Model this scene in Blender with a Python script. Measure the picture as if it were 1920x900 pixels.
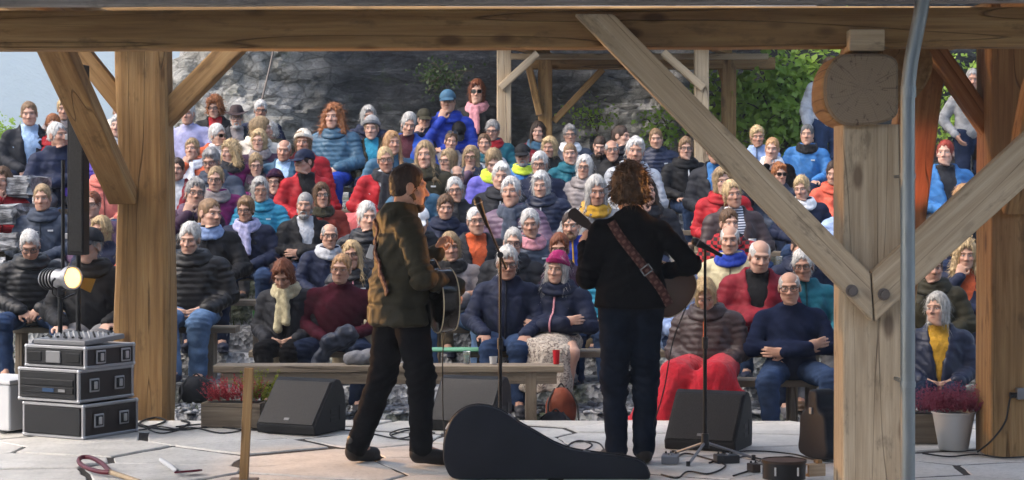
import bpy, bmesh, math, random
import numpy as np
from mathutils import Vector, Matrix, Euler
R = math.radians
rng = np.random.default_rng(7)
random.seed(7)
for o in list(bpy.data.objects): bpy.data.objects.remove(o)
SC = bpy.context.scene
COL = SC.collection

# ---------------------------------------------------------------- camera, sky, sun, exposure
FPX, HX, HY, EYE = 3730.0, 960.0, 372.0, 1.6          # focal length in photo pixels, principal column, horizon row, eye height
cam_d = bpy.data.cameras.new('camera'); cam = bpy.data.objects.new('camera', cam_d); COL.objects.link(cam)
cam.location = (0, 0, EYE); cam.rotation_euler = (R(90), 0, 0)
cam_d.sensor_fit = 'HORIZONTAL'; cam_d.sensor_width = 36.0; cam_d.lens = 36.0 * FPX / 1920.0
cam_d.shift_y = -(450.0 - HY) / 1920.0
cam_d.clip_start = 0.1; cam_d.clip_end = 6000
cam_d.dof.use_dof = True; cam_d.dof.focus_distance = 16.5; cam_d.dof.aperture_fstop = 9.0
SC.camera = cam
SC.render.resolution_x, SC.render.resolution_y = 1024, 480
SUN_EL, SUN_AZ = 50.0, 258.0      # azimuth clockwise from +Y: light arrives from behind-left of the stage
world = bpy.data.worlds.new('World'); SC.world = world; world.use_nodes = True
wn = world.node_tree
sky = wn.nodes.new('ShaderNodeTexSky'); sky.sky_type = 'NISHITA'; sky.sun_disc = False
sky.sun_elevation = R(SUN_EL); sky.sun_rotation = R(SUN_AZ)
sky.air_density = 1.0; sky.dust_density = 5.0; sky.ozone_density = 1.5
bg = wn.nodes['Background']; bg.inputs[1].default_value = 0.15
wn.links.new(sky.outputs[0], bg.inputs[0])
sun_d = bpy.data.lights.new('sun', 'SUN'); sun_d.energy = 0.8; sun_d.angle = R(55); sun_d.color = (1.0, 0.95, 0.88)
sun = bpy.data.objects.new('sun', sun_d); COL.objects.link(sun)
_sd = Vector((math.sin(R(SUN_AZ)) * math.cos(R(SUN_EL)), math.cos(R(SUN_AZ)) * math.cos(R(SUN_EL)), math.sin(R(SUN_EL))))
sun.rotation_euler = _sd.to_track_quat('Z', 'Y').to_euler()
SC.view_settings.view_transform = 'Standard'; SC.view_settings.look = 'None'
SC.view_settings.exposure = 1.98; SC.view_settings.gamma = 1.0
SC.render.engine = 'CYCLES'
SC.cycles.max_bounces = 6; SC.cycles.diffuse_bounces = 3; SC.cycles.glossy_bounces = 2
SC.cycles.transparent_max_bounces = 8; SC.cycles.volume_bounces = 1
SC.cycles.use_denoising = True; SC.cycles.caustics_reflective = False; SC.cycles.caustics_refractive = False
SC.cycles.sample_clamp_indirect = 4.0

def at(x, y, Y):
    """photo pixel + distance -> world point"""
    return Vector(((x - HX) * Y / FPX, Y, EYE - (y - HY) * Y / FPX))

# ---------------------------------------------------------------- ground levels (stage top = 0)
GY = [0, 13.9, 14.6, 15.1, 17.0, 18.2, 19.4, 20.8, 22.5, 24.0, 27.0, 40.0]
GZ = [-0.16, -0.16, -0.2, -0.2, 0.08, 0.33, 0.61, 0.93, 1.40, 1.62, 1.75, 1.9]
ROWS = [15.1, 16.0, 16.9, 17.8, 18.65, 19.5, 20.35, 21.2, 22.05, 22.9]
def gslope(Y): return float(np.interp(Y, GY, GZ))
ROWZ = [gslope(y) for y in ROWS]
def ground(Y):
    """stepped terrace height: row k's terrace runs from 0.62 in front of its seats to 0.28 behind them"""
    if Y < ROWS[0] - 0.6: return gslope(Y)
    k = 0
    for i, ry in enumerate(ROWS):
        if Y >= ry - 0.60: k = i
    if k == len(ROWS) - 1 and Y > ROWS[-1] + 0.3: return max(ROWZ[-1], gslope(Y))
    return ROWZ[k]

# ---------------------------------------------------------------- materials
MATS = {}
def newmat(name, base=(0.5, 0.5, 0.5), rough=0.7, metal=0.0, spec=0.3):
    m = bpy.data.materials.new(name); m.use_nodes = True
    b = m.node_tree.nodes['Principled BSDF']
    b.inputs['Base Color'].default_value = (*base, 1); b.inputs['Roughness'].default_value = rough
    b.inputs['Metallic'].default_value = metal; b.inputs['Specular IOR Level'].default_value = spec
    MATS[name] = m
    return m, m.node_tree, b
class NT:
    """small node-graph helper"""
    def __init__(s, nt): s.nt = nt
    def n(s, t, **k):
        nd = s.nt.nodes.new('ShaderNode' + t)
        for a, v in k.items(): setattr(nd, a, v)
        return nd
    def put(s, sock, v):
        if isinstance(v, bpy.types.NodeSocket): s.nt.links.new(v, sock)
        else:
            try: sock.default_value = v
            except Exception: sock.default_value = (*v, 1) if len(v) == 3 else v
    def math(s, op, a, b=0.0, c=0.0, clamp=False):
        nd = s.n('Math', operation=op, use_clamp=clamp)
        for i, v in enumerate((a, b, c)): s.put(nd.inputs[i], v)
        return nd.outputs[0]
    def vmath(s, op, a, b=(0, 0, 0)):
        nd = s.n('VectorMath', operation=op); s.put(nd.inputs[0], a); s.put(nd.inputs[1], b)
        return nd.outputs['Value'] if op in ('LENGTH', 'DISTANCE', 'DOT_PRODUCT') else nd.outputs[0]
    def mix(s, f, a, b, mode='MIX'):
        nd = s.n('Mix', data_type='RGBA', blend_type=mode)
        s.put(nd.inputs[0], f); s.put(nd.inputs[6], a); s.put(nd.inputs[7], b)
        return nd.outputs[2]
    def noise(s, vec, scale=5.0, detail=4.0, rough=0.55, dist=0.0, out=0):
        nd = s.n('TexNoise'); s.put(nd.inputs['Vector'], vec)
        nd.inputs['Scale'].default_value = scale; nd.inputs['Detail'].default_value = detail
        nd.inputs['Roughness'].default_value = rough; nd.inputs['Distortion'].default_value = dist
        return nd.outputs[out]
    def vor(s, vec, scale=5.0, feature='F1', out='Distance'):
        nd = s.n('TexVoronoi', feature=feature); s.put(nd.inputs['Vector'], vec); nd.inputs['Scale'].default_value = scale
        return nd.outputs[out]
    def ramp(s, f, stops, interp='LINEAR'):
        nd = s.n('ValToRGB'); s.put(nd.inputs[0], f); cr = nd.color_ramp; cr.interpolation = interp
        while len(cr.elements) < len(stops): cr.elements.new(0.5)
        for e, (p, c) in zip(cr.elements, stops): e.position = p; e.color = (*c, 1) if len(c) == 3 else c
        return nd.outputs[0]
    def rng(s, f, a, b, c=0.0, d=1.0, smooth=False):
        nd = s.n('MapRange', clamp=True, interpolation_type='SMOOTHSTEP' if smooth else 'LINEAR')
        s.put(nd.inputs[0], f)
        for i, v in enumerate((a, b, c, d)): s.put(nd.inputs[i + 1], v)
        return nd.outputs[0]
    def attr(s, name, typ='GEOMETRY', out='Vector'):
        nd = s.n('Attribute', attribute_type=typ); nd.attribute_name = name
        return nd.outputs[out]
    def obj(s): return s.n('TexCoord').outputs['Object']
    def ocol(s): return s.n('ObjectInfo').outputs['Color']
    def ornd(s): return s.n('ObjectInfo').outputs['Random']
    def scale(s, v, sc):
        nd = s.n('Mapping'); s.put(nd.inputs[0], v); nd.inputs['Scale'].default_value = sc
        return nd.outputs[0]
    def shiftrnd(s, v, k=37.0):
        c = s.n('CombineXYZ'); r = s.math('MULTIPLY', s.ornd(), k)
        for i in range(3): s.put(c.inputs[i], r)
        return s.vmath('ADD', v, c.outputs[0])
    def bump(s, b, h, strength=0.4, dist=0.01, prev=None):
        nd = s.n('Bump'); nd.inputs['Strength'].default_value = strength; nd.inputs['Distance'].default_value = dist
        s.put(nd.inputs['Height'], h)
        if prev is not None: s.put(nd.inputs['Normal'], prev)
        if b is not None: s.nt.links.new(nd.outputs[0], b.inputs['Normal'])
        return nd.outputs[0]

# ---------------------------------------------------------------- object helpers
def tag(o, label=None, cat=None, group=None, kind=None):
    if label: o['label'] = label
    if cat: o['category'] = cat
    if group: o['group'] = group
    if kind: o['kind'] = kind
    return o
def empty(name, loc=(0, 0, 0), rz=0.0, label=None, cat=None, group=None):
    o = bpy.data.objects.new(name, None); COL.objects.link(o); o.empty_display_size = 0.05
    o.location = loc; o.rotation_euler = (0, 0, rz)
    return tag(o, label, cat, group)
def meshobj(name, me, mat=None, parent=None, loc=None, rot=None, color=None, matrix=None):
    o = bpy.data.objects.new(name, me); COL.objects.link(o)
    if mat is not None:
        if not me.materials: me.materials.append(None)
        o.material_slots[0].link = 'OBJECT'; o.material_slots[0].material = MATS[mat] if isinstance(mat, str) else mat
    if parent is not None: o.parent = parent
    if matrix is not None: o.matrix_basis = matrix
    if loc is not None: o.location = loc
    if rot is not None: o.rotation_euler = rot
    if color is not None: o.color = (*color, 1)
    return o
def bm2me(bm, name, smooth=False):
    me = bpy.data.meshes.new(name); bm.normal_update(); bm.to_mesh(me); bm.free()
    if smooth: me.shade_smooth()
    return me
def np2me(V, F, name, smooth=True, attrs=None):
    me = bpy.data.meshes.new(name)
    V = np.asarray(V, np.float32); F = np.asarray(F, np.int32); nf, k = F.shape
    me.vertices.add(len(V)); me.vertices.foreach_set('co', V.ravel())
    me.loops.add(nf * k); me.loops.foreach_set('vertex_index', F.ravel())
    me.polygons.add(nf); me.polygons.foreach_set('loop_start', np.arange(0, nf * k, k, dtype=np.int32))
    me.polygons.foreach_set('loop_total', np.full(nf, k, np.int32))
    me.update(calc_edges=True)
    if smooth: me.polygons.foreach_set('use_smooth', np.ones(nf, bool))
    for a, arr in (attrs or {}).items():
        arr = np.asarray(arr, np.float32)
        if arr.ndim == 2:
            at_ = me.attributes.new(a, 'FLOAT_VECTOR', 'POINT'); at_.data.foreach_set('vector', arr.ravel())
        else:
            at_ = me.attributes.new(a, 'FLOAT', 'POINT'); at_.data.foreach_set('value', arr)
    return me
def b_box(bm, size, mat=None, bevel=0.0, seg=1):
    ret = bmesh.ops.create_cube(bm, size=1.0)
    vs = ret['verts']
    bmesh.ops.scale(bm, vec=size, verts=vs)
    if bevel > 0:
        es = list({e for v in vs for e in v.link_edges})
        r2 = bmesh.ops.bevel(bm, geom=es, offset=bevel, segments=seg, affect='EDGES', profile=0.6)
        vs = list({v for f in r2['faces'] for v in f.verts} | {v for v in vs if v.is_valid})
    if mat is not None: bmesh.ops.transform(bm, matrix=mat, verts=vs)
    return vs
def b_cyl(bm, r1, r2, depth, mat=None, seg=16, caps=True):
    ret = bmesh.ops.create_cone(bm, cap_ends=caps, segments=seg, radius1=r1, radius2=r2, depth=depth)
    if mat is not None: bmesh.ops.transform(bm, matrix=mat, verts=ret['verts'])
    return ret['verts']
def frame_from(p0, p1, up=(0, 0, 1)):
    """matrix whose X runs p0->p1, centred between them"""
    p0, p1 = Vector(p0), Vector(p1); x = (p1 - p0).normalized(); u = Vector(up)
    if abs(x.dot(u)) > 0.98: u = Vector((0, 1, 0))
    y = u.cross(x).normalized(); z = x.cross(y)
    m = Matrix((x, y, z)).transposed().to_4x4(); m.translation = (p0 + p1) / 2
    return m
def tube_me(pts, rad, name, seg=8, closed=False):
    """tube along points; rad scalar or list"""
    P = np.array([tuple(p) for p in pts], float); n = len(P)
    rad = np.full(n, rad) if np.isscalar(rad) else np.asarray(rad, float)
    T = np.gradient(P, axis=0); T /= np.linalg.norm(T, axis=1)[:, None] + 1e-12
    u = np.array([0, 0, 1.0]) if abs(T[0][2]) < 0.9 else np.array([1.0, 0, 0])
    V = []
    for i in range(n):
        a = np.cross(T[i], u); a /= np.linalg.norm(a) + 1e-12; b = np.cross(T[i], a); u = np.cross(a, T[i]) if False else u
        for k in range(seg):
            t = 2 * math.pi * k / seg
            V.append(P[i] + rad[i] * (math.cos(t) * a + math.sin(t) * b))
    F = []
    m = n if closed else n - 1
    for i in range(m):
        for k in range(seg):
            F.append((i * seg + k, i * seg + (k + 1) % seg, ((i + 1) % n) * seg + (k + 1) % seg, ((i + 1) % n) * seg + k))
    me = np2me(V, F, name)
    return me
def smooth_path(pts, n=8):
    """Catmull-Rom through points"""
    P = [Vector(p) for p in pts]; P = [2 * P[0] - P[1]] + P + [2 * P[-1] - P[-2]]; out = []
    for i in range(1, len(P) - 2):
        for k in range(n):
            t = k / n; a, b, c, d = P[i - 1], P[i], P[i + 1], P[i + 2]
            out.append(0.5 * ((2 * b) + (c - a) * t + (2 * a - 5 * b + 4 * c - d) * t * t + (3 * b - a - 3 * c + d) * t ** 3))
    out.append(P[-2]); return out
def catmull_closed(pts, n=6):
    P = [np.array(p, float) for p in pts]; m = len(P); out = []
    for i in range(m):
        a, b, c, d = P[i - 1], P[i], P[(i + 1) % m], P[(i + 2) % m]
        for k in range(n):
            t = k / n
            out.append(0.5 * ((2 * b) + (c - a) * t + (2 * a - 5 * b + 4 * c - d) * t * t + (3 * b - a - 3 * c + d) * t ** 3))
    return out
def prism_me(poly, depth, name, bevel=0.0, seg=2, axis='Y', smooth=False):
    """extrude a 2-D outline (x,z) by depth along Y (centred)"""
    bm = bmesh.new()
    vs = [bm.verts.new((p[0], -depth / 2, p[1])) for p in poly]
    f = bm.faces.new(vs); r = bmesh.ops.extrude_face_region(bm, geom=[f])
    bmesh.ops.translate(bm, vec=(0, depth, 0), verts=[v for v in r['geom'] if isinstance(v, bmesh.types.BMVert)])
    bmesh.ops.recalc_face_normals(bm, faces=bm.faces)
    if bevel > 0:
        es = [e for e in bm.edges if len(e.link_faces) == 2 and e.calc_face_angle() > 0.6]
        bmesh.ops.bevel(bm, geom=es, offset=bevel, segments=seg, affect='EDGES', profile=0.5, clamp_overlap=True)
    me = bm2me(bm, name)
    if smooth:
        me.shade_smooth()
        try: me.set_sharp_from_angle(angle=R(40))
        except Exception: pass
    return me

# cheap smooth 3-D noise for displacement (sum of random plane waves)
_W = rng.normal(size=(3, 14, 3)); _PH = rng.uniform(0, 6.28, size=(3, 14))
def wnoise(P, scale, band=0):
    P = np.asarray(P, float) * scale
    return np.sin(P @ _W[band].T + _PH[band]).mean(axis=1) * 1.9

# ---------------------------------------------------------------- implicit surfaces -> meshes
def grid(lo, hi, h):
    xs = [np.arange(lo[i] - 2 * h, hi[i] + 2 * h, h, dtype=np.float32) for i in range(3)]
    return xs, np.meshgrid(*xs, indexing='ij', sparse=True)
def smin(a, b, k):
    if k <= 0: return np.minimum(a, b)
    h = np.maximum(k - np.abs(a - b), 0) / k
    return np.minimum(a, b) - h * h * k * 0.25
def smax(a, b, k): return -smin(-a, -b, k)
def cone(G, a, b, ra, rb, sq=(1, 1, 1)):
    X, Y, Z = G
    bx, by, bz = b[0] - a[0], b[1] - a[1], b[2] - a[2]
    L = bx * bx + by * by + bz * bz + 1e-9
    px, py, pz = X - a[0], Y - a[1], Z - a[2]
    h = np.clip((px * bx + py * by + pz * bz) / L, 0, 1)
    d = np.sqrt(((px - h * bx) * sq[0]) ** 2 + ((py - h * by) * sq[1]) ** 2 + ((pz - h * bz) * sq[2]) ** 2)
    return d - (ra + (rb - ra) * h)
def ell(G, c, r):
    X, Y, Z = G
    x, y, z = (X - c[0]) / r[0], (Y - c[1]) / r[1], (Z - c[2]) / r[2]
    k0 = np.sqrt(x * x + y * y + z * z) + 1e-6
    k1 = np.sqrt((x / r[0]) ** 2 + (y / r[1]) ** 2 + (z / r[2]) ** 2) + 1e-6
    return k0 * (k0 - 1) / k1
def nets(F, xs):
    """naive surface nets on a rectilinear grid -> verts, quads"""
    I = F < 0
    nx, ny, nz = F.shape
    S = np.zeros((nx - 1, ny - 1, nz - 1), np.int8)
    for i in (0, 1):
        for j in (0, 1):
            for k in (0, 1): S += I[i:nx - 1 + i, j:ny - 1 + j, k:nz - 1 + k]
    act = (S > 0) & (S < 8)
    ci, cj, ck = np.nonzero(act); n = len(ci)
    idx = -np.ones(act.shape, np.int32); idx[ci, cj, ck] = np.arange(n)
    acc = np.zeros((n, 3), np.float32); cnt = np.zeros(n, np.float32)
    cr = [(i, j, k) for i in (0, 1) for j in (0, 1) for k in (0, 1)]
    for a in cr:
        for ax in range(3):
            if a[ax]: continue
            b = list(a); b[ax] = 1
            f0 = F[ci + a[0], cj + a[1], ck + a[2]]; f1 = F[ci + b[0], cj + b[1], ck + b[2]]
            m = (f0 < 0) != (f1 < 0)
            t = np.where(m, f0 / np.where(m, f0 - f1, 1), 0)
            p = np.empty((n, 3), np.float32); p[:, 0] = a[0]; p[:, 1] = a[1]; p[:, 2] = a[2]; p[:, ax] += t
            acc += p * m[:, None]; cnt += m
    v = acc / cnt[:, None] + np.stack([ci, cj, ck], 1)
    V = np.stack([np.interp(v[:, i], np.arange(len(xs[i])), xs[i]) for i in range(3)], 1)
    Q = []
    for ax in range(3):
        A = I[:-1] if ax == 0 else (I[:, :-1] if ax == 1 else I[:, :, :-1])
        B = I[1:] if ax == 0 else (I[:, 1:] if ax == 1 else I[:, :, 1:])
        for flip, M in ((False, A & ~B), (True, ~A & B)):
            i, j, k = np.nonzero(M)
            u, w = [(1, 2), (2, 0), (0, 1)][ax]
            c = [i, j, k]
            ok = (c[u] > 0) & (c[w] > 0) & (c[u] < F.shape[u] - 1) & (c[w] < F.shape[w] - 1)
            c = [q[ok] for q in c]
            def cell(du, dw):
                d = [q.copy() for q in c]; d[u] = d[u] - du; d[w] = d[w] - dw
                return idx[d[0], d[1], d[2]]
            q = np.stack([cell(1, 1), cell(0, 1), cell(0, 0), cell(1, 0)], 1)
            Q.append(q[:, ::-1] if flip else q)
    return V, np.concatenate(Q)
def vnormals(V, F):
    a = V[F[:, 2]] - V[F[:, 0]]; b = V[F[:, 3]] - V[F[:, 1]]
    n = np.cross(a, b); N = np.zeros_like(V)
    for i in range(4): np.add.at(N, F[:, i], n)
    return N / (np.linalg.norm(N, axis=1)[:, None] + 1e-9)
# ================================================================ PEOPLE
# ---- materials: colour comes from each object's own colour
def mk_people_mats():
    m, nt, b = newmat('skin', rough=0.55, spec=0.35); N = NT(nt)
    hp = N.attr('hp'); sp = N.n('SeparateXYZ'); N.put(sp.inputs[0], hp); x, y, z = sp.outputs
    ax = N.math('ABSOLUTE', x)
    zm = N.math('ADD', z, N.math('MULTIPLY', N.math('MULTIPLY', x, x), N.rng(N.ornd(), 0, 1, -1.0, 10.0)))
    def blob(cx, cz, rx, rz, soft=0.35, front=True, xx=None, zz=None):
        dx = N.math('DIVIDE', N.math('SUBTRACT', ax if xx is None else xx, cx), rx); dz = N.math('DIVIDE', N.math('SUBTRACT', z if zz is None else zz, cz), rz)
        d = N.math('SQRT', N.math('ADD', N.math('MULTIPLY', dx, dx), N.math('MULTIPLY', dz, dz)))
        v = N.rng(d, 1.0 - soft, 1.0 + soft, 1.0, 0.0)
        if front: v = N.math('MULTIPLY', v, N.rng(y, -0.05, -0.06))
        return v
    oc = N.ocol()
    col = N.mix(N.rng(N.noise(N.shiftrnd(hp), 28, 3), 0.35, 0.7, 0, 0.22), oc, N.mix(1.0, oc, (0.93, 0.66, 0.58, 1), 'MULTIPLY'))
    col = N.mix(N.math('MULTIPLY', blob(0.046, -0.028, 0.026, 0.024, 0.8), 0.26), col, N.mix(1.0, oc, (1.0, 0.55, 0.48, 1), 'MULTIPLY'))
    col = N.mix(N.math('MULTIPLY', blob(0.0, -0.024, 0.017, 0.016, 0.8), 0.25), col, N.mix(1.0, oc, (1.0, 0.55, 0.48, 1), 'MULTIPLY'))
    col = N.mix(N.math('MULTIPLY', blob(0.0, -0.0655, 0.021, 0.0080, 0.5, zz=zm), 0.45), col, N.mix(1.0, oc, (0.75, 0.32, 0.30, 1), 'MULTIPLY'))
    col = N.mix(N.math('MULTIPLY', blob(0.0, -0.0655, 0.020, 0.0016, 0.7, zz=zm), 0.6), col, (0.07, 0.02, 0.018, 1))
    col = N.mix(N.math('MULTIPLY', blob(0.034, 0.0305, 0.021, 0.0048, 0.5), 0.62), col, (0.10, 0.06, 0.035, 1))
    col = N.mix(N.math('MULTIPLY', blob(0.031, 0.0085, 0.0165, 0.0085, 0.4), 0.75), col, N.mix(1.0, oc, (0.55, 0.38, 0.34, 1), 'MULTIPLY'))
    col = N.mix(blob(0.031, 0.0075, 0.0118, 0.0048, 0.25), col, (0.52, 0.48, 0.45, 1))
    col = N.mix(blob(0.031, 0.008, 0.0056, 0.0058, 0.25), col, (0.03, 0.025, 0.025, 1))
    col = N.mix(N.math('MULTIPLY', blob(0.031, 0.0128, 0.0145, 0.0022, 0.5), 0.8), col, (0.05, 0.03, 0.025, 1))
    col = N.mix(N.math('MULTIPLY', blob(0.008, -0.0385, 0.0045, 0.003, 0.5), 0.7), col, (0.09, 0.03, 0.025, 1))
    N.put(b.inputs['Base Color'], col)
    b.inputs['Subsurface Weight'].default_value = 0.0
    N.bump(b, N.noise(hp, 160, 3), 0.25, 0.002)
    # hair
    m, nt, b = newmat('hair', rough=0.55, spec=0.25); N = NT(nt)
    hp = N.attr('hp'); st = N.noise(N.scale(N.shiftrnd(hp), (85, 85, 11)), 1.0, 4, 0.7)
    st2 = N.noise(N.shiftrnd(hp), 22, 3)
    f = N.math('MULTIPLY', N.rng(st, 0.32, 0.68, 0.48, 1.25), N.rng(st2, 0.3, 0.7, 0.68, 1.22))
    sc = N.n('VectorMath', operation='SCALE'); N.put(sc.inputs[0], N.ocol()); N.put(sc.inputs['Scale'], f)
    N.put(b.inputs['Base Color'], sc.outputs[0]); N.bump(b, st, 0.7, 0.004)
    # cloth kinds
    def cloth(name, rough, spec, sheen, wr=0.5, weave=420, weave_s=0.15, var=0.25, wscale=9.0):
        m, nt, b = newmat(name, rough=rough, spec=spec); N = NT(nt)
        cp = N.shiftrnd(N.attr('cp'))
        big = N.noise(cp, wscale, 3, 0.5, 0.8); fine = N.noise(cp, weave, 2)
        sc = N.n('VectorMath', operation='SCALE'); N.put(sc.inputs[0], N.ocol())
        N.put(sc.inputs['Scale'], N.math('MULTIPLY', N.rng(big, 0.3, 0.7, 1 - var, 1 + var), N.rng(fine, 0.3, 0.7, 0.85, 1.15)))
        N.put(b.inputs['Base Color'], sc.outputs[0])
        b.inputs['Sheen Weight'].default_value = sheen; b.inputs['Sheen Roughness'].default_value = 0.6
        p = N.bump(None, N.noise(N.scale(cp, (1, 1, 0.55)), wscale * 1.1, 2.5, 0.45, 0.35), wr * 0.75, 0.03)
        N.bump(b, fine, weave_s, 0.002, p)
    cloth('shell_fabric', 0.65, 0.14, 0.0, wr=1.0)
    cloth('puffer_nylon', 0.48, 0.25, 0.0, wr=0.35, wscale=14)
    cloth('knit', 0.95, 0.04, 0.0, wr=0.7, weave=200, weave_s=0.5)
    cloth('denim', 0.95, 0.05, 0.0, wr=0.6, weave=300, weave_s=0.4, var=0.35)
    cloth('scarf_cloth', 0.9, 0.12, 0.08, wr=0.8, weave=260, weave_s=0.4, var=0.2, wscale=20)
    m, nt, b = newmat('patterned_cloth', rough=0.85, spec=0.2); N = NT(nt)
    cp = N.attr('cp'); v = N.noise(cp, 24, 4, 0.6, 2.5)
    N.put(b.inputs['Base Color'], N.ramp(v, [(0.40, (0.13, 0.10, 0.085)), (0.47, (0.32, 0.27, 0.22)), (0.55, (0.40, 0.35, 0.29))]))
    N.bump(b, N.noise(N.scale(cp, (1, 1, 0.4)), 16, 3, 0.5, 1.5), 0.7, 0.03)
    m, nt, b = newmat('plaid_cloth', rough=0.85, spec=0.2); N = NT(nt)
    cp = N.attr('cp'); s_ = N.n('SeparateXYZ'); N.put(s_.inputs[0], cp)
    st = N.math('MULTIPLY', N.math('SINE', N.math('MULTIPLY', s_.outputs[0], 90)), N.math('SINE', N.math('MULTIPLY', s_.outputs[2], 90)))
    N.put(b.inputs['Base Color'], N.mix(N.rng(st, -0.1, 0.1), N.ocol(), (0.02, 0.015, 0.015, 1)))
    m, nt, b = newmat('striped_cloth', rough=0.85, spec=0.2); N = NT(nt)
    s_ = N.n('SeparateXYZ'); N.put(s_.inputs[0], N.attr('cp'))
    N.put(b.inputs['Base Color'], N.mix(N.rng(N.math('SINE', N.math('MULTIPLY', s_.outputs[2], 260)), -0.2, 0.2), (0.6, 0.6, 0.62, 1), (0.02, 0.025, 0.06, 1)))
    m, nt, b = newmat('leather', rough=0.5, spec=0.2); N = NT(nt)
    N.put(b.inputs['Base Color'], N.ocol()); N.bump(b, N.noise(N.obj(), 60, 4), 0.3, 0.004)
    m, nt, b = newmat('spectacle_frame', rough=0.35, spec=0.5); N = NT(nt); N.put(b.inputs['Base Color'], N.ocol())
    m = bpy.data.materials.new('lens'); m.use_nodes = True; nt = m.node_tree; N = NT(nt); MATS['lens'] = m
    for n_ in list(nt.nodes): nt.nodes.remove(n_)
    out = N.n('OutputMaterial'); tr = N.n('BsdfTransparent'); gl = N.n('BsdfGlossy'); gl.inputs['Roughness'].default_value = 0.05
    N.put(tr.inputs[0], N.ocol()); mx = N.n('MixShader'); mx.inputs[0].default_value = 0.06
    nt.links.new(tr.outputs[0], mx.inputs[1]); nt.links.new(gl.outputs[0], mx.inputs[2]); nt.links.new(mx.outputs[0], out.inputs[0])
mk_people_mats()

# ---- heads (head-local: centre between eyes and ears, -Y is the face, metres)
def head_mesh(kind, var=0, h=0.0062):
    rv = np.random.default_rng(50 + var * 7 + ord(kind)); u = lambda a: rv.uniform(-a, a)
    jw = {'m': 1.04, 'f': 0.93, 'o': 1.0}[kind] + u(0.07); br = {'m': 1.0, 'f': 0.8, 'o': 0.95}[kind] + u(0.2); ns = {'m': 1.1, 'f': 0.9, 'o': 1.1}[kind] + u(0.16); chk = u(0.005); chn = u(0.008); lip = u(0.0012)
    xs, G = grid((-0.105, -0.14, -0.20), (0.105, 0.12, 0.13), h)
    d = ell(G, (0, 0.018, 0.034), (0.074, 0.093, 0.086))
    d = smin(d, ell(G, (0, -0.022, -0.040), (0.060 * jw, 0.069, 0.080)), 0.03)
    for s in (-1, 1):
        d = smin(d, cone(G, (s * 0.052 * jw, 0.0, -0.055), (s * 0.022 * jw, -0.062, -0.098), 0.018, 0.020), 0.025)
        d = smin(d, ell(G, (s * 0.040, -0.056, -0.022 + chk), (0.026 + chk, 0.028, 0.024 + chk)), 0.02)
    d = smin(d, ell(G, (0, -0.072 - chn * 0.6, -0.102 - chn), (0.024, 0.020, 0.018)), 0.02)
    for s in (-1, 1):
        d = smin(d, cone(G, (s * 0.012, -0.081, 0.032), (s * 0.046, -0.066, 0.031), 0.013 * br, 0.011), 0.014)
    for s in (-1, 1):
        d = smax(d, -ell(G, (s * 0.031, -0.100, 0.008), (0.021, 0.022, 0.014)), 0.016)
        d = smin(d, ell(G, (s * 0.031, -0.068, 0.008), (0.0135, 0.0150, 0.0125)), 0.004)
    d = smin(d, cone(G, (0, -0.080, 0.016), (0, -0.108 * (0.96 + 0.04 * ns), -0.026), 0.008, 0.0125 * ns), 0.012)
    for s in (-1, 1): d = smin(d, ell(G, (s * 0.0125 * ns, -0.092, -0.030), (0.010, 0.012, 0.009)), 0.008)
    for z0, r0, y0 in ((-0.058, 0.0058 + lip, -0.0865), (-0.072, 0.0072 + lip, -0.085)):
        d = smin(d, cone(G, (-0.013, y0 + 0.004, z0), (0.013, y0 + 0.004, z0), r0, r0), 0.010)
        d = smin(d, ell(G, (0, y0, z0), (0.010, 0.006, 0.006)), 0.010)
    for s in (-1, 1): d = smin(d, ell(G, (s * 0.030, -0.060, -0.070), (0.022, 0.020, 0.022)), 0.02)
    d = smax(d, -cone(G, (-0.017, -0.096, -0.0655), (0.017, -0.096, -0.0655), 0.0025, 0.0025), 0.006)
    for s in (-1, 1):
        e = ell(G, (s * 0.078, 0.012, -0.004), (0.011, 0.024, 0.034))
        e = smax(e, -ell(G, (s * 0.090, 0.006, -0.002), (0.010, 0.014, 0.022)), 0.006)
        d = smin(d, e, 0.008)
    d = smin(d, cone(G, (0, 0.024, -0.05), (0, 0.032, -0.19), 0.050 * jw, 0.056 * jw), 0.03)
    V, F = nets(d, xs)
    keep = (V[F].mean(axis=1)[:, 2] > -0.185)
    return V, F[keep]
HEADS = {(k, v, f): head_mesh(k, v, 0.0062 if f else 0.0086) for k in 'mfo' for v in range(4) for f in (0, 1)}
HC = np.array([0.0, -0.035, 1.165])        # head centre above the seated person's ground
PIV = np.array([0.0, -0.005, 1.075])       # where the head turns

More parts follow.
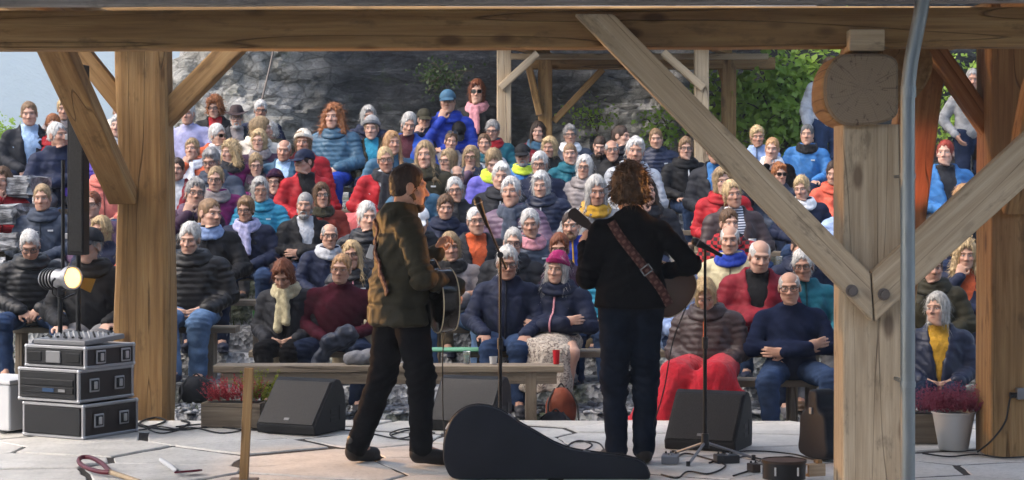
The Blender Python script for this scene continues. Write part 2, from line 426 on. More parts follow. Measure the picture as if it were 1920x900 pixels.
# ---- hair, head-local
def add_strands(V, F, n, length, width, rs, lift=0.004, down=1.0):
    Nn = vnormals(V, F); idx = rs.choice(len(V), n)
    nv, nf = [V], [F]; base = len(V)
    p = V[idx] + Nn[idx] * 0.0015; nn = Nn[idx]
    fl = np.tile(np.array([0, 0.0, -1.0]), (n, 1)) * down + rs.normal(size=(n, 3)) * 0.45 + np.stack([p[:, 0] * 3, (p[:, 1]) * 3, np.zeros(n)], 1)
    fl -= nn * (fl * nn).sum(1)[:, None]; fl /= np.linalg.norm(fl, axis=1)[:, None] + 1e-9
    sd = np.cross(fl, nn); L = length * rs.uniform(0.5, 1.2, n)[:, None]
    pts = []
    for t, w in ((0, 1.0), (0.5, 0.8), (1.0, 0.15)):
        c = p + fl * L * t + nn * lift * (t ** 1.5) * rs.uniform(0.2, 1.6, n)[:, None] + np.array([0, 0, -1]) * (0.25 * L * t * t)
        pts += [c - sd * width * w, c + sd * width * w]
    P = np.stack(pts, 1); tip = P[:, 4]
    ok = ~((tip[:, 1] < -0.04) & (np.abs(tip[:, 0]) < 0.062) & (tip[:, 2] < 0.062)); P = P[ok].reshape(-1, 3); n = int(ok.sum()); b = base + np.arange(n)[:, None] * 6
    f = np.concatenate([b + np.array([0, 1, 3, 2]), b + np.array([2, 3, 5, 4])])
    return np.concatenate([V, P]), np.concatenate([F, f])
def hair_mesh(style, seed=0):
    rs = np.random.default_rng(100 + seed)
    lo, hi = (-0.15, -0.14, -0.30), (0.15, 0.17, 0.17)
    xs, G = grid(lo, hi, 0.0075); X, Y, Z = G
    face = ell(G, (0, -0.122, -0.032), (0.065, 0.083, 0.106))
    face2 = smin(face, ell(G, (0, -0.12, -0.14), (0.075, 0.09, 0.10)), 0.02)
    jag = 0.008 * np.sin(X * 175 + seed * 2.1) + 0.006 * np.sin(X * 83 + 1 + seed) + 0.004 * np.sin((X * 0.6 + Z) * 210)
    part = 0.22 * (1 if seed % 2 else -1)
    fc = ell((X + part * (Z - 0.02), Y, Z), (0, -0.124, -0.030), (0.077, 0.089, 0.152)) + jag; face = fc
    face2 = smin(face, ell(G, (0, -0.12, -0.14), (0.075, 0.09, 0.10)), 0.02)
    sk = lambda t, up=0.0: ell(G, (0, 0.020, 0.036 + up), (0.075 + t * 0.8, 0.094 + t * 0.8, 0.086 + t + up))
    if style == 'short':
        d = sk(0.008, 0.004); d = smin(d, ell(G, (0, 0.055, -0.02), (0.066, 0.055, 0.06)), 0.02)
        d = smax(d, -face, 0.012); d = smax(d, -(Z + 0.055 - 0.0 * X + np.maximum(0, -Y) * 0.7), 0.012)
        for s in (-1, 1): d = smax(d, -ell(G, (s * 0.082, 0.010, -0.012), (0.018, 0.026, 0.036)), 0.01)
        amp, sc_, st = 0.0035, 60, (260, 0.030, 0.0012)
    elif style == 'crop':
        d = sk(0.004, 0.002); d = smin(d, ell(G, (0, 0.055, -0.015), (0.066, 0.050, 0.055)), 0.02)
        d = smax(d, -ell(G, (0, -0.118, -0.035), (0.066, 0.078, 0.098)), 0.012); d = smax(d, -(Z + 0.05 + np.maximum(0, -Y) * 0.8), 0.012)
        for s in (-1, 1): d = smax(d, -ell(G, (s * 0.082, 0.008, -0.012), (0.018, 0.028, 0.036)), 0.01)
        amp, sc_, st = 0.002, 80, (160, 0.018, 0.0014)
    elif style == 'balding':
        d = sk(0.005, 0.0); d = smin(d, ell(G, (0, 0.055, -0.02), (0.067, 0.052, 0.05)), 0.02)
        d = smax(d, -face, 0.012); d = smax(d, -(Z + 0.05 + np.maximum(0, -Y) * 0.8), 0.012)
        d = smax(d, -ell(G, (0, -0.012, 0.115), (0.062, 0.105, 0.085)), 0.01)
        for s in (-1, 1): d = smax(d, -ell(G, (s * 0.082, 0.008, -0.012), (0.018, 0.028, 0.036)), 0.01)
        amp, sc_, st = 0.002, 70, (140, 0.02, 0.0014)
    elif style == 'full':      # short layered hair with fringe
        d = sk(0.011, 0.010); d = smin(d, ell(G, (0, 0.052, -0.02), (0.070, 0.062, 0.068)), 0.03)
        if seed % 2: d = smin(d, ell(G, (0.016, -0.050, 0.098), (0.054, 0.034, 0.024)), 0.02)
        d = smax(d, -face, 0.012); d = smax(d, -(Z + 0.062 + np.maximum(0, -Y + 0.02) * 0.75), 0.015)
        amp, sc_, st = 0.0095, 44, (420, 0.045, 0.0014)
    elif style == 'bob':
        d = sk(0.015, 0.008); d = smin(d, cone(G, (0, 0.030, 0.02), (0, 0.030, -0.080), 0.088, 0.086), 0.03)
        if seed % 2 == 0: d = smin(d, ell(G, (-0.018, -0.052, 0.096), (0.052, 0.030, 0.024)), 0.02)
        d = smax(d, -face2, 0.014); d = smax(d, -(Z + 0.115), 0.018)
        amp, sc_, st = 0.006, 34, (480, 0.07, 0.0015)
    elif style == 'long':
        d = sk(0.014, 0.006); d = smin(d, cone(G, (0, 0.035, 0.02), (0, 0.045, -0.20), 0.088, 0.078), 0.03)
        for s in (-1, 1): d = smin(d, cone(G, (s * 0.070, -0.010, 0.0), (s * 0.085, -0.045, -0.23), 0.028, 0.022), 0.02)
        d = smax(d, -face2, 0.014); d = smax(d, -(Z + 0.27), 0.02)
        amp, sc_, st = 0.005, 36, (520, 0.09, 0.0016)
    elif style == 'curly':
        d = sk(0.034, 0.012); d = smin(d, ell(G, (0, 0.045, -0.03), (0.112, 0.085, 0.085)), 0.03)
        d = smin(d, ell(G, (0, -0.050, 0.098), (0.060, 0.034, 0.030)), 0.02)
        d = smax(d, -face, 0.014); d = smax(d, -(Z + 0.095), 0.03)
        amp, sc_, st = 0.016, 62, (420, 0.035, 0.0018)
    elif style == 'wavy':      # shoulder-length loose curls
        d = sk(0.022, 0.008)
        for s in (-1, 1): d = smin(d, cone(G, (s * 0.075, 0.010, 0.02), (s * 0.112, -0.005, -0.15), 0.045, 0.040), 0.03)
        d = smin(d, cone(G, (0, 0.05, 0.0), (0, 0.055, -0.15), 0.085, 0.085), 0.03)
        d = smax(d, -face2, 0.014); d = smax(d, -(Z + 0.19), 0.03)
        amp, sc_, st = 0.014, 48, (480, 0.06, 0.0018)
    elif style in ('tied', 'pony'):
        d = sk(0.008, 0.003); d = smin(d, ell(G, (0, 0.055, -0.015), (0.068, 0.055, 0.06)), 0.02)
        d = smax(d, -face, 0.014); d = smax(d, -(Z + 0.06 + np.maximum(0, -Y) * 0.8), 0.012)
        for s in (-1, 1): d = smax(d, -ell(G, (s * 0.084, 0.008, -0.012), (0.016, 0.026, 0.034)), 0.01)
        if style == 'pony': d = smin(d, cone(G, (0, 0.10, 0.04), (0, 0.125, -0.18), 0.030, 0.018), 0.03)
        else: d = smin(d, ell(G, (0, 0.115, 0.0), (0.04, 0.035, 0.04)), 0.02)
        amp, sc_, st = 0.002, 70, (200, 0.04, 0.0014)
    V, F = nets(d, xs)
    Nn = vnormals(V, F)
    V = V + Nn * (amp * (wnoise(V * np.array([1, 1, 0.45]) + seed, sc_, 0) * 0.7 + wnoise(V + seed * 3, sc_ * 2.2, 1) * 0.4))[:, None]
    if style not in ('crop', 'balding', 'tied', 'pony'):
        th = np.arctan2(V[:, 1] - 0.02, V[:, 0]); lock = np.abs(np.sin(th * 9 + 2.2 * wnoise(V, 14, 2) + V[:, 2] * 14)) ** 0.6
        V = V + Nn * ((lock - 0.6) * (0.002 if style == 'short' else 0.008))[:, None]
        V, F = add_strands(V, F, 110, st[1] * 0.8, 0.0036, rs, lift=0.012 if style not in ('curly', 'wavy') else 0.026)
    if style in ('curly', 'wavy'): V, F = add_strands(V, F, 520, 0.030, 0.0042, rs, lift=0.022, down=0.15)
    V, F = add_strands(V, F, st[0], st[1], st[2], rs, lift=0.010 if style not in ('curly', 'wavy') else 0.024)
    return np2me(V, F, 'hair_' + style, attrs={'hp': V})
HAIR = {}
def hair(style, seed=0):
    seed = seed % 3
    if (style, seed) not in HAIR: HAIR[style, seed] = hair_mesh(style, seed)
    return HAIR[style, seed]
def mk_head_gear():
    T = {}
    # beard
    xs, G = grid((-0.1, -0.15, -0.18), (0.1, 0.06, 0.02), 0.007); X, Y, Z = G
    d = ell(G, (0, -0.070, -0.104), (0.032, 0.030, 0.030))
    for s in (-1, 1):
        d = smin(d, cone(G, (s * 0.058, -0.002, -0.045), (s * 0.026, -0.064, -0.098), 0.0205, 0.0245), 0.02); d = smin(d, cone(G, (s * 0.004, -0.094, -0.0505), (s * 0.026, -0.084, -0.060), 0.0065, 0.006), 0.006); d = smin(d, cone(G, (s * 0.027, -0.083, -0.060), (s * 0.028, -0.075, -0.088), 0.007, 0.010), 0.01)
    V, F = nets(d, xs); V = V + vnormals(V, F) * (0.004 * wnoise(V, 70))[:, None]
    V, F = add_strands(V, F, 320, 0.016, 0.0013, np.random.default_rng(5), lift=0.004); T['beard'] = np2me(V, F, 'beard', attrs={'hp': V})
    # peaked cap
    xs, G = grid((-0.12, -0.22, -0.02), (0.12, 0.14, 0.16), 0.008); X, Y, Z = G
    d = ell(G, (0, 0.018, 0.045), (0.090, 0.108, 0.094)); d = smax(d, -(Z - 0.035 + Y * 0.12), 0.008)
    d = smin(d, smax(ell(G, (0, -0.105, 0.045), (0.085, 0.085, 0.10)), np.abs(Z - 0.040 + (Y + 0.08) * -0.28 + X * X * 3.0) - 0.006, 0.004), 0.006)
    V, F = nets(d, xs); T['cap'] = np2me(V, F, 'cap', attrs={'hp': V, 'cp': V})
    # knitted beanie
    xs, G = grid((-0.12, -0.14, -0.03), (0.12, 0.14, 0.18), 0.008); X, Y, Z = G
    d = ell(G, (0, 0.022, 0.052), (0.088, 0.106, 0.100)); d = smax(d, -(Z - 0.038 + Y * 0.35), 0.01)
    rim = np.maximum(np.abs(Z - 0.055 + Y * 0.35) - 0.020, np.abs(np.sqrt((X / 0.086) ** 2 + ((Y - 0.022) / 0.104) ** 2) - 1) * 0.09 - 0.012)
    d = smin(d, rim, 0.006)
    V, F = nets(d, xs); th = np.arctan2(V[:, 1] - 0.02, V[:, 0]); V = V * (1 + 0.012 * np.sin(th * 44))[:, None]
    T['beanie'] = np2me(V, F, 'beanie', attrs={'cp': V})
    # brimmed hat
    xs, G = grid((-0.17, -0.19, 0.0), (0.17, 0.2, 0.18), 0.008); X, Y, Z = G
    d = smax(ell(G, (0, 0.02, 0.06), (0.088, 0.104, 0.115)), Z - 0.155, 0.02); d = smax(d, -(Z - 0.05), 0.006)
    rr = np.sqrt(X ** 2 + ((Y - 0.01) * 0.9) ** 2)
    d = smin(d, smax(rr - 0.145, np.abs(Z - 0.055 + (rr - 0.08) * 0.25 - X * X * 2.0) - 0.005, 0.004), 0.012)
    V, F = nets(d, xs); T['hat'] = np2me(V, F, 'brimmed_hat', attrs={'cp': V})
    # headband
    xs, G = grid((-0.12, -0.14, -0.02), (0.12, 0.14, 0.12), 0.008); X, Y, Z = G
    d = np.maximum(np.abs(Z - 0.05 + Y * 0.35) - 0.026, np.abs(np.sqrt((X / 0.086) ** 2 + ((Y - 0.02) / 0.104) ** 2) - 1) * 0.09 - 0.010)
    V, F = nets(d, xs); T['headband'] = np2me(V, F, 'headband', attrs={'cp': V})
    # glasses
    bm = bmesh.new()
    def ring(cx, w, h, t):
        n = 20; pr = []
        for i in range(n):
            a = 2 * math.pi * i / n; c, s = math.cos(a), math.sin(a)
            e = 0.62; pr.append((cx + w * math.copysign(abs(c) ** e, c), 0.008 + h * math.copysign(abs(s) ** e, s)))
        for i in range(n):
            p, q = pr[i], pr[(i + 1) % n]; M = frame_from((p[0], -0.104 + abs(p[0]) * 0.22, p[1]), (q[0], -0.104 + abs(q[0]) * 0.22, q[1]), (0, 1, 0))
            L = math.dist(p, q) + t * 0.5; b_box(bm, (L, t, t), M)
    for s in (-1, 1): ring(s * 0.0335, 0.0245, 0.0185, 0.0042)
    b_box(bm, (0.02, 0.004, 0.004), Matrix.Translation((0, -0.102, 0.014)))
    for s in (-1, 1):
        b_box(bm, (0.098, 0.004, 0.005), frame_from((s * 0.060, -0.092, 0.016), (s * 0.082, 0.004, 0.012)))
    T['glasses'] = bm2me(bm, 'glasses')
    bm = bmesh.new()
    for s in (-1, 1):
        vs = []
        for i in range(16):
            a = 2 * math.pi * i / 16; c, q = math.cos(a), math.sin(a); e = 0.62
            xx = s * 0.0335 + 0.024 * math.copysign(abs(c) ** e, c)
            vs.append(bm.verts.new((xx, -0.104 + abs(xx) * 0.22, 0.008 + 0.018 * math.copysign(abs(q) ** e, q))))
        bm.faces.new(vs)
    T['lens'] = bm2me(bm, 'lens')
    return T
GEAR = mk_head_gear()

# ---- hands: wrist at origin, fingers towards +Y, palm towards -Z, thumb at +X
def hand_mesh(curl):
    xs, G = grid((-0.06, -0.04, -0.09), (0.085, 0.19, 0.03), 0.0082)
    d = ell(G, (0.0, 0.050, -0.002), (0.041, 0.052, 0.017)); d = smin(d, cone(G, (0, -0.03, 0), (0, 0.02, 0), 0.027, 0.028, (1, 1, 1.25)), 0.02)
    for fx, L in ((-0.031, 0.060), (-0.0105, 0.074), (0.0105, 0.078), (0.031, 0.070)):
        a = 0.0; p = np.array([fx, 0.088 + (0.006 if abs(fx) < 0.02 else 0), 0.0])
        for k, (fl, r) in enumerate(((0.45, 0.0098), (0.32, 0.0090), (0.23, 0.0082))):
            a += R(curl * (0.7, 1.0, 0.7)[k]); q = p + L * fl * np.array([0.04 * np.sign(fx), math.cos(a), -math.sin(a)])
            d = smin(d, cone(G, p, q, r, r * 0.93), 0.006); p = q
    d = smin(d, cone(G, (0.030, 0.022, -0.004), (0.058, 0.050, -0.016), 0.014, 0.011), 0.012)
    d = smin(d, cone(G, (0.058, 0.050, -0.016), (0.058, 0.082, -0.024), 0.0105, 0.0085), 0.005)
    return nets(d, xs)
HANDS = {'relaxed': hand_mesh(22), 'grip': hand_mesh(62)}

# ---- poses. Torso numbers are for a seated person (seat 0.45); 'dz' lifts the trunk for standing ones
def sym(d): return d
POSES = {}
def pose(name, arms, legs, dz=0.0, lean=0.0, palm=None, hand='relaxed'):
    POSES[name] = dict(arms=arms, legs=legs, dz=dz, lean=lean, palm=palm or [(0, 0, -1), (0, 0, -1)], hand=hand)
def mir(p): return (-p[0], p[1], p[2])
SH = (0.178, 0.02, 0.928)
LEG_A = [((s * 0.085, 0.0, 0.53), (s * 0.105, -0.44, 0.505), (s * 0.115, -0.46, 0.09), (s * 0.13, -0.62, 0.04)) for s in (-1, 1)]
LEG_B = [((s * 0.09, 0.0, 0.53), (s * 0.205, -0.42, 0.505), (s * 0.175, -0.42, 0.09), (s * 0.21, -0.57, 0.04)) for s in (-1, 1)]
LEG_C = [((-0.085, 0.0, 0.53), (-0.10, -0.44, 0.53), (-0.02, -0.66, 0.13), (-0.02, -0.82, 0.11)), ((0.085, 0.0, 0.53), (0.11, -0.44, 0.505), (0.10, -0.46, 0.09), (0.12, -0.62, 0.04))]
LEG_S = [((s * 0.085, 0.0, 0.93), (s * 0.095, -0.015, 0.50), (s * 0.10, 0.01, 0.09), (s * 0.125, -0.14, 0.04)) for s in (-1, 1)]
# arm = shoulder, elbow, wrist, fingertip direction
pose('lap', [(mir(SH), (-0.245, -0.02, 0.685), (-0.085, -0.245, 0.615), (0.75, -0.55, -0.35)), (SH, (0.245, -0.02, 0.685), (0.085, -0.255, 0.63), (-0.75, -0.5, -0.35))], LEG_A, palm=[(0.3, 0.5, -0.8), (-0.3, 0.5, -0.8)])
pose('lap_wide', [(mir(SH), (-0.26, -0.05, 0.70), (-0.075, -0.29, 0.60), (0.7, -0.45, -0.5)), (SH, (0.26, -0.05, 0.70), (0.075, -0.30, 0.615), (-0.7, -0.4, -0.5))], LEG_B, lean=0.06, palm=[(0.4, 0.4, -0.8), (-0.4, 0.4, -0.8)], hand='grip')
pose('crossed', [(mir(SH), (-0.265, -0.06, 0.705), (0.085, -0.185, 0.735), (0.95, 0.15, 0.2)), (SH, (0.265, -0.06, 0.70), (-0.06, -0.215, 0.690), (-0.95, 0.15, 0.05))], LEG_B, palm=[(0, 1, 0), (0, 1, 0)])
pose('knees', [(mir(SH), (-0.265, -0.04, 0.70), (-0.15, -0.30, 0.615), (0.2, -0.9, -0.35)), (SH, (0.265, -0.04, 0.70), (0.15, -0.30, 0.615), (-0.2, -0.9, -0.35))], LEG_A, palm=[(0, -0.2, -1), (0, -0.2, -1)])
pose('chin', [(mir(SH), (-0.225, -0.12, 0.70), (-0.055, -0.155, 0.975), (0.25, 0.1, 0.95)), (SH, (0.245, -0.03, 0.69), (0.0, -0.22, 0.66), (-0.95, -0.1, -0.1))], LEG_A, lean=0.02, palm=[(0.2, 1, 0), (0, 0.6, -0.8)], hand='grip')
pose('tucked', [(mir(SH), (-0.235, 0.02, 0.68), (-0.13, -0.19, 0.60), (0.8, -0.4, -0.3)), (SH, (0.235, 0.02, 0.68), (0.13, -0.19, 0.60), (-0.8, -0.4, -0.3))], LEG_C, palm=[(0, 1, 0), (0, 1, 0)])
pose('stand', [(mir((0.180, 0.02, 1.328)), (-0.25, 0.03, 1.06), (-0.235, -0.04, 0.83), (0.05, -0.1, -1)), ((0.180, 0.02, 1.328), (0.25, 0.03, 1.06), (0.235, -0.04, 0.83), (-0.05, -0.1, -1))], LEG_S, dz=0.40, palm=[(1, 0, 0), (-1, 0, 0)])
pose('stand_pocket', [(mir((0.180, 0.02, 1.328)), (-0.285, 0.05, 1.08), (-0.19, -0.09, 0.90), (0.4, -0.3, -0.8)), ((0.180, 0.02, 1.328), (0.285, 0.05, 1.08), (0.19, -0.09, 0.90), (-0.4, -0.3, -0.8))], LEG_S, dz=0.40, palm=[(1, 0, 0), (-1, 0, 0)])

def d_torso(G, P, t, chest=True):
    z, ln = P['dz'], P['lean']
    d = ell(G, (0, 0.015, 0.545 + z), (0.165 + t, 0.118 + t, 0.105 + t))
    d = smin(d, ell(G, (0, -0.005 - ln * 0.4, 0.675 + z), (0.150 + t, 0.112 + t, 0.14 + t)), 0.06)
    d = smin(d, ell(G, (0, 0.005 - ln, 0.835 + z), (0.168 + t, 0.112 + t, 0.155 + t)), 0.06)
    for s in (-1, 1): d = smin(d, cone(G, (s * 0.035, 0.022 - ln, 0.975 + z), (s * 0.150, 0.02 - ln, 0.932 + z), 0.052 + t, 0.046 + t), 0.05)
    d = smin(d, cone(G, (0, 0.025 - ln, 0.97 + z), (0, 0.012 - ln, 1.04 + z), 0.062 + t, 0.05), 0.05)
    return d
def d_arm(G, P, s, t):
    a, e, w, _ = P['arms'][s]; ln = P['lean']
    a = (a[0], a[1] - ln, a[2])
    return smin(cone(G, a, e, 0.048 + t, 0.041 + t), cone(G, e, w, 0.041 + t, 0.029 + t), 0.03)
def d_leg(G, P, s, t):
    h, k, a, _ = P['legs'][s]; e = P.get('thick', 0) if t > 0 else 0
    return smin(cone(G, h, k, 0.080 + t + e, 0.056 + t + e * 0.4), cone(G, k, a, 0.056 + t + e * 0.4, 0.040 + t * (1.25 if P.get('h') and t > 0 else 0.9)), 0.03)
def body_bounds(P, which):
    pts = []
    if 'arm' in which: pts += [p for a in P['arms'] for p in a[:3]]
    if 'leg' in which: pts += [p for l in P['legs'] for p in l[:3]]
    if 'torso' in which: pts += [(-0.2, -0.14, 0.43 + P['dz']), (0.2, 0.15, 1.09 + P['dz'])]
    A = np.array(pts); return A.min(0) - 0.12, A.max(0) + 0.12
BODY, JACK, TROU, SHOE, ZIPS, SHIRT = {}, {}, {}, {}, {}, {}
def hand_place(P, s):
    a, e, w, dr = P['arms'][s]; y = np.array(dr, float); y /= np.linalg.norm(y)
    n = np.array(P['palm'][s], float); zz = -(n - y * (n @ y)); zz /= np.linalg.norm(zz) + 1e-9
    x = np.cross(y, zz)
    V, F = HANDS[P['hand']]; V = V.copy()
    flip = (s == 1)             # s=0: the person's right hand seen from the front at -X
    if flip: V[:, 0] *= -1; F = F[:, ::-1]
    V = V @ np.stack([x, y, zz]) + np.array(w)
    return V, F
def body_template(name):
    if name in BODY: return BODY[name]
    P = POSES[name]; lo, hi = body_bounds(P, ('arm', 'leg', 'torso')); xs, G = grid(lo, hi, 0.040)
    d = d_torso(G, P, 0.0)
    for s in (0, 1):
        d = smin(d, d_arm(G, P, s, 0.0), 0.03); d = smin(d, d_leg(G, P, s, 0.0), 0.03)
        l = P['legs'][s]; d = smin(d, cone(G, l[2], l[3], 0.042, 0.032), 0.02)
    V, F = nets(d, xs)
    far = np.tile(np.array([0, 0.5, 0.0]), (len(V), 1))
    Vs, Fs, H = [V], [F], [far + V * 0.2]; n = len(V)
    for s in (0, 1):
        hv, hf = hand_place(P, s); Vs.append(hv); Fs.append(hf + n); n += len(hv); H.append(hv * 0.5 + np.array([0, 1.5, 0]))
    BODY[name] = (np.concatenate(Vs), np.concatenate(Fs), np.concatenate(H))
    return BODY[name]
STYLE_T = {'sweater': 0.011, 'shell': 0.020, 'puffer': 0.028, 'open': 0.020, 'coat': 0.022}
def jacket(name, style):
    if (name, style) in JACK: return JACK[name, style]
    P = POSES[name]; t = STYLE_T[style]; z0 = P['dz']; ln = P['lean']
    lo, hi = body_bounds(P, ('arm', 'torso')); lo[2] += min(0, P.get('hem', 0)); xs, G = grid(lo, hi, P.get('h') or (0.0145 if style != 'puffer' else 0.0125)); X, Y, Z = G
    T = d_torso(G, P, t)
    cz = 1.045 + z0; rr = np.sqrt((X * 0.95) ** 2 + (Y - 0.010 + ln) ** 2)
    if style == 'sweater': T = smin(T, np.sqrt((rr - 0.066) ** 2 + ((Z - cz + 0.022) * 0.9) ** 2) - 0.014, 0.02)
    else: T = smin(T, np.sqrt((rr - 0.076) ** 2 + ((Z - cz + 0.006) * 0.50) ** 2) - 0.016, 0.03)
    if style != 'sweater':       # hood roll or collar bulk behind the neck
        T = smin(T, cone(G, (-0.07, 0.085 - ln, 1.00 + z0), (0.07, 0.085 - ln, 1.00 + z0), 0.035, 0.035), 0.04)
    if P.get('hem'): T = smin(T, cone(G, (0, 0.015, 0.60 + z0), (0, 0.015, 0.40 + z0 + P['hem']), 0.125 + t, 0.15 + t, (0.72, 1.0, 1)), 0.05)
    T = smax(T, -(Z - (0.455 + z0 + P.get('hem', 0))), 0.012)
    if style in ('open', 'coat'):
        w = np.maximum(0.012, 0.018 + (Z - 0.60 - z0) * 0.135)
        T = smax(T, -np.maximum(np.abs(X) - w, Y + 0.0), 0.012)
    d = T
    for s in (0, 1): d = smin(d, d_arm(G, P, s, t), 0.035)
    V, F = nets(d, xs); Nn = vnormals(V, F)
    g = (V[:, 0], V[:, 1], V[:, 2]); dt = d_torso(g, P, t); ax = V[:, 2].copy(); best = dt.copy()
    for s in (0, 1):
        a, e, w_, _ = [np.array(q, float) for q in P['arms'][s]]; a = a - np.array([0, ln, 0]); off = 0.0
        for p, q, r0 in ((a, e, 0.05), (e, w_, 0.04)):
            L = np.linalg.norm(q - p); u = (q - p) / L; h = np.clip((V - p) @ u, 0, L); dd = np.linalg.norm(V - p - h[:, None] * u, axis=1) - r0 - t
            m = dd < best; best = np.where(m, dd, best); ax = np.where(m, off + h, ax); off += L
    disp = wnoise(V, 11, 0) * 0.008 + (0.5 - np.abs(wnoise(V * np.array([1, 1, 0.8]), 17, 1))) * 0.018 + (0.5 - np.abs(wnoise(V, 33, 0))) * 0.007
    zl = V[:, 2] - z0; tor = (best >= dt - 1e-6); nz_ = wnoise(V, 9, 2)
    gro = lambda d_, w_: np.exp(-(d_ / w_) ** 2)
    wr_t = np.sin((zl + 0.02 * nz_ + 0.5 * V[:, 0] + 0.02 * wnoise(V, 5, 1)) * 2 * np.pi / 0.066) * 0.0042 * gro(zl - 0.62, 0.085) * (0.5 + nz_) + np.sin((zl * 0.7 + V[:, 0] * 0.9 + 0.02 * nz_) * 2 * np.pi / 0.075) * 0.004 * gro(zl - 0.80, 0.10)
    L1 = np.linalg.norm(np.array(P['arms'][0][1]) - np.array(P['arms'][0][0]))
    wr_a = np.sin((ax + 0.016 * nz_) * 2 * np.pi / 0.045) * 0.0065 * gro(ax - L1, 0.085) + np.sin((ax + 0.02 * nz_) * 2 * np.pi / 0.06) * 0.004 * gro(ax - L1 - 0.19, 0.05) + np.sin((ax + 0.015 * nz_) * 2 * np.pi / 0.06) * 0.004 * gro(ax - 0.06, 0.05)
    disp = disp + np.where(tor, wr_t, wr_a)
    if style in ('shell', 'open', 'coat'):
        seam = gro(zl - 0.90 - 0.1 * np.abs(V[:, 0]), 0.011) + gro(zl - 0.505, 0.011) + gro((zl - 0.66) - (np.abs(V[:, 0]) - 0.10) * 1.1, 0.011) * (np.abs(np.abs(V[:, 0]) - 0.10) < 0.045) * (V[:, 1] < 0)
        disp = disp - 0.007 * np.where(tor, np.clip(seam, 0, 1), gro(ax - L1 - 0.20, 0.010))
    if style == 'sweater': disp *= 0.7
    if style == 'puffer':
        rib = np.abs(np.sin(np.pi * (ax + 0.007 * wnoise(V, 14, 2)) / 0.050)); disp = disp * 0.75 + (rib ** 0.5) * 0.0105 * (1 + 0.35 * wnoise(V * np.array([1.6, 1.6, 0.4]), 30, 0)) - 0.010
    if style == 'shell': disp = disp * (1.3 if P.get('h') else 1.0) - 0.006 * np.exp(-((V[:, 2] - (0.60 + z0)) / 0.015) ** 2)
    V = V + Nn * disp[:, None]
    JACK[name, style] = np2me(V, F, 'jacket_' + style, attrs={'cp': V}); JACK[name, style, 'V'] = V
    return JACK[name, style]
def shirt(name):
    if name in SHIRT: return SHIRT[name]
    P = POSES[name]; z0 = P['dz']; ln = P['lean']; lo, hi = body_bounds(P, ('torso',)); xs, G = grid(lo, hi, 0.014); X, Y, Z = G
    T = d_torso(G, P, 0.010); T = smax(T, -(Z - (0.48 + z0)), 0.01)
    rr = np.sqrt((X * 0.95) ** 2 + (Y - 0.008 + ln) ** 2); T = smin(T, np.sqrt((rr - 0.064) ** 2 + ((Z - 1.035 - z0) * 0.55) ** 2) - 0.013, 0.02)
    V, F = nets(T, xs); V = V + vnormals(V, F) * (wnoise(V, 22) * 0.003)[:, None]
    SHIRT[name] = np2me(V, F, 'shirt', attrs={'cp': V}); return SHIRT[name]
def trousers(name):
    if name in TROU: return TROU[name]
    P = POSES[name]; lo, hi = body_bounds(P, ('leg',)); lo[0] -= 0.1; hi[0] += 0.1; hi[1] += 0.1; xs, G = grid(lo, hi, 0.011 if P.get('h') else 0.0165)
    z0 = P['dz']; d = ell(G, (0, 0.02, 0.55 + z0), (0.172, 0.125, 0.105))
    for s in (0, 1): d = smin(d, d_leg(G, P, s, 0.016), 0.035)
    V, F = nets(d, xs); kz = [l[1] for l in P['legs']]
    V = V + vnormals(V, F) * (wnoise(V * np.array([1, 1, 1.6]), 20) * 0.005 + (0.5 - np.abs(wnoise(V * np.array([0.8, 0.8, 2.0]), 22, 1))) * 0.010 + wnoise(V, 45, 1) * 0.003)[:, None]
    for l in P['legs']:
        dk = np.linalg.norm(V - np.array(l[1]), axis=1); V = V + vnormals(V, F) * (np.sin((V[:, 2] + V[:, 1] * 0.6 + 0.012 * wnoise(V, 12)) * 2 * np.pi / 0.05) * 0.006 * np.exp(-(dk / 0.13) ** 2))[:, None]
    TROU[name] = np2me(V, F, 'trousers', attrs={'cp': V}); return TROU[name]
def shoe(name, s):
    if (name, s) in SHOE: return SHOE[name, s]
    P = POSES[name]; h, k, a, t = [np.array(q, float) for q in P['legs'][s]]; a = a - np.array([0, -0.015, 0.02])
    lo = np.minimum(a, t) - 0.10; hi = np.maximum(a, t) + 0.10; xs, G = grid(lo, hi, 0.011)
    d = smin(cone(G, a + np.array([0, 0.0, -0.01]), t, 0.046, 0.040, (1.05, 1, 1.0)), cone(G, a, a + np.array([0, 0, 0.06]), 0.044, 0.042), 0.03)
    sl = np.maximum(cone(G, a - np.array([0, -0.01, 0.0]), t - np.array([0, 0.01, 0]), 0.054, 0.048), G[2] - (min(a[2], t[2]) - 0.020)); d = smin(d, sl, 0.004)
    gz = min(a[2], t[2]) - 0.042; d = smax(d, -(G[2] - gz), 0.006)
    V, F = nets(d, xs); SHOE[name, s] = np2me(V, F, 'shoe', attrs={'cp': V}); return SHOE[name, s]
def zipper(name, style):
    if (name, style) in ZIPS: return ZIPS[name, style]
    jacket(name, style); V = JACK[name, style, 'V']; z0 = POSES[name]['dz']
    zs = np.arange(0.50 + z0, 1.075 + z0, 0.02); pts = []
    for z in zs:
        m = (np.abs(V[:, 0]) < 0.02) & (np.abs(V[:, 2] - z) < 0.014) & (V[:, 1] < 0.02)
        if m.any(): pts.append((V[m][:, 1].min(), z))
    vs, fs = [], []
    for i, (y, z) in enumerate(pts):
        for x, dy in ((-0.007, 0.002), (-0.005, -0.006), (0.005, -0.006), (0.007, 0.002)): vs.append((x, y + dy, z))
        if i:
            for k in range(3): fs.append((4 * i - 4 + k, 4 * i - 3 + k, 4 * i + 1 + k, 4 * i + k))
    ZIPS[name, style] = np2me(vs, fs, 'zip', attrs={'cp': vs}); return ZIPS[name, style]
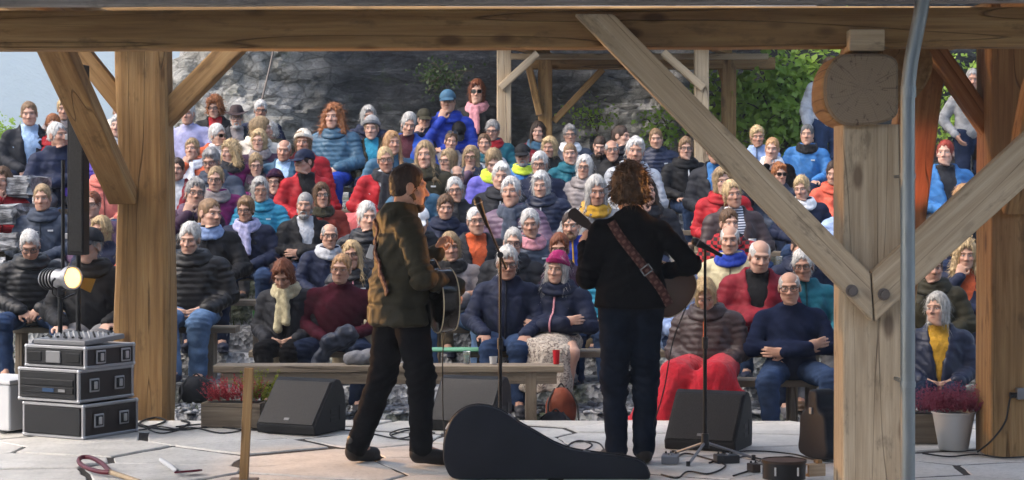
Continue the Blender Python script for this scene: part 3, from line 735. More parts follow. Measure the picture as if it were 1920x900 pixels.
def mk_scarves():
    T = {}
    for nm in ('wrap', 'tails', 'snood'):
        xs, G = grid((-0.17, -0.22, 0.60), (0.17, 0.16, 1.14), 0.011); X, Y, Z = G
        rr = np.sqrt((X * 0.92) ** 2 + (Y + 0.012) ** 2)
        big = 1.25 if nm == 'snood' else 1.0
        d = np.sqrt((rr - 0.080) ** 2 + ((Z - 1.035 - Y * 0.25) * 0.75) ** 2) - 0.028 * big
        d = smin(d, np.sqrt((rr - 0.092) ** 2 + ((Z - 1.000 - Y * 0.35) * 0.85) ** 2) - 0.026 * big, 0.012)
        if nm == 'tails':
            d = smin(d, cone(G, (-0.018, -0.115, 1.0), (-0.045, -0.152, 0.68), 0.030, 0.038, (1, 1.5, 1)), 0.02)
            d = smin(d, cone(G, (0.022, -0.120, 1.0), (0.030, -0.158, 0.74), 0.030, 0.036, (1, 1.5, 1)), 0.012)
        V, F = nets(d, xs); fold = np.sin(90 * (V[:, 0] * 0.6 + V[:, 2] * 0.8) + 4 * wnoise(V, 14)) * 0.003
        V = V + vnormals(V, F) * (fold + wnoise(V, 30) * 0.005)[:, None]; T[nm] = np2me(V, F, 'scarf_' + nm, attrs={'cp': V})
    return T
SCARF = mk_scarves()

# ---- colours (linear base colours)
C = dict(
 white=(.50, .485, .46), grey=(.24, .23, .22), lgrey=(.38, .365, .34), dgrey=(.10, .10, .10), blond=(.44, .315, .165), dblond=(.28, .195, .105), sblond=(.36, .205, .095),
 brown=(.10, .055, .028), dbrown=(.04, .023, .015), lbrown=(.19, .115, .06), auburn=(.16, .050, .020), ginger=(.27, .10, .035), redhair=(.22, .028, .015), black=(.010, .010, .011),
 j_black=(.006, .006, .007), j_navy=(.009, .013, .032), j_dark=(.013, .014, .018), j_slate=(.038, .048, .070), j_blue=(.015, .060, .30), j_royal=(.011, .030, .23), j_sky=(.030, .115, .28), j_teal=(.010, .085, .115), j_cyan=(.022, .19, .29),
 j_steel=(.035, .085, .135), j_red=(.28, .013, .018), j_coral=(.46, .085, .05), j_orange=(.44, .080, .026), j_rust=(.17, .026, .017), j_wine=(.16, .010, .018), j_maroon=(.045, .009, .016), j_magenta=(.12, .010, .070), j_purple=(.055, .022, .11), j_violet=(.075, .040, .28), j_plum=(.028, .012, .028), j_lilac=(.26, .26, .40), j_mauve=(.085, .052, .085),
 j_olive=(.026, .023, .013), j_green=(.035, .13, .045), j_beige=(.34, .30, .19), j_taupe=(.19, .165, .16), j_cream=(.55, .50, .42), j_grey=(.20, .20, .20), j_lgrey=(.36, .37, .39), j_white=(.62, .62, .62), j_lblue=(.19, .26, .42), j_brown=(.040, .026, .026), j_pink=(.45, .20, .23), j_yellow=(.38, .21, .02), j_lime=(.40, .50, .04), j_salmon=(.48, .14, .11), j_shirt=(.30, .42, .58), j_hi=(.10, .09, .35),
 jeans=(.022, .038, .080), ljeans=(.070, .12, .21), djeans=(.011, .017, .036), t_black=(.006, .006, .007), t_dk=(.007, .010, .018), t_grey=(.13, .13, .135), t_blue=(.015, .04, .26), khaki=(.17, .14, .095))
SKIN = [(.37, .22, .158), (.33, .19, .132), (.40, .245, .18), (.30, .165, .112), (.35, .205, .143)]
MALE = set('mo')
def build_person(loc, rz, sex, hstyle, hcol, jstyle, jcol, label, yaw=0.0, pitch=0.0, roll=0.0, pose_='lap', gl=None, scarf=None, inner=None, zipc=None, hat=None, beard=None,
                 trous='djeans', shoes=(.03, .03, .035), scale=1.0, seed=0, jmat=None, group=None, skirt=None, name='person', wide=1.0, imat=None, skin=None, shades_up=False, trmat='denim', fine=1):
    rs = np.random.default_rng(900 + seed)
    P = POSES[pose_]
    root = empty(name, loc, rz, label, 'person', group); root.scale = (scale * wide, scale, scale)
    skin = skin or SKIN[seed % len(SKIN)]
    k = 1 + rs.uniform(-0.05, 0.05); skin = tuple(c * k for c in skin)
    fx, fz, fy = 0.985 + rs.uniform(-0.04, 0.05), 1.0 + rs.uniform(-0.03, 0.05), 1.0 + rs.uniform(-0.03, 0.03)
    fx /= wide
    # body: trunk, limbs, hands and the turned head in one mesh
    BV, BF, BH = body_template(pose_)
    HV, HF = HEADS[sex, seed % 4, fine]; hp = HV
    off = np.array([0, -P['lean'], P['dz']])
    hv = HV * np.array([fx, fy, fz]) + HC + off
    E = Euler((R(pitch), R(roll), R(yaw)), 'XYZ').to_matrix(); En = np.array(E)
    rot = (hv - PIV - off) @ En.T + PIV + off
    w = np.clip((hv[:, 2] - 1.03 - P['dz']) / 0.05, 0, 1); w = (w * w * (3 - 2 * w))[:, None]
    hv = hv * (1 - w) + rot * w
    V = np.concatenate([BV, hv]); F = np.concatenate([BF, HF + len(BV)]); H = np.concatenate([BH, hp])
    meshobj('body', np2me(V, F, 'body', attrs={'hp': H}), 'skin', root, color=skin)
    pv = Vector(PIV + off); HM = Matrix.Translation(pv) @ E.to_4x4() @ Matrix.Translation(Vector(HC + off) - pv) @ Matrix.Diagonal((fx, fy, fz, 1))
    if hstyle and hstyle != 'none': meshobj('hair', hair(hstyle, seed), 'hair', root, matrix=HM, color=C[hcol])
    if beard: meshobj('beard', GEAR['beard'], 'hair', root, matrix=HM, color=C[beard])
    if hat:
        hk, hc = hat; nm = {'cap': 'cap', 'beanie': 'beanie', 'hat': 'hat', 'headband': 'headband'}[hk]
        meshobj(nm, GEAR[hk], 'knit' if hk in ('beanie', 'headband') else 'shell_fabric', root, matrix=HM @ Matrix.Diagonal((1.06, 1.05, 1.05, 1)), color=C.get(hc, hc) if isinstance(hc, str) else hc)
    if gl:
        M2 = HM
        if shades_up: M2 = HM @ Matrix.Translation((0, 0.012, 0.075)) @ Matrix.Rotation(R(-28), 4, 'X')
        g = meshobj('glasses', GEAR['glasses'], 'spectacle_frame', root, matrix=M2, color=(.02, .018, .018) if gl != 'gold' else (.25, .13, .07))
        meshobj('lens', GEAR['lens'], 'lens', g, color=(.03, .03, .035) if gl == 'dark' else (.93, .94, .95))
    jm = jmat or {'sweater': 'knit', 'puffer': 'puffer_nylon'}.get(jstyle, 'shell_fabric')
    meshobj('sweater' if jstyle == 'sweater' else 'jacket', jacket(pose_, jstyle), jm, root, color=C[jcol])
    if jstyle in ('open', 'coat'): meshobj('shirt', shirt(pose_), imat or 'scarf_cloth', root, color=C[inner or 'j_lgrey'])
    if zipc: meshobj('zip', zipper(pose_, jstyle), 'scarf_cloth', root, color=C[zipc])
    if jstyle in ('shell', 'puffer') and not scarf and seed % 5 < 3 and name == 'person' and not P.get('h'):
        meshobj('hood', SCARF['wrap'], jm, root, loc=(0, 0.012 - P['lean'], P['dz'] + 0.02), color=tuple(c * 0.9 for c in C[jcol])).scale = (1.12, 1.12, 0.98)
    if jstyle == 'shell' and not zipc and seed % 4 != 1 and not P.get('h'): meshobj('zip', zipper(pose_, jstyle), 'scarf_cloth', root, color=tuple(c * 0.35 for c in C[jcol]))
    if jstyle in ('shell', 'puffer') and seed % 5 in (1, 4) and not P.get('h'):
        V_ = JACK[pose_, jstyle, 'V']; m_ = (np.abs(V_[:, 0] - 0.085) < 0.03) & (np.abs(V_[:, 2] - 0.86 - P['dz']) < 0.03); yb = V_[m_][:, 1].min() - 0.003 if m_.any() else -0.15
        bm_ = bmesh.new(); b_box(bm_, (0.045, 0.004, 0.016), bevel=0.001); meshobj('badge', bm2me(bm_, 'badge'), 'scarf_cloth', root, loc=(0.085, yb, 0.86 + P['dz']), rot=(0, 0, 0.35), color=(.5, .5, .5))
    if scarf: meshobj('scarf', SCARF[scarf[0]], scarf[2] if len(scarf) > 2 else 'scarf_cloth', root, loc=(0, -P['lean'], P['dz']), color=C[scarf[1]])
    if skirt is None: meshobj('trousers', trousers(pose_), trmat, root, color=C[trous])
    for s in (0, 1): meshobj('shoe', shoe(pose_, s), 'leather', root, color=shoes)
    return root
# ================================================================ THE AUDIENCE
# photo position of the face, who, hair, outer garment, label, options
K = dict
CROWD = [
 # front, nearest the stage
 (1333, 548, 'f', 'bob', 'blond', 'puffer', 'j_brown', 'blonde woman looking down, charcoal puffer jacket with orange zip, red blanket on knees', K(pitch=32, zipc='j_orange', row=0, pose_='tucked', Y=14.95)),
 (1487, 538, 'o', 'balding', 'lgrey', 'sweater', 'j_navy', 'man with glasses and folded arms in navy sweater, front row, nearest the big post', K(gl='std', pose_='crossed', trous='jeans', row=0, yaw=-8, wide=1.08, Y=14.95)),
 (1415, 478, 'o', 'balding', 'white', 'open', 'j_wine', 'balding old man in dark red jacket over black shirt, arms folded', K(inner='j_black', pose_='crossed', pitch=10, yaw=6, row=1)),
 (1510, 500, 'f', 'full', 'white', 'shell', 'j_teal', 'white-haired woman with glasses in teal jacket, half hidden by the diagonal brace', K(gl='std', yaw=-12)),
 (1383, 450, 'o', 'balding', 'white', 'shell', 'j_beige', 'balding man in pale beige jacket with bright blue scarf', K(scarf=('wrap', 'j_royal'), pitch=6, row=2)),
 (1368, 420, 'f', 'full', 'brown', 'shell', 'j_red', 'brown-haired person in red and black plaid jacket behind the beige jacket', K(jmat='plaid_cloth', yaw=15)),
 (1498, 460, 'm', 'short', 'dbrown', 'shell', 'j_navy', 'person in dark blue coat, face hidden behind the diagonal timber', K()),
 (1035, 503, 'f', 'long', 'lgrey', 'shell', 'j_navy', 'woman in magenta beanie and navy jacket with a patterned skirt', K(hat=('beanie', (.24, .02, .09)), yaw=-14, pitch=6, skirt=1, zipc='j_pink', row=1)),
 (946, 494, 'o', 'full', 'white', 'shell', 'j_navy', 'white-haired man in navy rain jacket behind the microphone stand', K(trous='jeans', yaw=6, pose_='knees', row=1, gl='std')),
 (545, 510, 'f', 'bob', 'auburn', 'coat', 'j_dark', 'auburn-haired woman looking down in long black coat with cream scarf', K(pitch=30, scarf=('tails', 'j_beige'), inner='j_black', trous='t_black', row=1)),
 (630, 503, 'm', 'short', 'sblond', 'sweater', 'j_maroon', 'fair-haired man with glasses in maroon sweater beside the cream scarf', K(gl='gold', pitch=4, wide=1.1, trous='djeans', pose_='lap_wide', row=1)),
 (672, 478, 'f', 'long', 'blond', 'puffer', 'j_dark', 'blonde woman in dark puffer jacket with pink zip behind the left guitarist', K(zipc='j_pink', gl='std')),
 (363, 447, 'f', 'full', 'white', 'puffer', 'j_black', 'white-haired woman in black puffer jacket and light jeans beside the left post', K(trous='ljeans', pitch=10, pose_='tucked', legs='A', row=2, wide=1.1)),
 (853, 465, 'f', 'bob', 'dblond', 'shell', 'j_taupe', 'woman in taupe quilted jacket and dark scarf right of the left guitarist', K(scarf=('wrap', 'j_black'), trous='ljeans', yaw=5, pose_='crossed')),
 (1128, 486, 'f', 'short', 'brown', 'puffer', 'j_cyan', 'person in bright cyan puffer jacket mostly hidden by the right guitarist', K(yaw=-10, row=2, pose_='lap')),
 (1288, 492, 'f', 'full', 'grey', 'puffer', 'j_lblue', 'person in pale blue puffer jacket and jeans behind the right guitar', K(trous='jeans')),
 (60, 455, 'o', 'short', 'white', 'puffer', 'j_black', 'white-haired man looking down in black puffer jacket, far left', K(gl='std', pitch=30, pose_='lap_wide', yaw=6, trous='jeans')),
 (180, 462, 'o', 'short', 'grey', 'shell', 'j_black', 'man in dark peaked cap and black jacket behind the lit lantern', K(hat=('cap', 'j_dark'), yaw=-18, pose_='knees', trous='t_grey')),
 (240, 470, 'f', 'bob', 'grey', 'shell', 'j_coral', 'person in orange-red jacket tucked behind the left post', K()),
 (610, 442, 'o', 'balding', 'grey', 'shell', 'j_navy', 'bald man with glasses in navy jacket with pale grey hood', K(gl='std', scarf=('wrap', 'j_lgrey'), yaw=6)),
 (891, 416, 'o', 'short', 'white', 'open', 'j_dark', 'man with glasses in dark jacket with vivid orange lining', K(gl='std', inner='j_orange', wide=1.08)),
 (991, 419, 'f', 'full', 'white', 'puffer', 'j_slate', 'white-haired woman in slate puffer jacket with pink collar', K(scarf=('wrap', 'j_pink'))),
 (955, 455, 'o', 'short', 'lgrey', 'shell', 'j_dark', 'grey-haired man with glasses in dark jacket just above the white-haired man', K(gl='std')),
 (1048, 467, 'f', 'full', 'auburn', 'shell', 'j_plum', 'auburn-haired woman with glasses in plum jacket behind the magenta beanie', K(gl='std', pitch=8)),
 (1084, 422, 'm', 'short', 'dbrown', 'shell', 'j_royal', 'man with short beard in royal blue jacket behind the guitar headstock', K(beard='lbrown', yaw=-8, zipc='j_yellow')),
 (793, 415, 'm', 'short', 'grey', 'shell', 'j_dark', 'man in white peaked cap right beside the left guitarist', K(hat=('cap', 'j_white'), pitch=10)),
 (833, 390, 'm', 'full', 'brown', 'shell', 'j_navy', 'brown-haired man in navy jacket with small white chest badge', K(yaw=6, pitch=6)),
 (695, 408, 'o', 'full', 'white', 'puffer', 'j_dark', 'white-haired person mostly hidden behind the left guitarist shoulder', K(yaw=20)),
 (468, 392, 'f', 'full', 'lbrown', 'open', 'j_navy', 'woman with glasses in navy jacket with long lilac scarf', K(gl='std', scarf=('tails', 'j_lilac'), inner='j_dark', trous='jeans', yaw=-6)),
 (573, 385, 'o', 'crop', 'grey', 'open', 'j_black', 'man with cropped grey beard in black jacket over pale shirt', K(beard='grey', inner='j_lgrey', yaw=-6)),
 (385, 400, 'f', 'pony', 'lbrown', 'shell', 'j_black', 'young woman with ponytail looking aside in black jacket', K(yaw=38, pitch=6, scarf=('wrap', 'j_lblue'))),
 (85, 372, 'm', 'short', 'dblond', 'shell', 'j_slate', 'young man with short fair hair in blue-grey jacket left of the black mast', K(yaw=4, pitch=6, pose_='lap_wide')),
 (183, 383, 'm', 'short', 'auburn', 'sweater', 'j_mauve', 'person with short red-brown hair and glasses in purple sweater', K(gl='std', pitch=4)),
 (187, 432, 'f', 'bob', 'blond', 'shell', 'j_navy', 'blonde person just behind the dark peaked cap', K(yaw=-15)),
 (352, 364, 'f', 'full', 'grey', 'shell', 'j_plum', 'grey-haired woman with dark glasses and patterned scarf beside the left post', K(gl='std', scarf=('wrap', 'j_mauve'), yaw=12)),
 (403, 336, 'f', 'short', 'dblond', 'shell', 'j_magenta', 'woman with glasses in bright magenta jacket and grey scarf', K(gl='std', scarf=('wrap', 'j_taupe'), zipc='j_pink')),
 (484, 357, 'f', 'bob', 'lgrey', 'puffer', 'j_cyan', 'fair-haired woman with glasses in cyan puffer jacket', K(gl='gold')),
 (524, 342, 'f', 'long', 'auburn', 'shell', 'j_plum', 'woman with glasses, long dark red hair and dark purple jacket', K(gl='std', hat=('beanie', 'j_plum'))),
 (605, 368, 'f', 'bob', 'brown', 'shell', 'j_rust', 'brown-haired woman with glasses in rust red jacket', K(gl='std', scarf=('wrap', 'j_olive'))),
 (866, 358, 'o', 'full', 'white', 'shell', 'j_dark', 'white-haired woman with glasses in dark jacket above the navy jacket man', K(gl='std')),
 (935, 332, 'm', 'full', 'white', 'shell', 'j_dark', 'white-haired man in dark zipped jacket in the middle rows', K(zipc='j_lgrey')),
 (970, 362, 'f', 'full', 'white', 'puffer', 'j_mauve', 'smiling white-haired woman in purple puffer jacket with grey scarf', K(scarf=('tails', 'j_slate'), yaw=-8, pitch=-4)),
 (1028, 346, 'f', 'bob', 'white', 'puffer', 'j_navy', 'woman with white bob in navy puffer jacket with pale zip', K(zipc='j_lgrey', pitch=8)),
 (1110, 357, 'f', 'long', 'lgrey', 'shell', 'j_grey', 'woman with long silver hair and mustard scarf left of the right guitarist', K(scarf=('wrap', 'j_yellow'), pitch=8)),
 (853, 331, 'o', 'balding', 'grey', 'shell', 'j_taupe', 'bald man with glasses behind the left guitarist head', K(gl='std', pitch=4)),
 (1218, 360, 'f', 'long', 'dbrown', 'shell', 'j_dark', 'dark-haired woman peeking out right of the right guitarist neck', K(yaw=10)),
 (1178, 284, 'o', 'full', 'white', 'shell', 'j_lgrey', 'white-haired person in pale grey jacket right behind the right guitarist head', K()),
 (1365, 340, 'f', 'bob', 'dblond', 'shell', 'j_red', 'person in bright red jacket under the diagonal brace', K(yaw=10, pose_='tucked')),
 (1388, 366, 'f', 'full', 'blond', 'open', 'j_brown', 'woman in dark brown leather jacket over striped top holding a cup', K(inner='j_white', imat='striped_cloth', jmat='leather', trous='jeans')),
 (1466, 328, 'f', 'full', 'ginger', 'shell', 'j_slate', 'ginger woman with sunglasses just right of the diagonal brace', K(gl='dark', yaw=10)),
 (1510, 353, 'f', 'full', 'blond', 'shell', 'j_navy', 'woman with short blonde hair in navy jacket looking aside', K(yaw=-22, pitch=6, scarf=('wrap', 'j_white'))),
 (1566, 326, 'f', 'full', 'dbrown', 'shell', 'j_coral', 'brown-haired woman in orange jacket beside the big post', K(yaw=-18)),
 (1592, 380, 'f', 'short', 'grey', 'puffer', 'j_lblue', 'person in light blue puffer jacket hidden behind the big post', K()),
 (719, 299, 'f', 'short', 'blond', 'open', 'j_red', 'woman with glasses in red and grey jacket with black scarf, pink blanket on lap', K(gl='std', scarf=('tails', 'j_dark'), inner='j_lgrey', pose_='lap_wide')),
 (801, 292, 'f', 'long', 'dblond', 'shell', 'j_olive', 'woman with long fair hair and chunky olive scarf', K(scarf=('snood', 'j_olive'), yaw=-4)),
 (840, 302, 'f', 'bob', 'dblond', 'open', 'j_olive', 'fair-haired woman with glasses looking left, green top under olive jacket', K(gl='std', inner='j_green', yaw=-35)),
 (881, 294, 'f', 'long', 'dblond', 'shell', 'j_mauve', 'woman with long fair hair, glasses and navy snood', K(gl='std', scarf=('snood', 'j_slate'), yaw=-8)),
 (931, 302, 'f', 'full', 'dblond', 'shell', 'j_hi', 'person in violet jacket with yellow-green shoulders, head bowed', K(pitch=25, scarf=('snood', 'j_lime'))),
 (985, 292, 'o', 'short', 'grey', 'shell', 'j_sky', 'bearded man in dark cap and bright blue and lime jacket', K(hat=('cap', 'j_black'), beard='grey', gl='std', scarf=('wrap', 'j_lime'))),
 (1017, 309, 'f', 'full', 'white', 'shell', 'j_navy', 'white-haired woman with glasses in navy jacket beside the lime collar', K(gl='std')),
 (1073, 289, 'm', 'crop', 'lbrown', 'shell', 'j_teal', 'balding man in petrol blue hooded jacket', K(yaw=-6)),
 (1097, 315, 'f', 'bob', 'white', 'puffer', 'j_taupe', 'woman with white bob and glasses in taupe puffer jacket', K(gl='std', yaw=-6)),
 (1121, 272, 'm', 'crop', 'dbrown', 'open', 'j_navy', 'man with cropped dark hair looking down in dark jacket', K(pitch=22, inner='j_black', beard='dbrown')),
 (1157, 283, 'o', 'balding', 'grey', 'shell', 'j_black', 'balding man with glasses in black jacket left of the right guitarist head', K(gl='std', wide=1.05)),
 (1239, 260, 'm', 'short', 'lbrown', 'puffer', 'j_navy', 'man with short hair in navy jacket right of the right guitarist head', K(pitch=4, pose_='tucked')),
 (1291, 280, 'f', 'full', 'lbrown', 'shell', 'j_black', 'woman with glasses in black jacket with white zip left of the brace', K(gl='std', zipc='j_white', pose_='knees', trous='jeans')),
 (1357, 282, 'm', 'short', 'brown', 'open', 'j_dark', 'person in dark jacket with bright blue front, face behind the brace', K(inner='j_sky')),
 (1443, 279, 'm', 'short', 'sblond', 'sweater', 'j_black', 'red-blond man in black sweater with white collar', K(scarf=('wrap', 'j_white'), yaw=-10)),
 (1425, 257, 'f', 'full', 'blond', 'shell', 'j_lblue', 'woman with short blonde hair in grey-blue jacket above the black sweater', K(yaw=6)),
 (1505, 253, 'm', 'short', 'dgrey', 'shell', 'j_sky', 'man with grey hair in bright blue jacket and black neck scarf', K(scarf=('wrap', 'j_black'), yaw=-8, beard=None)),
 # left and middle back rows
 (50, 214, 'm', 'short', 'lbrown', 'open', 'j_dark', 'man in dark cardigan over blue shirt sitting high at far left', K(inner='j_shirt', pose_='lap_wide', trous='djeans', yaw=6, row=8)),
 (122, 205, 'f', 'full', 'blond', 'shell', 'j_taupe', 'fair-haired person half behind the top of the black mast', K()),
 (104, 238, 'f', 'full', 'ginger', 'shell', 'j_red', 'red-haired woman in red jacket behind the navy jacket, left of the mast', K(yaw=10, row=8)),
 (116, 254, 'o', 'short', 'white', 'shell', 'j_navy', 'white-haired man in navy jacket looking aside, left of the mast', K(yaw=42, wide=1.05, row=7)),
 (174, 280, 'f', 'bob', 'brown', 'puffer', 'j_violet', 'person in violet puffer jacket behind the left brace', K()),
 (206, 310, 'f', 'bob', 'grey', 'shell', 'j_salmon', 'person in salmon jacket behind the foot of the left brace', K()),
 (213, 209, 'f', 'full', 'blond', 'shell', 'j_cream', 'blonde woman just left of the left post, back row', K(yaw=6)),
 (218, 237, 'o', 'full', 'white', 'shell', 'j_lgrey', 'white-haired person left of the left post below the blonde woman', K()),
 (-8, 340, 'f', 'bob', 'brown', 'shell', 'j_red', 'person in red jacket cut by the left picture edge', K()),
 (332, 318, 'm', 'short', 'dbrown', 'open', 'j_wine', 'dark-haired person in dark red jacket just right of the left post', K(inner='j_lgrey')),
 (360, 213, 'o', 'full', 'white', 'sweater', 'j_lilac', 'white-haired woman in lavender fleece, back row', K(yaw=-4)),
 (405, 203, 'f', 'curly', 'ginger', 'open', 'j_black', 'woman with curly ginger hair and glasses, red top under black jacket', K(gl='std', inner='j_red')),
 (438, 221, 'o', 'short', 'grey', 'open', 'j_dark', 'bearded man in grey brimmed hat and dark waistcoat', K(hat=('hat', 'j_brown'), gl='std', beard='lgrey', inner='j_taupe', pitch=6)),
 (488, 208, 'o', 'full', 'white', 'open', 'j_navy', 'white-haired man with glasses in navy and white jacket, back row by the rock', K(gl='std', inner='j_white', yaw=6)),
 (398, 254, 'o', 'full', 'white', 'open', 'j_orange', 'white-haired man with sunglasses in orange jacket looking right', K(gl='dark', yaw=38, inner='j_white')),
 (476, 241, 'f', 'bob', 'dblond', 'shell', 'j_cream', 'blonde woman turned away in cream jacket', K(yaw=85)),
 (514, 247, 'f', 'full', 'lgrey', 'shell', 'j_olive', 'grey-haired woman turned left in grey-green jacket', K(yaw=-62, pitch=10)),
 (489, 264, 'f', 'bob', 'blond', 'open', 'j_plum', 'blonde woman with glasses in dark plum cardigan and pale scarf', K(gl='gold', inner='j_slate', scarf=('wrap', 'j_taupe'))),
 (527, 282, 'o', 'balding', 'white', 'open', 'j_steel', 'balding man in blue blazer over light blue shirt', K(inner='j_shirt', pitch=6, wide=1.05)),
 (359, 282, 'f', 'full', 'dblond', 'puffer', 'j_orange', 'woman in orange jacket with long white scarf', K(scarf=('tails', 'j_white'), pitch=-6)),
 (437, 285, 'f', 'wavy', 'blond', 'shell', 'j_magenta', 'woman with thick blonde hair looking left in purple jacket and dark scarf', K(scarf=('snood', 'j_dark'), yaw=-42)),
 (404, 302, 'o', 'full', 'grey', 'shell', 'j_slate', 'grey-haired man with glasses in blue-grey jacket behind the magenta jacket', K(gl='std', pitch=14)),
 (487, 310, 'f', 'full', 'dblond', 'shell', 'j_dark', 'woman with glasses in charcoal jacket with purple collar', K(gl='std', scarf=('wrap', 'j_plum'), yaw=6)),
 (573, 267, 'f', 'bob', 'lbrown', 'shell', 'j_red', 'woman in white knitted hat and red jacket', K(hat=('beanie', 'j_cream'))),
 (572, 304, 'm', 'short', 'dbrown', 'open', 'j_red', 'man in navy peaked cap looking left, red and black jacket', K(hat=('cap', 'j_navy'), yaw=-40, inner='j_black')),
 (630, 220, 'f', 'wavy', 'ginger', 'puffer', 'j_steel', 'woman with wavy ginger hair in steel blue puffer jacket', K(pose_='lap', trous='t_blue')),
 (684, 219, 'f', 'bob', 'lgrey', 'shell', 'j_navy', 'grey-haired woman with glasses in navy jacket behind the grey beanie', K(gl='std', yaw=12)),
 (704, 241, 'f', 'short', 'dblond', 'open', 'j_olive', 'person in grey knitted beanie, cyan jacket under olive coat', K(hat=('beanie', 'j_grey'), inner='j_cyan', yaw=-4)),
 (733, 270, 'f', 'long', 'sblond', 'shell', 'j_steel', 'woman with long strawberry blonde hair in grey-teal jacket', K(yaw=18)),
 (766, 234, 'f', 'full', 'lgrey', 'open', 'j_blue', 'woman with short grey-blonde hair in vivid blue jacket', K(inner='j_maroon', pitch=10, yaw=12, roll=8)),
 (798, 224, 'm', 'short', 'brown', 'shell', 'j_navy', 'man in camouflage green cap and navy jacket', K(hat=('cap', 'j_olive'), yaw=14)),
 (842, 192, 'm', 'short', 'brown', 'shell', 'j_royal', 'man in blue cap with hand at his mouth, back row', K(hat=('cap', 'j_steel'), pose_='chin', row=9, gl=None)),
 (898, 174, 'f', 'bob', 'auburn', 'open', 'j_black', 'woman with sunglasses and long pink scarf in black jacket, highest of the back row', K(gl='dark', scarf=('tails', 'j_pink'), inner='j_black', row=10, pose_='tucked')),
 (853, 244, 'm', 'short', 'dbrown', 'shell', 'j_sky', 'man bowing in black cap and blue jacket', K(hat=('cap', 'j_black'), pitch=35)),
 (838, 266, 'f', 'tied', 'brown', 'shell', 'j_taupe', 'brown-haired woman with sunglasses pushed up on her hair', K(gl='dark', shades_up=True)),
 (927, 245, 'o', 'full', 'grey', 'shell', 'j_teal', 'grey-haired person with glasses, red scarf and teal jacket by the pale post', K(gl='std', scarf=('wrap', 'j_red'))),
 (908, 270, 'f', 'tied', 'brown', 'shell', 'j_lgrey', 'woman with tied-back brown hair in pale patterned jacket', K(scarf=('wrap', 'j_teal'))),
 (1003, 248, 'f', 'long', 'dbrown', 'shell', 'j_wine', 'woman with long dark hair below the far shelter, wine jacket', K(scarf=('wrap', 'j_steel'))),
 (1024, 277, 'f', 'bob', 'blond', 'shell', 'j_black', 'blonde woman in black jacket looking left', K(yaw=-14)),
 (1068, 254, 'o', 'full', 'grey', 'open', 'j_slate', 'grey-haired person with glasses and white hood under the far shelter', K(gl='std', inner='j_white', scarf=('wrap', 'j_white'))),
 (1160, 256, 'm', 'short', 'dbrown', 'shell', 'j_dark', 'dark-haired person facing away behind the balding man', K(yaw=60)),
 (785, 335, 'm', 'full', 'dblond', 'shell', 'j_steel', 'person in blue jacket hidden behind the left guitarist face', K()),
 (1780, 288, 'f', 'short', 'redhair', 'open', 'j_sky', 'woman with short red hair in bright blue jacket right of the red-lit timber', K(yaw=-20, inner='j_dark')),
 (1792, 372, 'f', 'bob', 'sblond', 'shell', 'j_dark', 'fair-haired person just above the right diagonal brace', K(pitch=20)),
 (1813, 478, 'f', 'wavy', 'blond', 'open', 'j_navy', 'blonde woman resting chin on hand, navy jacket with orange trim', K(pose_='chin', inner='j_orange', trous='djeans')),
 (1762, 583, 'f', 'bob', 'lgrey', 'open', 'j_navy', 'woman with silver bob in black puffer jacket over mustard sweater', K(inner='j_yellow', yaw=-30, pitch=-6, jmat='puffer_nylon', row=0, Y=14.6)),
 (1750, 500, 'm', 'short', 'brown', 'shell', 'j_olive', 'person in dark green coat hidden below the right diagonal brace', K()),
 (1553, 128, 'm', 'short', 'brown', 'open', 'j_lgrey', 'man standing behind the log end in pale grey and black jacket', K(pose_='stand', Y=23.9, inner='j_lgrey')),
 (1822, 150, 'm', 'short', 'grey', 'sweater', 'j_grey', 'man standing with hands in pockets in grey wool sweater', K(pose_='stand_pocket', Y=23.2, trous='djeans', wide=1.08)),
]
ROWS_ALL = ROWS + [23.7]; ROWZ_ALL = ROWZ + [1.60]
def skirt_mesh():
    P = POSES['lap']; xs, G = grid((-0.34, -0.72, 0.12), (0.34, 0.2, 0.72), 0.016); X, Y, Z = G
    d = ell(G, (0, 0.0, 0.55), (0.19, 0.15, 0.11))
    d = smin(d, cone(G, (-0.12, -0.42, 0.50), (0.12, -0.42, 0.50), 0.085, 0.085), 0.05); d = smin(d, cone(G, (0, 0, 0.54), (0, -0.40, 0.51), 0.15, 0.12, (0.75, 1, 1.2)), 0.05)
    d = smin(d, cone(G, (0, -0.44, 0.46), (0, -0.47, 0.20), 0.12, 0.14, (0.62, 1, 1)), 0.05); d = smax(d, -(Z - 0.17 - 0.02 * np.sin(X * 30)), 0.01)
    V, F = nets(d, xs); fold = np.sin(38 * V[:, 0] + 3 * wnoise(V, 8)) * 0.010 * np.clip((0.55 - V[:, 2]) * 4, 0.2, 1)
    V = V + vnormals(V, F) * (fold + wnoise(V, 22) * 0.006)[:, None]
    return np2me(V, F, 'skirt', attrs={'cp': V})
PLACED = []
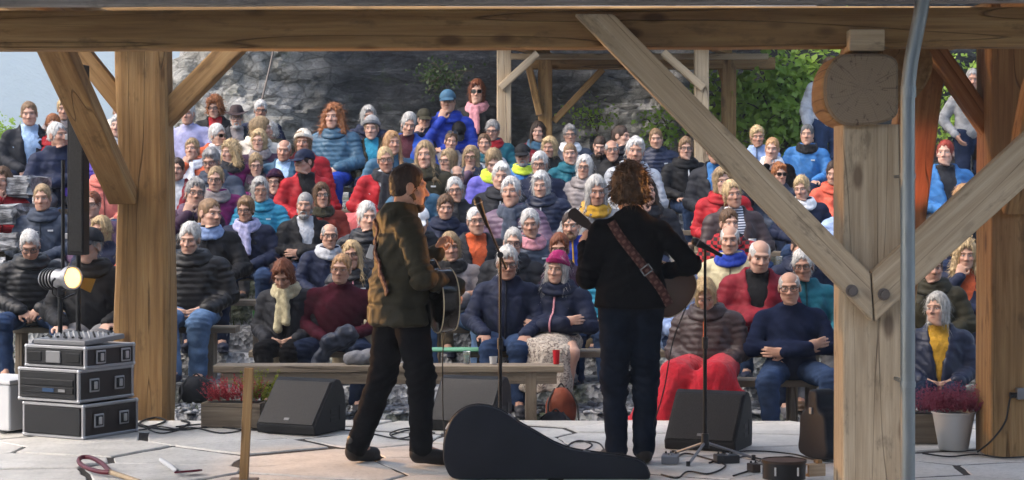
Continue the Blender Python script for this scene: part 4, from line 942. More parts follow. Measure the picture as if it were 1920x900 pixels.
def seat_crowd():
    rows = {}
    order = sorted(range(len(CROWD)), key=lambda i: -CROWD[i][1])
    seatedx = {}
    for i in order:
        cx, cy, sex, hs, hc, js, jc, label, o = CROWD[i]; o = dict(o)
        p_ = o.get('pose_', ['lap', 'knees', 'tucked', 'lap', 'lap_wide', 'crossed', 'lap', 'chin', 'tucked', 'lap_wide', 'knees'][(i * 7) % 11]); o['pose_'] = p_
        Yfix, rowfix = o.pop('Y', None), o.pop('row', None); o.pop('legs', None)
        stand = p_.startswith('stand'); hh = (HC[2] + POSES[p_]['dz'])
        if Yfix is not None and (stand or True):
            Y = Yfix; z0 = ground(Y) if stand else (ROWZ_ALL[rowfix] if rowfix is not None else ground(Y))
            k = -1
        else:
            pref = float(np.interp(-cy, [-560, -540, -447, -390, -335, -280, -210, -170], [14.9, 15.1, 17.0, 18.2, 19.4, 20.8, 22.4, 23.4])); best = None
            for k, ry in enumerate(ROWS_ALL):
                if rowfix is not None and k != rowfix: continue
                X = (cx - HX) * ry / FPX; ov = sum(max(0, 0.42 - abs(X - q)) for q in seatedx.get(k, []))
                H = EYE - (cy - HY) * ry / FPX - ROWZ_ALL[k]; s = H / hh
                c = abs(ry - pref) * 0.5 + 9 * ov + 12 * max(0, s - 1.12) + 12 * max(0, 0.90 - s)
                if best is None or c < best[0]: best = (c, k)
            k = best[1]; Y = ROWS_ALL[k]; z0 = ROWZ_ALL[k]
        X = (cx - HX) * (Y - 0.035) / FPX
        if k >= 0: seatedx.setdefault(k, []).append(X)
        H = EYE - (cy - HY) * (Y - 0.035) / FPX - z0; s = H / hh; s2 = min(1.12, max(0.90, s)); dz = (s - s2) * hh
        rz = math.atan2(-X * 0.6, Y) * 0.8 + R(random.uniform(-16, 16))
        o['yaw'] = o.get('yaw', random.uniform(-9, 9)) - math.degrees(rz) * 0.6; o.setdefault('pitch', random.uniform(-2, 6)); o.setdefault('roll', random.uniform(-4, 4))
        if 'trous' not in o: o['trous'] = random.choice(['djeans', 'jeans', 't_black', 't_grey', 'djeans', 'khaki'])
        o['shoes'] = random.choice([(.03, .03, .035), (.06, .035, .02), (.10, .10, .11), (.02, .025, .05)])
        o['wide'] = o.get('wide', 1.0) * random.uniform(1.08, 1.18)
        o['fine'] = int(cy > 425)
        root = build_person((X, Y, z0 + dz), rz, sex, hs, hc, js, jc, label, scale=s2, seed=i, group='seated audience' if not stand else 'standing spectators', **o)
        if not stand: root.rotation_euler = (R(random.uniform(-2, 4)), R(random.uniform(-3.5, 3.5)), rz)
        if o.get('skirt'): meshobj('skirt', skirt_mesh(), 'patterned_cloth', root)
        PLACED.append((label, X, Y, z0 + dz, s2, k, root))
seat_crowd()
# ================================================================ SETTING MATERIALS
def mk_set_mats():
    def wood(name, c0, c1, c2, rough=0.75, knots=True):
        m, nt, b = newmat(name, rough=rough, spec=0.25); N = NT(nt); p = N.shiftrnd(N.obj(), 53.0)
        g1 = N.noise(N.scale(p, (1.3, 26, 26)), 1.0, 6, 0.6, 0.25); g2 = N.noise(N.scale(p, (3.5, 130, 130)), 1.0, 3, 0.6)
        big = N.noise(N.scale(p, (0.8, 2.5, 2.5)), 1.0, 3)
        col = N.ramp(g1, [(0.30, c0), (0.52, c1), (0.72, c2)])
        col = N.mix(N.rng(g2, 0.35, 0.7, 0.0, 0.28), col, tuple(c * 0.45 for c in c0))
        col = N.mix(N.rng(big, 0.45, 0.68, 0, 0.5), col, tuple(c * 0.62 for c in c1))
        k = N.vor(N.scale(p, (2.2, 5.5, 5.5)), 1.0); kn = N.rng(k, 0.10, 0.20, 1.0, 0.0)
        if knots: col = N.mix(N.math('MULTIPLY', kn, 0.75), col, (c0[0] * 0.28, c0[1] * 0.22, c0[2] * 0.2))
        crack = N.rng(N.math('ABSOLUTE', N.math('SUBTRACT', N.noise(N.scale(p, (0.30, 6, 6)), 1.0, 1, 0.5, 0.0), 0.5)), 0.0, 0.006, 1.0, 0.0)
        col = N.mix(N.math('MULTIPLY', crack, 0.7), col, (c0[0] * 0.25, c0[1] * 0.2, c0[2] * 0.18))
        dirt = N.noise(N.scale(p, (0.35, 1, 1)), 9.0, 6, 0.7); col = N.mix(N.rng(dirt, 0.57, 0.66, 0, 0.55), col, tuple(c * 0.30 for c in c1))
        N.put(b.inputs['Base Color'], col)
        q = N.bump(None, g1, 0.35, 0.01); q = N.bump(None, g2, 0.3, 0.004, q); N.bump(b, N.math('SUBTRACT', 1.0, crack), 0.6, 0.012, q)
    wood('larch', (.19, .10, .035), (.31, .18, .072), (.40, .255, .11))
    wood('pale_larch', (.35, .25, .15), (.47, .355, .225), (.55, .43, .29))
    wood('weathered', (.17, .15, .135), (.27, .245, .225), (.36, .335, .315))
    wood('bench_wood', (.13, .10, .07), (.22, .175, .125), (.30, .25, .18), knots=False)
    m, nt, b = newmat('log_end', rough=0.8, spec=0.2); N = NT(nt); p = N.obj()
    s_ = N.n('SeparateXYZ'); N.put(s_.inputs[0], p); r = N.math('SQRT', N.math('ADD', N.math('MULTIPLY', s_.outputs[1], s_.outputs[1]), N.math('MULTIPLY', s_.outputs[2], s_.outputs[2])))
    rw = N.math('ADD', r, N.math('MULTIPLY', N.noise(p, 14, 3), 0.02)); ring = N.math('SINE', N.math('MULTIPLY', rw, 520))
    ang = N.math('ARCTAN2', s_.outputs[1], s_.outputs[2]); an = N.noise(N.scale(p, (0, 1, 1)), 1.0)
    av = N.n('CombineXYZ'); N.put(av.inputs[0], N.math('MULTIPLY', ang, 2.2)); N.put(av.inputs[1], N.math('MULTIPLY', r, 2.0))
    cr = N.rng(N.math('ABSOLUTE', N.math('SUBTRACT', N.noise(av.outputs[0], 1.6, 2, 0.5), 0.5)), 0.0, 0.010, 1, 0)
    col = N.mix(N.rng(ring, -1, 1, 0, 0.4), (.25, .185, .12), (.17, .12, .075)); col = N.mix(N.rng(N.noise(p, 9, 4), 0.4, 0.75, 0, 0.55), col, (.22, .16, .11))
    col = N.mix(N.math('MULTIPLY', cr, 0.8), col, (.05, .03, .02)); N.put(b.inputs['Base Color'], col); N.bump(b, ring, 0.25, 0.003)
    # flagstone slate
    m, nt, b = newmat('flagstone', rough=0.55, spec=0.4); N = NT(nt); p = N.n('NewGeometry').outputs['Position']
    n1 = N.noise(N.shiftrnd(p, 9.0), 2.6, 6, 0.6); n2 = N.noise(p, 30, 5, 0.65)
    col = N.ramp(n1, [(0.3, (.46, .44, .395)), (0.55, (.61, .58, .525)), (0.75, (.71, .68, .62))]); col = N.mix(N.rng(n2, 0.5, 0.72, 0, 0.5), col, (.26, .24, .21))
    col = N.mix(N.rng(N.noise(p, 0.9, 3), 0.5, 0.7, 0, 0.4), col, (.38, .35, .30))
    N.put(b.inputs['Base Color'], col); N.bump(b, N.math('ADD', N.math('MULTIPLY', n1, 2.0), n2), 0.5, 0.012)
    m, nt, b = newmat('mortar', rough=0.95); N = NT(nt); p = N.obj(); N.put(b.inputs['Base Color'], N.mix(N.noise(p, 20, 4), (.02, .017, .014), (.07, .06, .05))); N.bump(b, N.noise(p, 60, 4), 0.8, 0.02)
    # gravelly ground
    m, nt, b = newmat('gravel_ground', rough=0.8, spec=0.35); N = NT(nt); p = N.n('NewGeometry').outputs['Position']
    v = N.vor(p, 26, out='Color'); vd = N.vor(p, 26); g = N.noise(p, 1.1, 5, 0.6); bw = N.n('RGBToBW'); N.put(bw.inputs[0], v)
    col = N.ramp(bw.outputs[0], [(0.2, (.07, .073, .08)), (0.5, (.18, .186, .195)), (0.85, (.36, .365, .37))])
    col = N.mix(N.rng(g, 0.50, 0.62, 0, 0.85), col, N.ramp(N.noise(p, 40, 4), [(0.35, (.022, .033, .012)), (0.65, (.07, .085, .03))]))
    N.put(b.inputs['Base Color'], col); N.bump(b, vd, 0.9, 0.03)
    m, nt, b = newmat('slate_chip', rough=0.5, spec=0.5); N = NT(nt); p = N.n('NewGeometry').outputs['Position']
    N.put(b.inputs['Base Color'], N.ramp(N.noise(p, 12, 3), [(0.3, (.08, .084, .093)), (0.5, (.19, .197, .21)), (0.68, (.38, .385, .39))]))
    m, nt, b = newmat('slate_step', rough=0.7, spec=0.35); N = NT(nt); p = N.n('NewGeometry').outputs['Position']
    N.put(b.inputs['Base Color'], N.mix(N.rng(N.noise(p, 9, 5), 0.4, 0.65), (.06, .06, .063), (.30, .30, .30))); N.bump(b, N.noise(N.scale(p, (1, 1, 5)), 12, 5), 0.8, 0.03)
    # cliff
    m, nt, b = newmat('cliff_rock', rough=0.85, spec=0.2); N = NT(nt); p = N.n('NewGeometry').outputs['Position']; t = N.attr('tone', out='Fac')
    wv = N.n('VectorMath', operation='SCALE'); N.put(wv.inputs[0], N.noise(p, 1.8, 4, 0.6, out=1)); wv.inputs['Scale'].default_value = 0.16
    pw = N.vmath('ADD', p, wv.outputs[0])
    n = N.noise(p, 4, 10, 0.72); fine = N.noise(p, 34, 6, 0.75)
    lay = N.noise(N.scale(pw, (1.7, 1.7, 9)), 1.0, 7, 0.75); lay2 = N.noise(N.scale(pw, (6, 6, 32)), 1.0, 5, 0.7)
    def cells(sc):
        q = N.scale(pw, sc); c_ = N.n('RGBToBW'); N.put(c_.inputs[0], N.vor(q, 1.0, out='Color')); return c_.outputs[0], N.rng(N.vor(q, 1.0, 'DISTANCE_TO_EDGE'), 0.0, 0.06, 1.0, 0.0)
    c1, e1 = cells((2.4, 2.4, 5.0)); c2, e2 = cells((6.5, 6.5, 11.0))
    dark = N.ramp(N.math('ADD', N.math('MULTIPLY', lay, 0.6), N.math('MULTIPLY', lay2, 0.4)), [(0.42, (.010, .011, .013)), (0.50, (.034, .037, .043)), (0.57, (.075, .080, .088)), (0.66, (.20, .205, .21))])
    light = N.ramp(N.math('ADD', N.math('MULTIPLY', c1, 0.35), N.math('MULTIPLY', N.math('ADD', n, N.math('MULTIPLY', c2, 0.4)), 0.55)), [(0.25, (.12, .115, .095)), (0.40, (.36, .345, .30)), (0.56, (.56, .54, .48)), (0.72, (.72, .70, .66))])
    col = N.mix(t, dark, light); ed = N.math('MAXIMUM', N.math('MULTIPLY', e1, 0.9), N.math('MULTIPLY', e2, 0.55))
    col = N.mix(N.math('MULTIPLY', ed, N.rng(t, 0.0, 0.5, 0.5, 0.6)), col, (.02, .02, .018))
    col = N.mix(N.rng(fine, 0.3, 0.7, 0.35, 0.0), col, (.02, .02, .022))
    moss = N.math('MULTIPLY', N.rng(N.noise(p, 2.2, 6, 0.75), 0.58, 0.66), 0.5); col = N.mix(moss, col, (.055, .075, .028))
    N.put(b.inputs['Base Color'], col); q = N.bump(None, N.math('ADD', lay, N.math('MULTIPLY', lay2, 0.6)), 0.9, 0.14); q = N.bump(None, N.math('SUBTRACT', N.math('ADD', c1, N.math('MULTIPLY', c2, 0.5)), ed), 0.6, 0.10, q); N.bump(b, fine, 1.0, 0.06, q)
    m, nt, b = newmat('far_forest', rough=0.95, spec=0.1); N = NT(nt); p = N.n('NewGeometry').outputs['Position']
    N.put(b.inputs['Base Color'], N.mix(N.noise(p, 0.02, 7, 0.7), (.018, .035, .018), (.07, .085, .05))); N.bump(b, N.noise(p, 0.06, 5), 1.0, 12)
    def leafmat(name, c0, c1):
        m, nt, b = newmat(name, rough=0.5, spec=0.3); N = NT(nt); p = N.n('NewGeometry').outputs['Position']
        c = N.mix(N.noise(p, 5, 4, 0.7), c0, c1); N.put(b.inputs['Base Color'], c)
        tr = N.n('BsdfTranslucent'); N.put(tr.inputs[0], c); mx = N.n('MixShader'); mx.inputs[0].default_value = 0.5
        out = nt.nodes['Material Output']; nt.links.new(b.outputs[0], mx.inputs[1]); nt.links.new(tr.outputs[0], mx.inputs[2]); nt.links.new(mx.outputs[0], out.inputs[0])
    leafmat('leaf', (.13, .25, .03), (.36, .50, .09)); leafmat('dark_leaf', (.02, .045, .012), (.06, .10, .025)); leafmat('heather_pink', (.16, .02, .045), (.42, .10, .15)); leafmat('heather_red', (.20, .012, .02), (.48, .06, .08)); leafmat('heather_lime', (.10, .13, .01), (.32, .33, .03))
    leafmat('grass_blade', (.02, .035, .010), (.08, .10, .03))
    newmat('bark', (.07, .055, .04), 0.9)
    m, nt, b = newmat('galvanised', (.25, .26, .27), 0.45, 0.85); N = NT(nt); p = N.obj(); N.put(b.inputs['Roughness'], N.rng(N.noise(N.scale(p, (1, 1, 0.2)), 18, 4), 0.3, 0.7, 0.28, 0.55)); N.put(b.inputs['Base Color'], N.mix(N.noise(N.scale(p, (1, 1, 0.15)), 9, 3), (.15, .165, .165), (.28, .30, .30)))
    newmat('bolt_steel', (.16, .13, .11), 0.5, 0.6); newmat('steel', (.45, .45, .46), 0.35, 0.9); newmat('alu', (.30, .30, .31), 0.45, 0.8)
mk_set_mats()

# ================================================================ TIMBER
def timber_me(L, w, h, wob=0.004, bev=0.012, wane=0.0, n=None, seed=0):
    n = n or max(6, int(L / 0.14)); prof = []
    a, b_ = w / 2, h / 2
    for (sx, sy) in ((1, 1), (-1, 1), (-1, -1), (1, -1)):
        for k in range(3):
            t = R(45 * k); c, s = math.cos(t), math.sin(t)
            if sx * sy < 0: c, s = s, c
            prof.append((sx * (a - bev + bev * c), sy * (b_ - bev + bev * s)))
    prof = np.array(prof); m = len(prof); V = []
    # faces get extra mid points so that the surface can wander
    pp = []
    for i in range(m):
        pp.append(prof[i]); q = prof[(i + 1) % m]
        if np.linalg.norm(q - prof[i]) > 0.05:
            for t in (0.33, 0.66): pp.append(prof[i] * (1 - t) + q * t)
    prof = np.array(pp); m = len(prof)
    for i in range(n + 1):
        x = -L / 2 + L * i / n; P = np.column_stack([np.full(m, x), prof])
        nz = wnoise(P * np.array([1.0, 1.5, 1.5]) + seed * 1.7, 2.2) * wob + wnoise(P + seed, 7.0, 1) * wob * 0.5
        rr = prof / (np.linalg.norm(prof, axis=1)[:, None] + 1e-9)
        Q = prof + rr * nz[:, None]
        if wane: Q[:, 0] += wane * np.sin(x * 2.3 + seed) * (prof[:, 0] > 0) + wane * 0.8 * np.sin(x * 1.7 + 2 + seed) * (prof[:, 0] < 0)
        V += [(x, q[0], q[1]) for q in Q]
    F = [(i * m + k, i * m + (k + 1) % m, (i + 1) * m + (k + 1) % m, (i + 1) * m + k) for i in range(n) for k in range(m)]
    bm = bmesh.new(); vs = [bm.verts.new(v) for v in V]
    for f in F: bm.faces.new([vs[i] for i in f])
    bm.faces.new([vs[k] for k in range(m)][::-1]); bm.faces.new([vs[n * m + k] for k in range(m)])
    bmesh.ops.recalc_face_normals(bm, faces=bm.faces)
    return bm2me(bm, 'timber')
_ts = [0]
def timber(name, p0, p1, w, h, parent, mat='larch', up=(0, 0, 1), wob=0.004, wane=0.0, bev=0.012):
    """w across (local y), h along local z (towards 'up')"""
    _ts[0] += 1; L = (Vector(p1) - Vector(p0)).length
    return meshobj(name, timber_me(L, w, h, wob, bev, wane, seed=_ts[0]), mat, parent, matrix=frame_from(p0, p1, up))
def log_me(L, r, seed=0, flat=0.0, seg=36):
    n = max(4, int(L / 0.2)); V = []
    for i in range(n + 1):
        x = -L / 2 + L * i / n
        for k in range(seg):
            a = 2 * math.pi * k / seg; rr = r * (1 + 0.03 * math.sin(2 * a + seed) + 0.02 * math.sin(5 * a + x * 2 + seed))
            ca, sa = math.cos(a), math.sin(a); ex = 0.72 if flat else 1.0; y, z = rr * math.copysign(abs(ca) ** ex, ca), rr * math.copysign(abs(sa) ** ex, sa)
            if flat: y = max(-r + flat, y); z = min(r - flat, z)
            V.append((x, y, z))
    bm = bmesh.new(); vs = [bm.verts.new(v) for v in V]
    for i in range(n):
        for k in range(seg): f = bm.faces.new([vs[i * seg + k], vs[i * seg + (k + 1) % seg], vs[(i + 1) * seg + (k + 1) % seg], vs[(i + 1) * seg + k]]); f.smooth = True
    e1 = bm.faces.new(vs[:seg]); e2 = bm.faces.new(vs[-seg:])
    bmesh.ops.recalc_face_normals(bm, faces=bm.faces)
    e = [ed for f in (e1, e2) for ed in f.edges]; bmesh.ops.bevel(bm, geom=e, offset=0.014, segments=2, affect='EDGES')
    return bm2me(bm, 'log')
def bolt(parent_obj, loc, axis='Y', r=0.022):
    bm = bmesh.new(); b_cyl(bm, r * 1.5, r * 1.5, 0.008, Matrix.Rotation(R(90), 4, 'X'), 16); b_cyl(bm, r, r, 0.034, Matrix.Translation((0, -0.014, 0)) @ Matrix.Rotation(R(90), 4, 'X'), 6)
    o = meshobj('bolt', bm2me(bm, 'bolt'), 'bolt_steel', parent_obj); o.matrix_parent_inverse = parent_obj.matrix_basis.inverted(); o.matrix_basis = Matrix.Translation(loc); return o

def stage_shelter():
    # an unseen rock wall is added behind the camera to hold off sky light
    S = empty('timber_shelter', (0, 12.5, 0), label='open timber-framed stage shelter of heavy larch posts, beams and braces in the foreground', cat='shelter')
    S.location = (0, 0, 0)
    # near frame
    YN = 10.9
    timber('tie_beam', (-4.3, YN, 2.51), (4.6, YN - 0.05, 2.535), 0.20, 0.212, S, 'larch')
    timber('fascia_board', (-4.3, 10.56, 2.67), (4.6, 10.52, 2.70), 0.09, 0.12, S, 'weathered')
    timber('fascia_board', (-4.3, 10.60, 2.80), (4.6, 10.56, 2.83), 0.05, 0.12, S, 'weathered')
    post = timber('post', (1.955, YN, -0.02), (1.955, YN, 2.0), 0.34, 0.34, S, 'pale_larch', up=(0, -1, 0), wob=0.006)
    lg = meshobj('log_purlin', log_me(0.55, 0.205, 2, 0.02), 'larch', S, matrix=frame_from((1.885, 10.66, 2.19), (1.90, 11.21, 2.19)))
    lg.data.materials.append(MATS['log_end']); lg.material_slots[1].link = 'OBJECT'; lg.material_slots[1].material = MATS['log_end']
    for p in lg.data.polygons:
        if abs(p.normal.x) > 0.9: p.material_index = 1
    lg2 = meshobj('log_purlin', log_me(0.7, 0.25, 5), 'larch', S, matrix=frame_from((2.13, 11.25, 2.37), (2.20, 11.95, 2.37)))
    bm = bmesh.new(); b_box(bm, (0.19, 0.2, 0.115), bevel=0.006); meshobj('packing_block', bm2me(bm, 'block'), 'pale_larch', S, matrix=Matrix.Translation((1.905, 10.77, 2.450)))
    # V braces in front of the near post, mitred at their meeting line
    def brace_poly(name, pts, Y, th, mat):
        W = [at(x, y, Y) for x, y in pts]; c = sum(W, Vector()) / len(W)
        i, j = 0, 1
        M = frame_from(W[0], W[1], (0, -1, 0)); M.translation = c; inv = M.inverted(); L = [inv @ w for w in W]
        bm = bmesh.new(); vs = [bm.verts.new((l.x, l.y, 0)) for l in L]; f = bm.faces.new(vs); r = bmesh.ops.extrude_face_region(bm, geom=[f])
        bmesh.ops.translate(bm, vec=(0, 0, -th), verts=[v for v in r['geom'] if isinstance(v, bmesh.types.BMVert)])
        bmesh.ops.recalc_face_normals(bm, faces=bm.faces); bmesh.ops.bevel(bm, geom=list(bm.edges), offset=0.006, segments=2, affect='EDGES')
        return meshobj(name, bm2me(bm, 'brace'), mat, S, matrix=M)
    b1 = brace_poly('brace', [(1078, 26), (1638, 604), (1632, 512), (1150, 26)], 10.62, 0.11, 'pale_larch')
    b2 = brace_poly('brace', [(1641, 604), (1990, 290), (1990, 188), (1635, 512)], 10.62, 0.11, 'pale_larch')
    bolt(b1, at(1597, 545, 10.612)); bolt(b2, at(1657, 552, 10.612))
    # long brace running back from the near post, and the next posts on the right
    timber('brace', (2.08, 11.25, 0.55), (2.68, 12.9, 2.60), 0.26, 0.20, S, 'larch', up=(0, -1, 0.3))
    pr = timber('post', (3.16, 12.5, 0), (3.16, 12.5, 2.8), 0.40, 0.40, S, 'larch', up=(0, -1, 0), wob=0.008)
    timber('brace', (3.02, 12.55, 2.02), (2.62, 12.6, 2.62), 0.12, 0.15, S, 'larch', up=(0, -1, 0))
    timber('brace', (3.12, 12.28, 1.55), (3.10, 11.5, 2.45), 0.20, 0.14, S, 'larch', up=(0, -1, 0))
    timber('wall_plate', (3.1, 10.6, 2.72), (3.15, 15.2, 2.80), 0.2, 0.2, S, 'larch')
    # far frame: left post with its braces
    YF = 14.8
    timber('post', (-2.725, YF, -0.15), (-2.725, YF, 2.8), 0.39, 0.36, S, 'larch', up=(0, -1, 0), wob=0.014, wane=0.018, bev=0.05)
    timber('tie_beam', (-6, YF, 2.90), (5.5, YF, 2.90), 0.22, 0.24, S, 'larch')
    timber('brace', (-2.86, 14.62, 1.62), (-2.90, 12.35, 2.68), 0.14, 0.20, S, 'larch', up=(1, 0, 0))
    timber('brace', (-2.62, YF - 0.02, 2.16), (-1.98, YF, 2.82), 0.16, 0.20, S, 'larch', up=(0, -1, 0))
    timber('brace', (-2.82, YF + 0.02, 2.20), (-3.35, YF + 0.03, 2.86), 0.14, 0.18, S, 'larch', up=(0, -1, 0))
    timber('wall_plate', (-2.9, 10.6, 2.78), (-2.9, 15.6, 2.86), 0.18, 0.16, S, 'larch')
    # roof boards (out of the picture, but they shade the stage)
    for i in range(8):
        y0 = 8.47 + i * 0.66; z = 3.05 + 0.05 * (8 - i) * 0.6
        bm = bmesh.new(); b_box(bm, (10.5, 0.62, 0.03), bevel=0.004); meshobj('roof_board', bm2me(bm, 'roof_board'), 'weathered', S, loc=(-0.2, y0, z + (0.012 if i % 2 else 0)))
    return S
SHELTER = stage_shelter()

def downpipe():
    t = empty('downpipe', (2.1, 10.4, 0), label='galvanised rainwater downpipe in front of the big right-hand post', cat='pipe'); t.location = (0, 0, 0)
    Yp = 10.38; pts = [at(1702, 905, Yp), at(1702, 600, Yp), at(1702, 300, Yp), at(1702, 185, Yp)]; pts += [at(1704, 150, Yp), at(1709, 110, Yp), at(1718, 65, Yp), at(1727, 20, Yp), at(1737, -40, Yp)]
    pts[0].z = 0.0
    meshobj('pipe', tube_me(smooth_path(pts, 8), 0.038, 'pipe', 20), 'galvanised', t)
    for y in (330, 720):
        c = at(1702, y, Yp); bm = bmesh.new(); b_cyl(bm, 0.0415, 0.0415, 0.03, None, 20); b_box(bm, (0.018, 0.30, 0.016), Matrix.Translation((0, 0.18, 0))); meshobj('bracket', bm2me(bm, 'bracket'), 'galvanised', t, loc=c)
    c = at(1703, 172, Yp); bm = bmesh.new(); b_cyl(bm, 0.0410, 0.0410, 0.06, None, 20); meshobj('collar', bm2me(bm, 'collar'), 'galvanised', t, loc=c)
downpipe()

# ================================================================ FAR SHELTER behind the audience
def far_shelter():
    S = empty('far_shelter', (1.3, 24.2, 1.6), label='smaller pale timber shelter behind the audience in front of the rock face', cat='shelter'); S.location = (0, 0, 0)
    Yf, Yb = 23.3, 25.4; zf = 1.5; topf = at(0, 88, Yf).z; topb = at(0, 100, Yb).z
    def xf(x, Y): return (x - HX) * Y / FPX
    for x in (945, 1315): timber('post', (xf(x, Yf), Yf, zf), (xf(x, Yf), Yf, topf + 0.3), 0.165, 0.16, S, 'pale_larch', up=(0, -1, 0))
    for x in (1022, 1366): timber('post', (xf(x, Yb), Yb, zf), (xf(x, Yb), Yb, topb), 0.18, 0.18, S, 'larch', up=(0, -1, 0))
    timber('beam', (xf(985, Yb), Yb, at(0, 119, Yb).z), (xf(1452, Yb), Yb, at(0, 119, Yb).z), 0.17, 0.15, S, 'larch')
    timber('beam', (xf(900, Yf), Yf - 0.02, at(0, 60, Yf).z), (xf(1420, Yf), Yf - 0.02, at(0, 60, Yf).z), 0.16, 0.18, S, 'pale_larch')
    timber('rafter', (xf(935, 24.8), 24.8, at(0, 106, 24.8).z), (xf(1440, 24.8), 24.8, at(0, 106, 24.8).z), 0.1, 0.07, S, 'pale_larch')
    for (x0, y0, x1, y1, Y, w) in ((1008, 100, 938, 165, Yf - 0.12, 0.10), (1243, 98, 1318, 165, Yf - 0.12, 0.10), (1038, 228, 1130, 130, Yb, 0.12), (992, 128, 1012, 215, Yb - 0.1, 0.12), (1345, 105, 1358, 150, Yb, 0.1)):
        timber('brace', at(x0, y0, Y), at(x1, y1, Y), 0.09, w, S, 'pale_larch' if Y < 24 else 'larch', up=(0, -1, 0))
    for a in (0, 1):
        X = xf((945, 1315)[a], Yf); Xb = xf((1022, 1366)[a], Yb); timber('side_beam', (X, Yf - 0.3, topf + 0.05), (Xb, Yb + 0.2, topb + 0.05), 0.14, 0.14, S, 'larch')
    for i in range(9):
        bm = bmesh.new(); b_box(bm, (4.2, 0.42, 0.03)); meshobj('roof_board', bm2me(bm, 'roof_board'), 'weathered', S, loc=(1.35, 22.75 + i * 0.41, at(0, 40, Yf).z + 0.10 + i * 0.012))
far_shelter()

# ================================================================ STAGE FLOOR: one flagstone per stone
def clip_poly(poly, a, b_, c):
    out = []
    for i in range(len(poly)):
        p, q = poly[i], poly[(i + 1) % len(poly)]; dp, dq = a * p[0] + b_ * p[1] - c, a * q[0] + b_ * q[1] - c
        if dp <= 0: out.append(p)
        if dp * dq < 0: t = dp / (dp - dq); out.append((p[0] + t * (q[0] - p[0]), p[1] + t * (q[1] - p[1])))
    return out
def stage_floor():
    rs = np.random.default_rng(21); pts = []
    x0, x1, y0, y1 = -4.6, 4.9, 9.3, 14.35
    for _ in range(4000):
        p = (rs.uniform(x0, x1), rs.uniform(y0, y1))
        if all(math.hypot((p[0] - q[0]) * 0.72, p[1] - q[1]) > 0.50 for q in pts): pts.append(p)
    bm = bmesh.new(); b_box(bm, (x1 - x0 - 0.1, y1 - y0 - 0.30, 0.22)); base = tag(meshobj('stage_floor', bm2me(bm, 'stage_floor'), 'mortar', loc=((x0 + x1) / 2, (y0 + y1) / 2 - 0.12, -0.119)), kind='structure')
    for i, p in enumerate(pts):
        poly = [(x0, y0), (x1, y0), (x1, y1), (x0, y1)]
        for j, q in enumerate(pts):
            if i == j or math.hypot(p[0] - q[0], p[1] - q[1]) > 2.4: continue
            a, b_ = q[0] - p[0], q[1] - p[1]; n = math.hypot(a, b_); c = ((q[0] ** 2 - p[0] ** 2) + (q[1] ** 2 - p[1] ** 2)) / 2
            poly = clip_poly(poly, a / n, b_ / n, c / n - (0.012 + 0.022 * ((i * 7 + j * 13) % 5 == 0) + 0.008 * ((i * j) % 3 == 0)))
            if len(poly) < 3: break
        if len(poly) < 3: continue
        # uneven edges
        out = []
        for k in range(len(poly)):
            P, Q = np.array(poly[k]), np.array(poly[(k + 1) % len(poly)]); L = np.linalg.norm(Q - P); m = max(1, int(L / 0.12))
            for t in range(m):
                w = P + (Q - P) * t / m + (rs.normal(size=2) * 0.006 if t else 0); out.append(w)
        c = np.array(p); th = 0.055; z = rs.uniform(-0.006, 0.004)
        bm = bmesh.new(); top = [bm.verts.new((w[0] - c[0], w[1] - c[1], 0)) for w in out]
        try: f = bm.faces.new(top)
        except Exception: bm.free(); continue
        r = bmesh.ops.extrude_face_region(bm, geom=[f]); bmesh.ops.translate(bm, vec=(0, 0, -th), verts=[v for v in r['geom'] if isinstance(v, bmesh.types.BMVert)])
        bmesh.ops.recalc_face_normals(bm, faces=bm.faces); tf = [e for e in bm.edges if all(abs(v.co.z) < 1e-6 for v in e.verts)]
        bmesh.ops.bevel(bm, geom=tf, offset=0.007, segments=1, affect='EDGES')
        o = meshobj('flagstone', bm2me(bm, 'flagstone'), 'flagstone', base, loc=(p[0] - base.location.x, p[1] - base.location.y, z - base.location.z)); o.rotation_euler = (R(rs.uniform(-0.3, 0.3)), R(rs.uniform(-0.3, 0.3)), 0)
stage_floor()

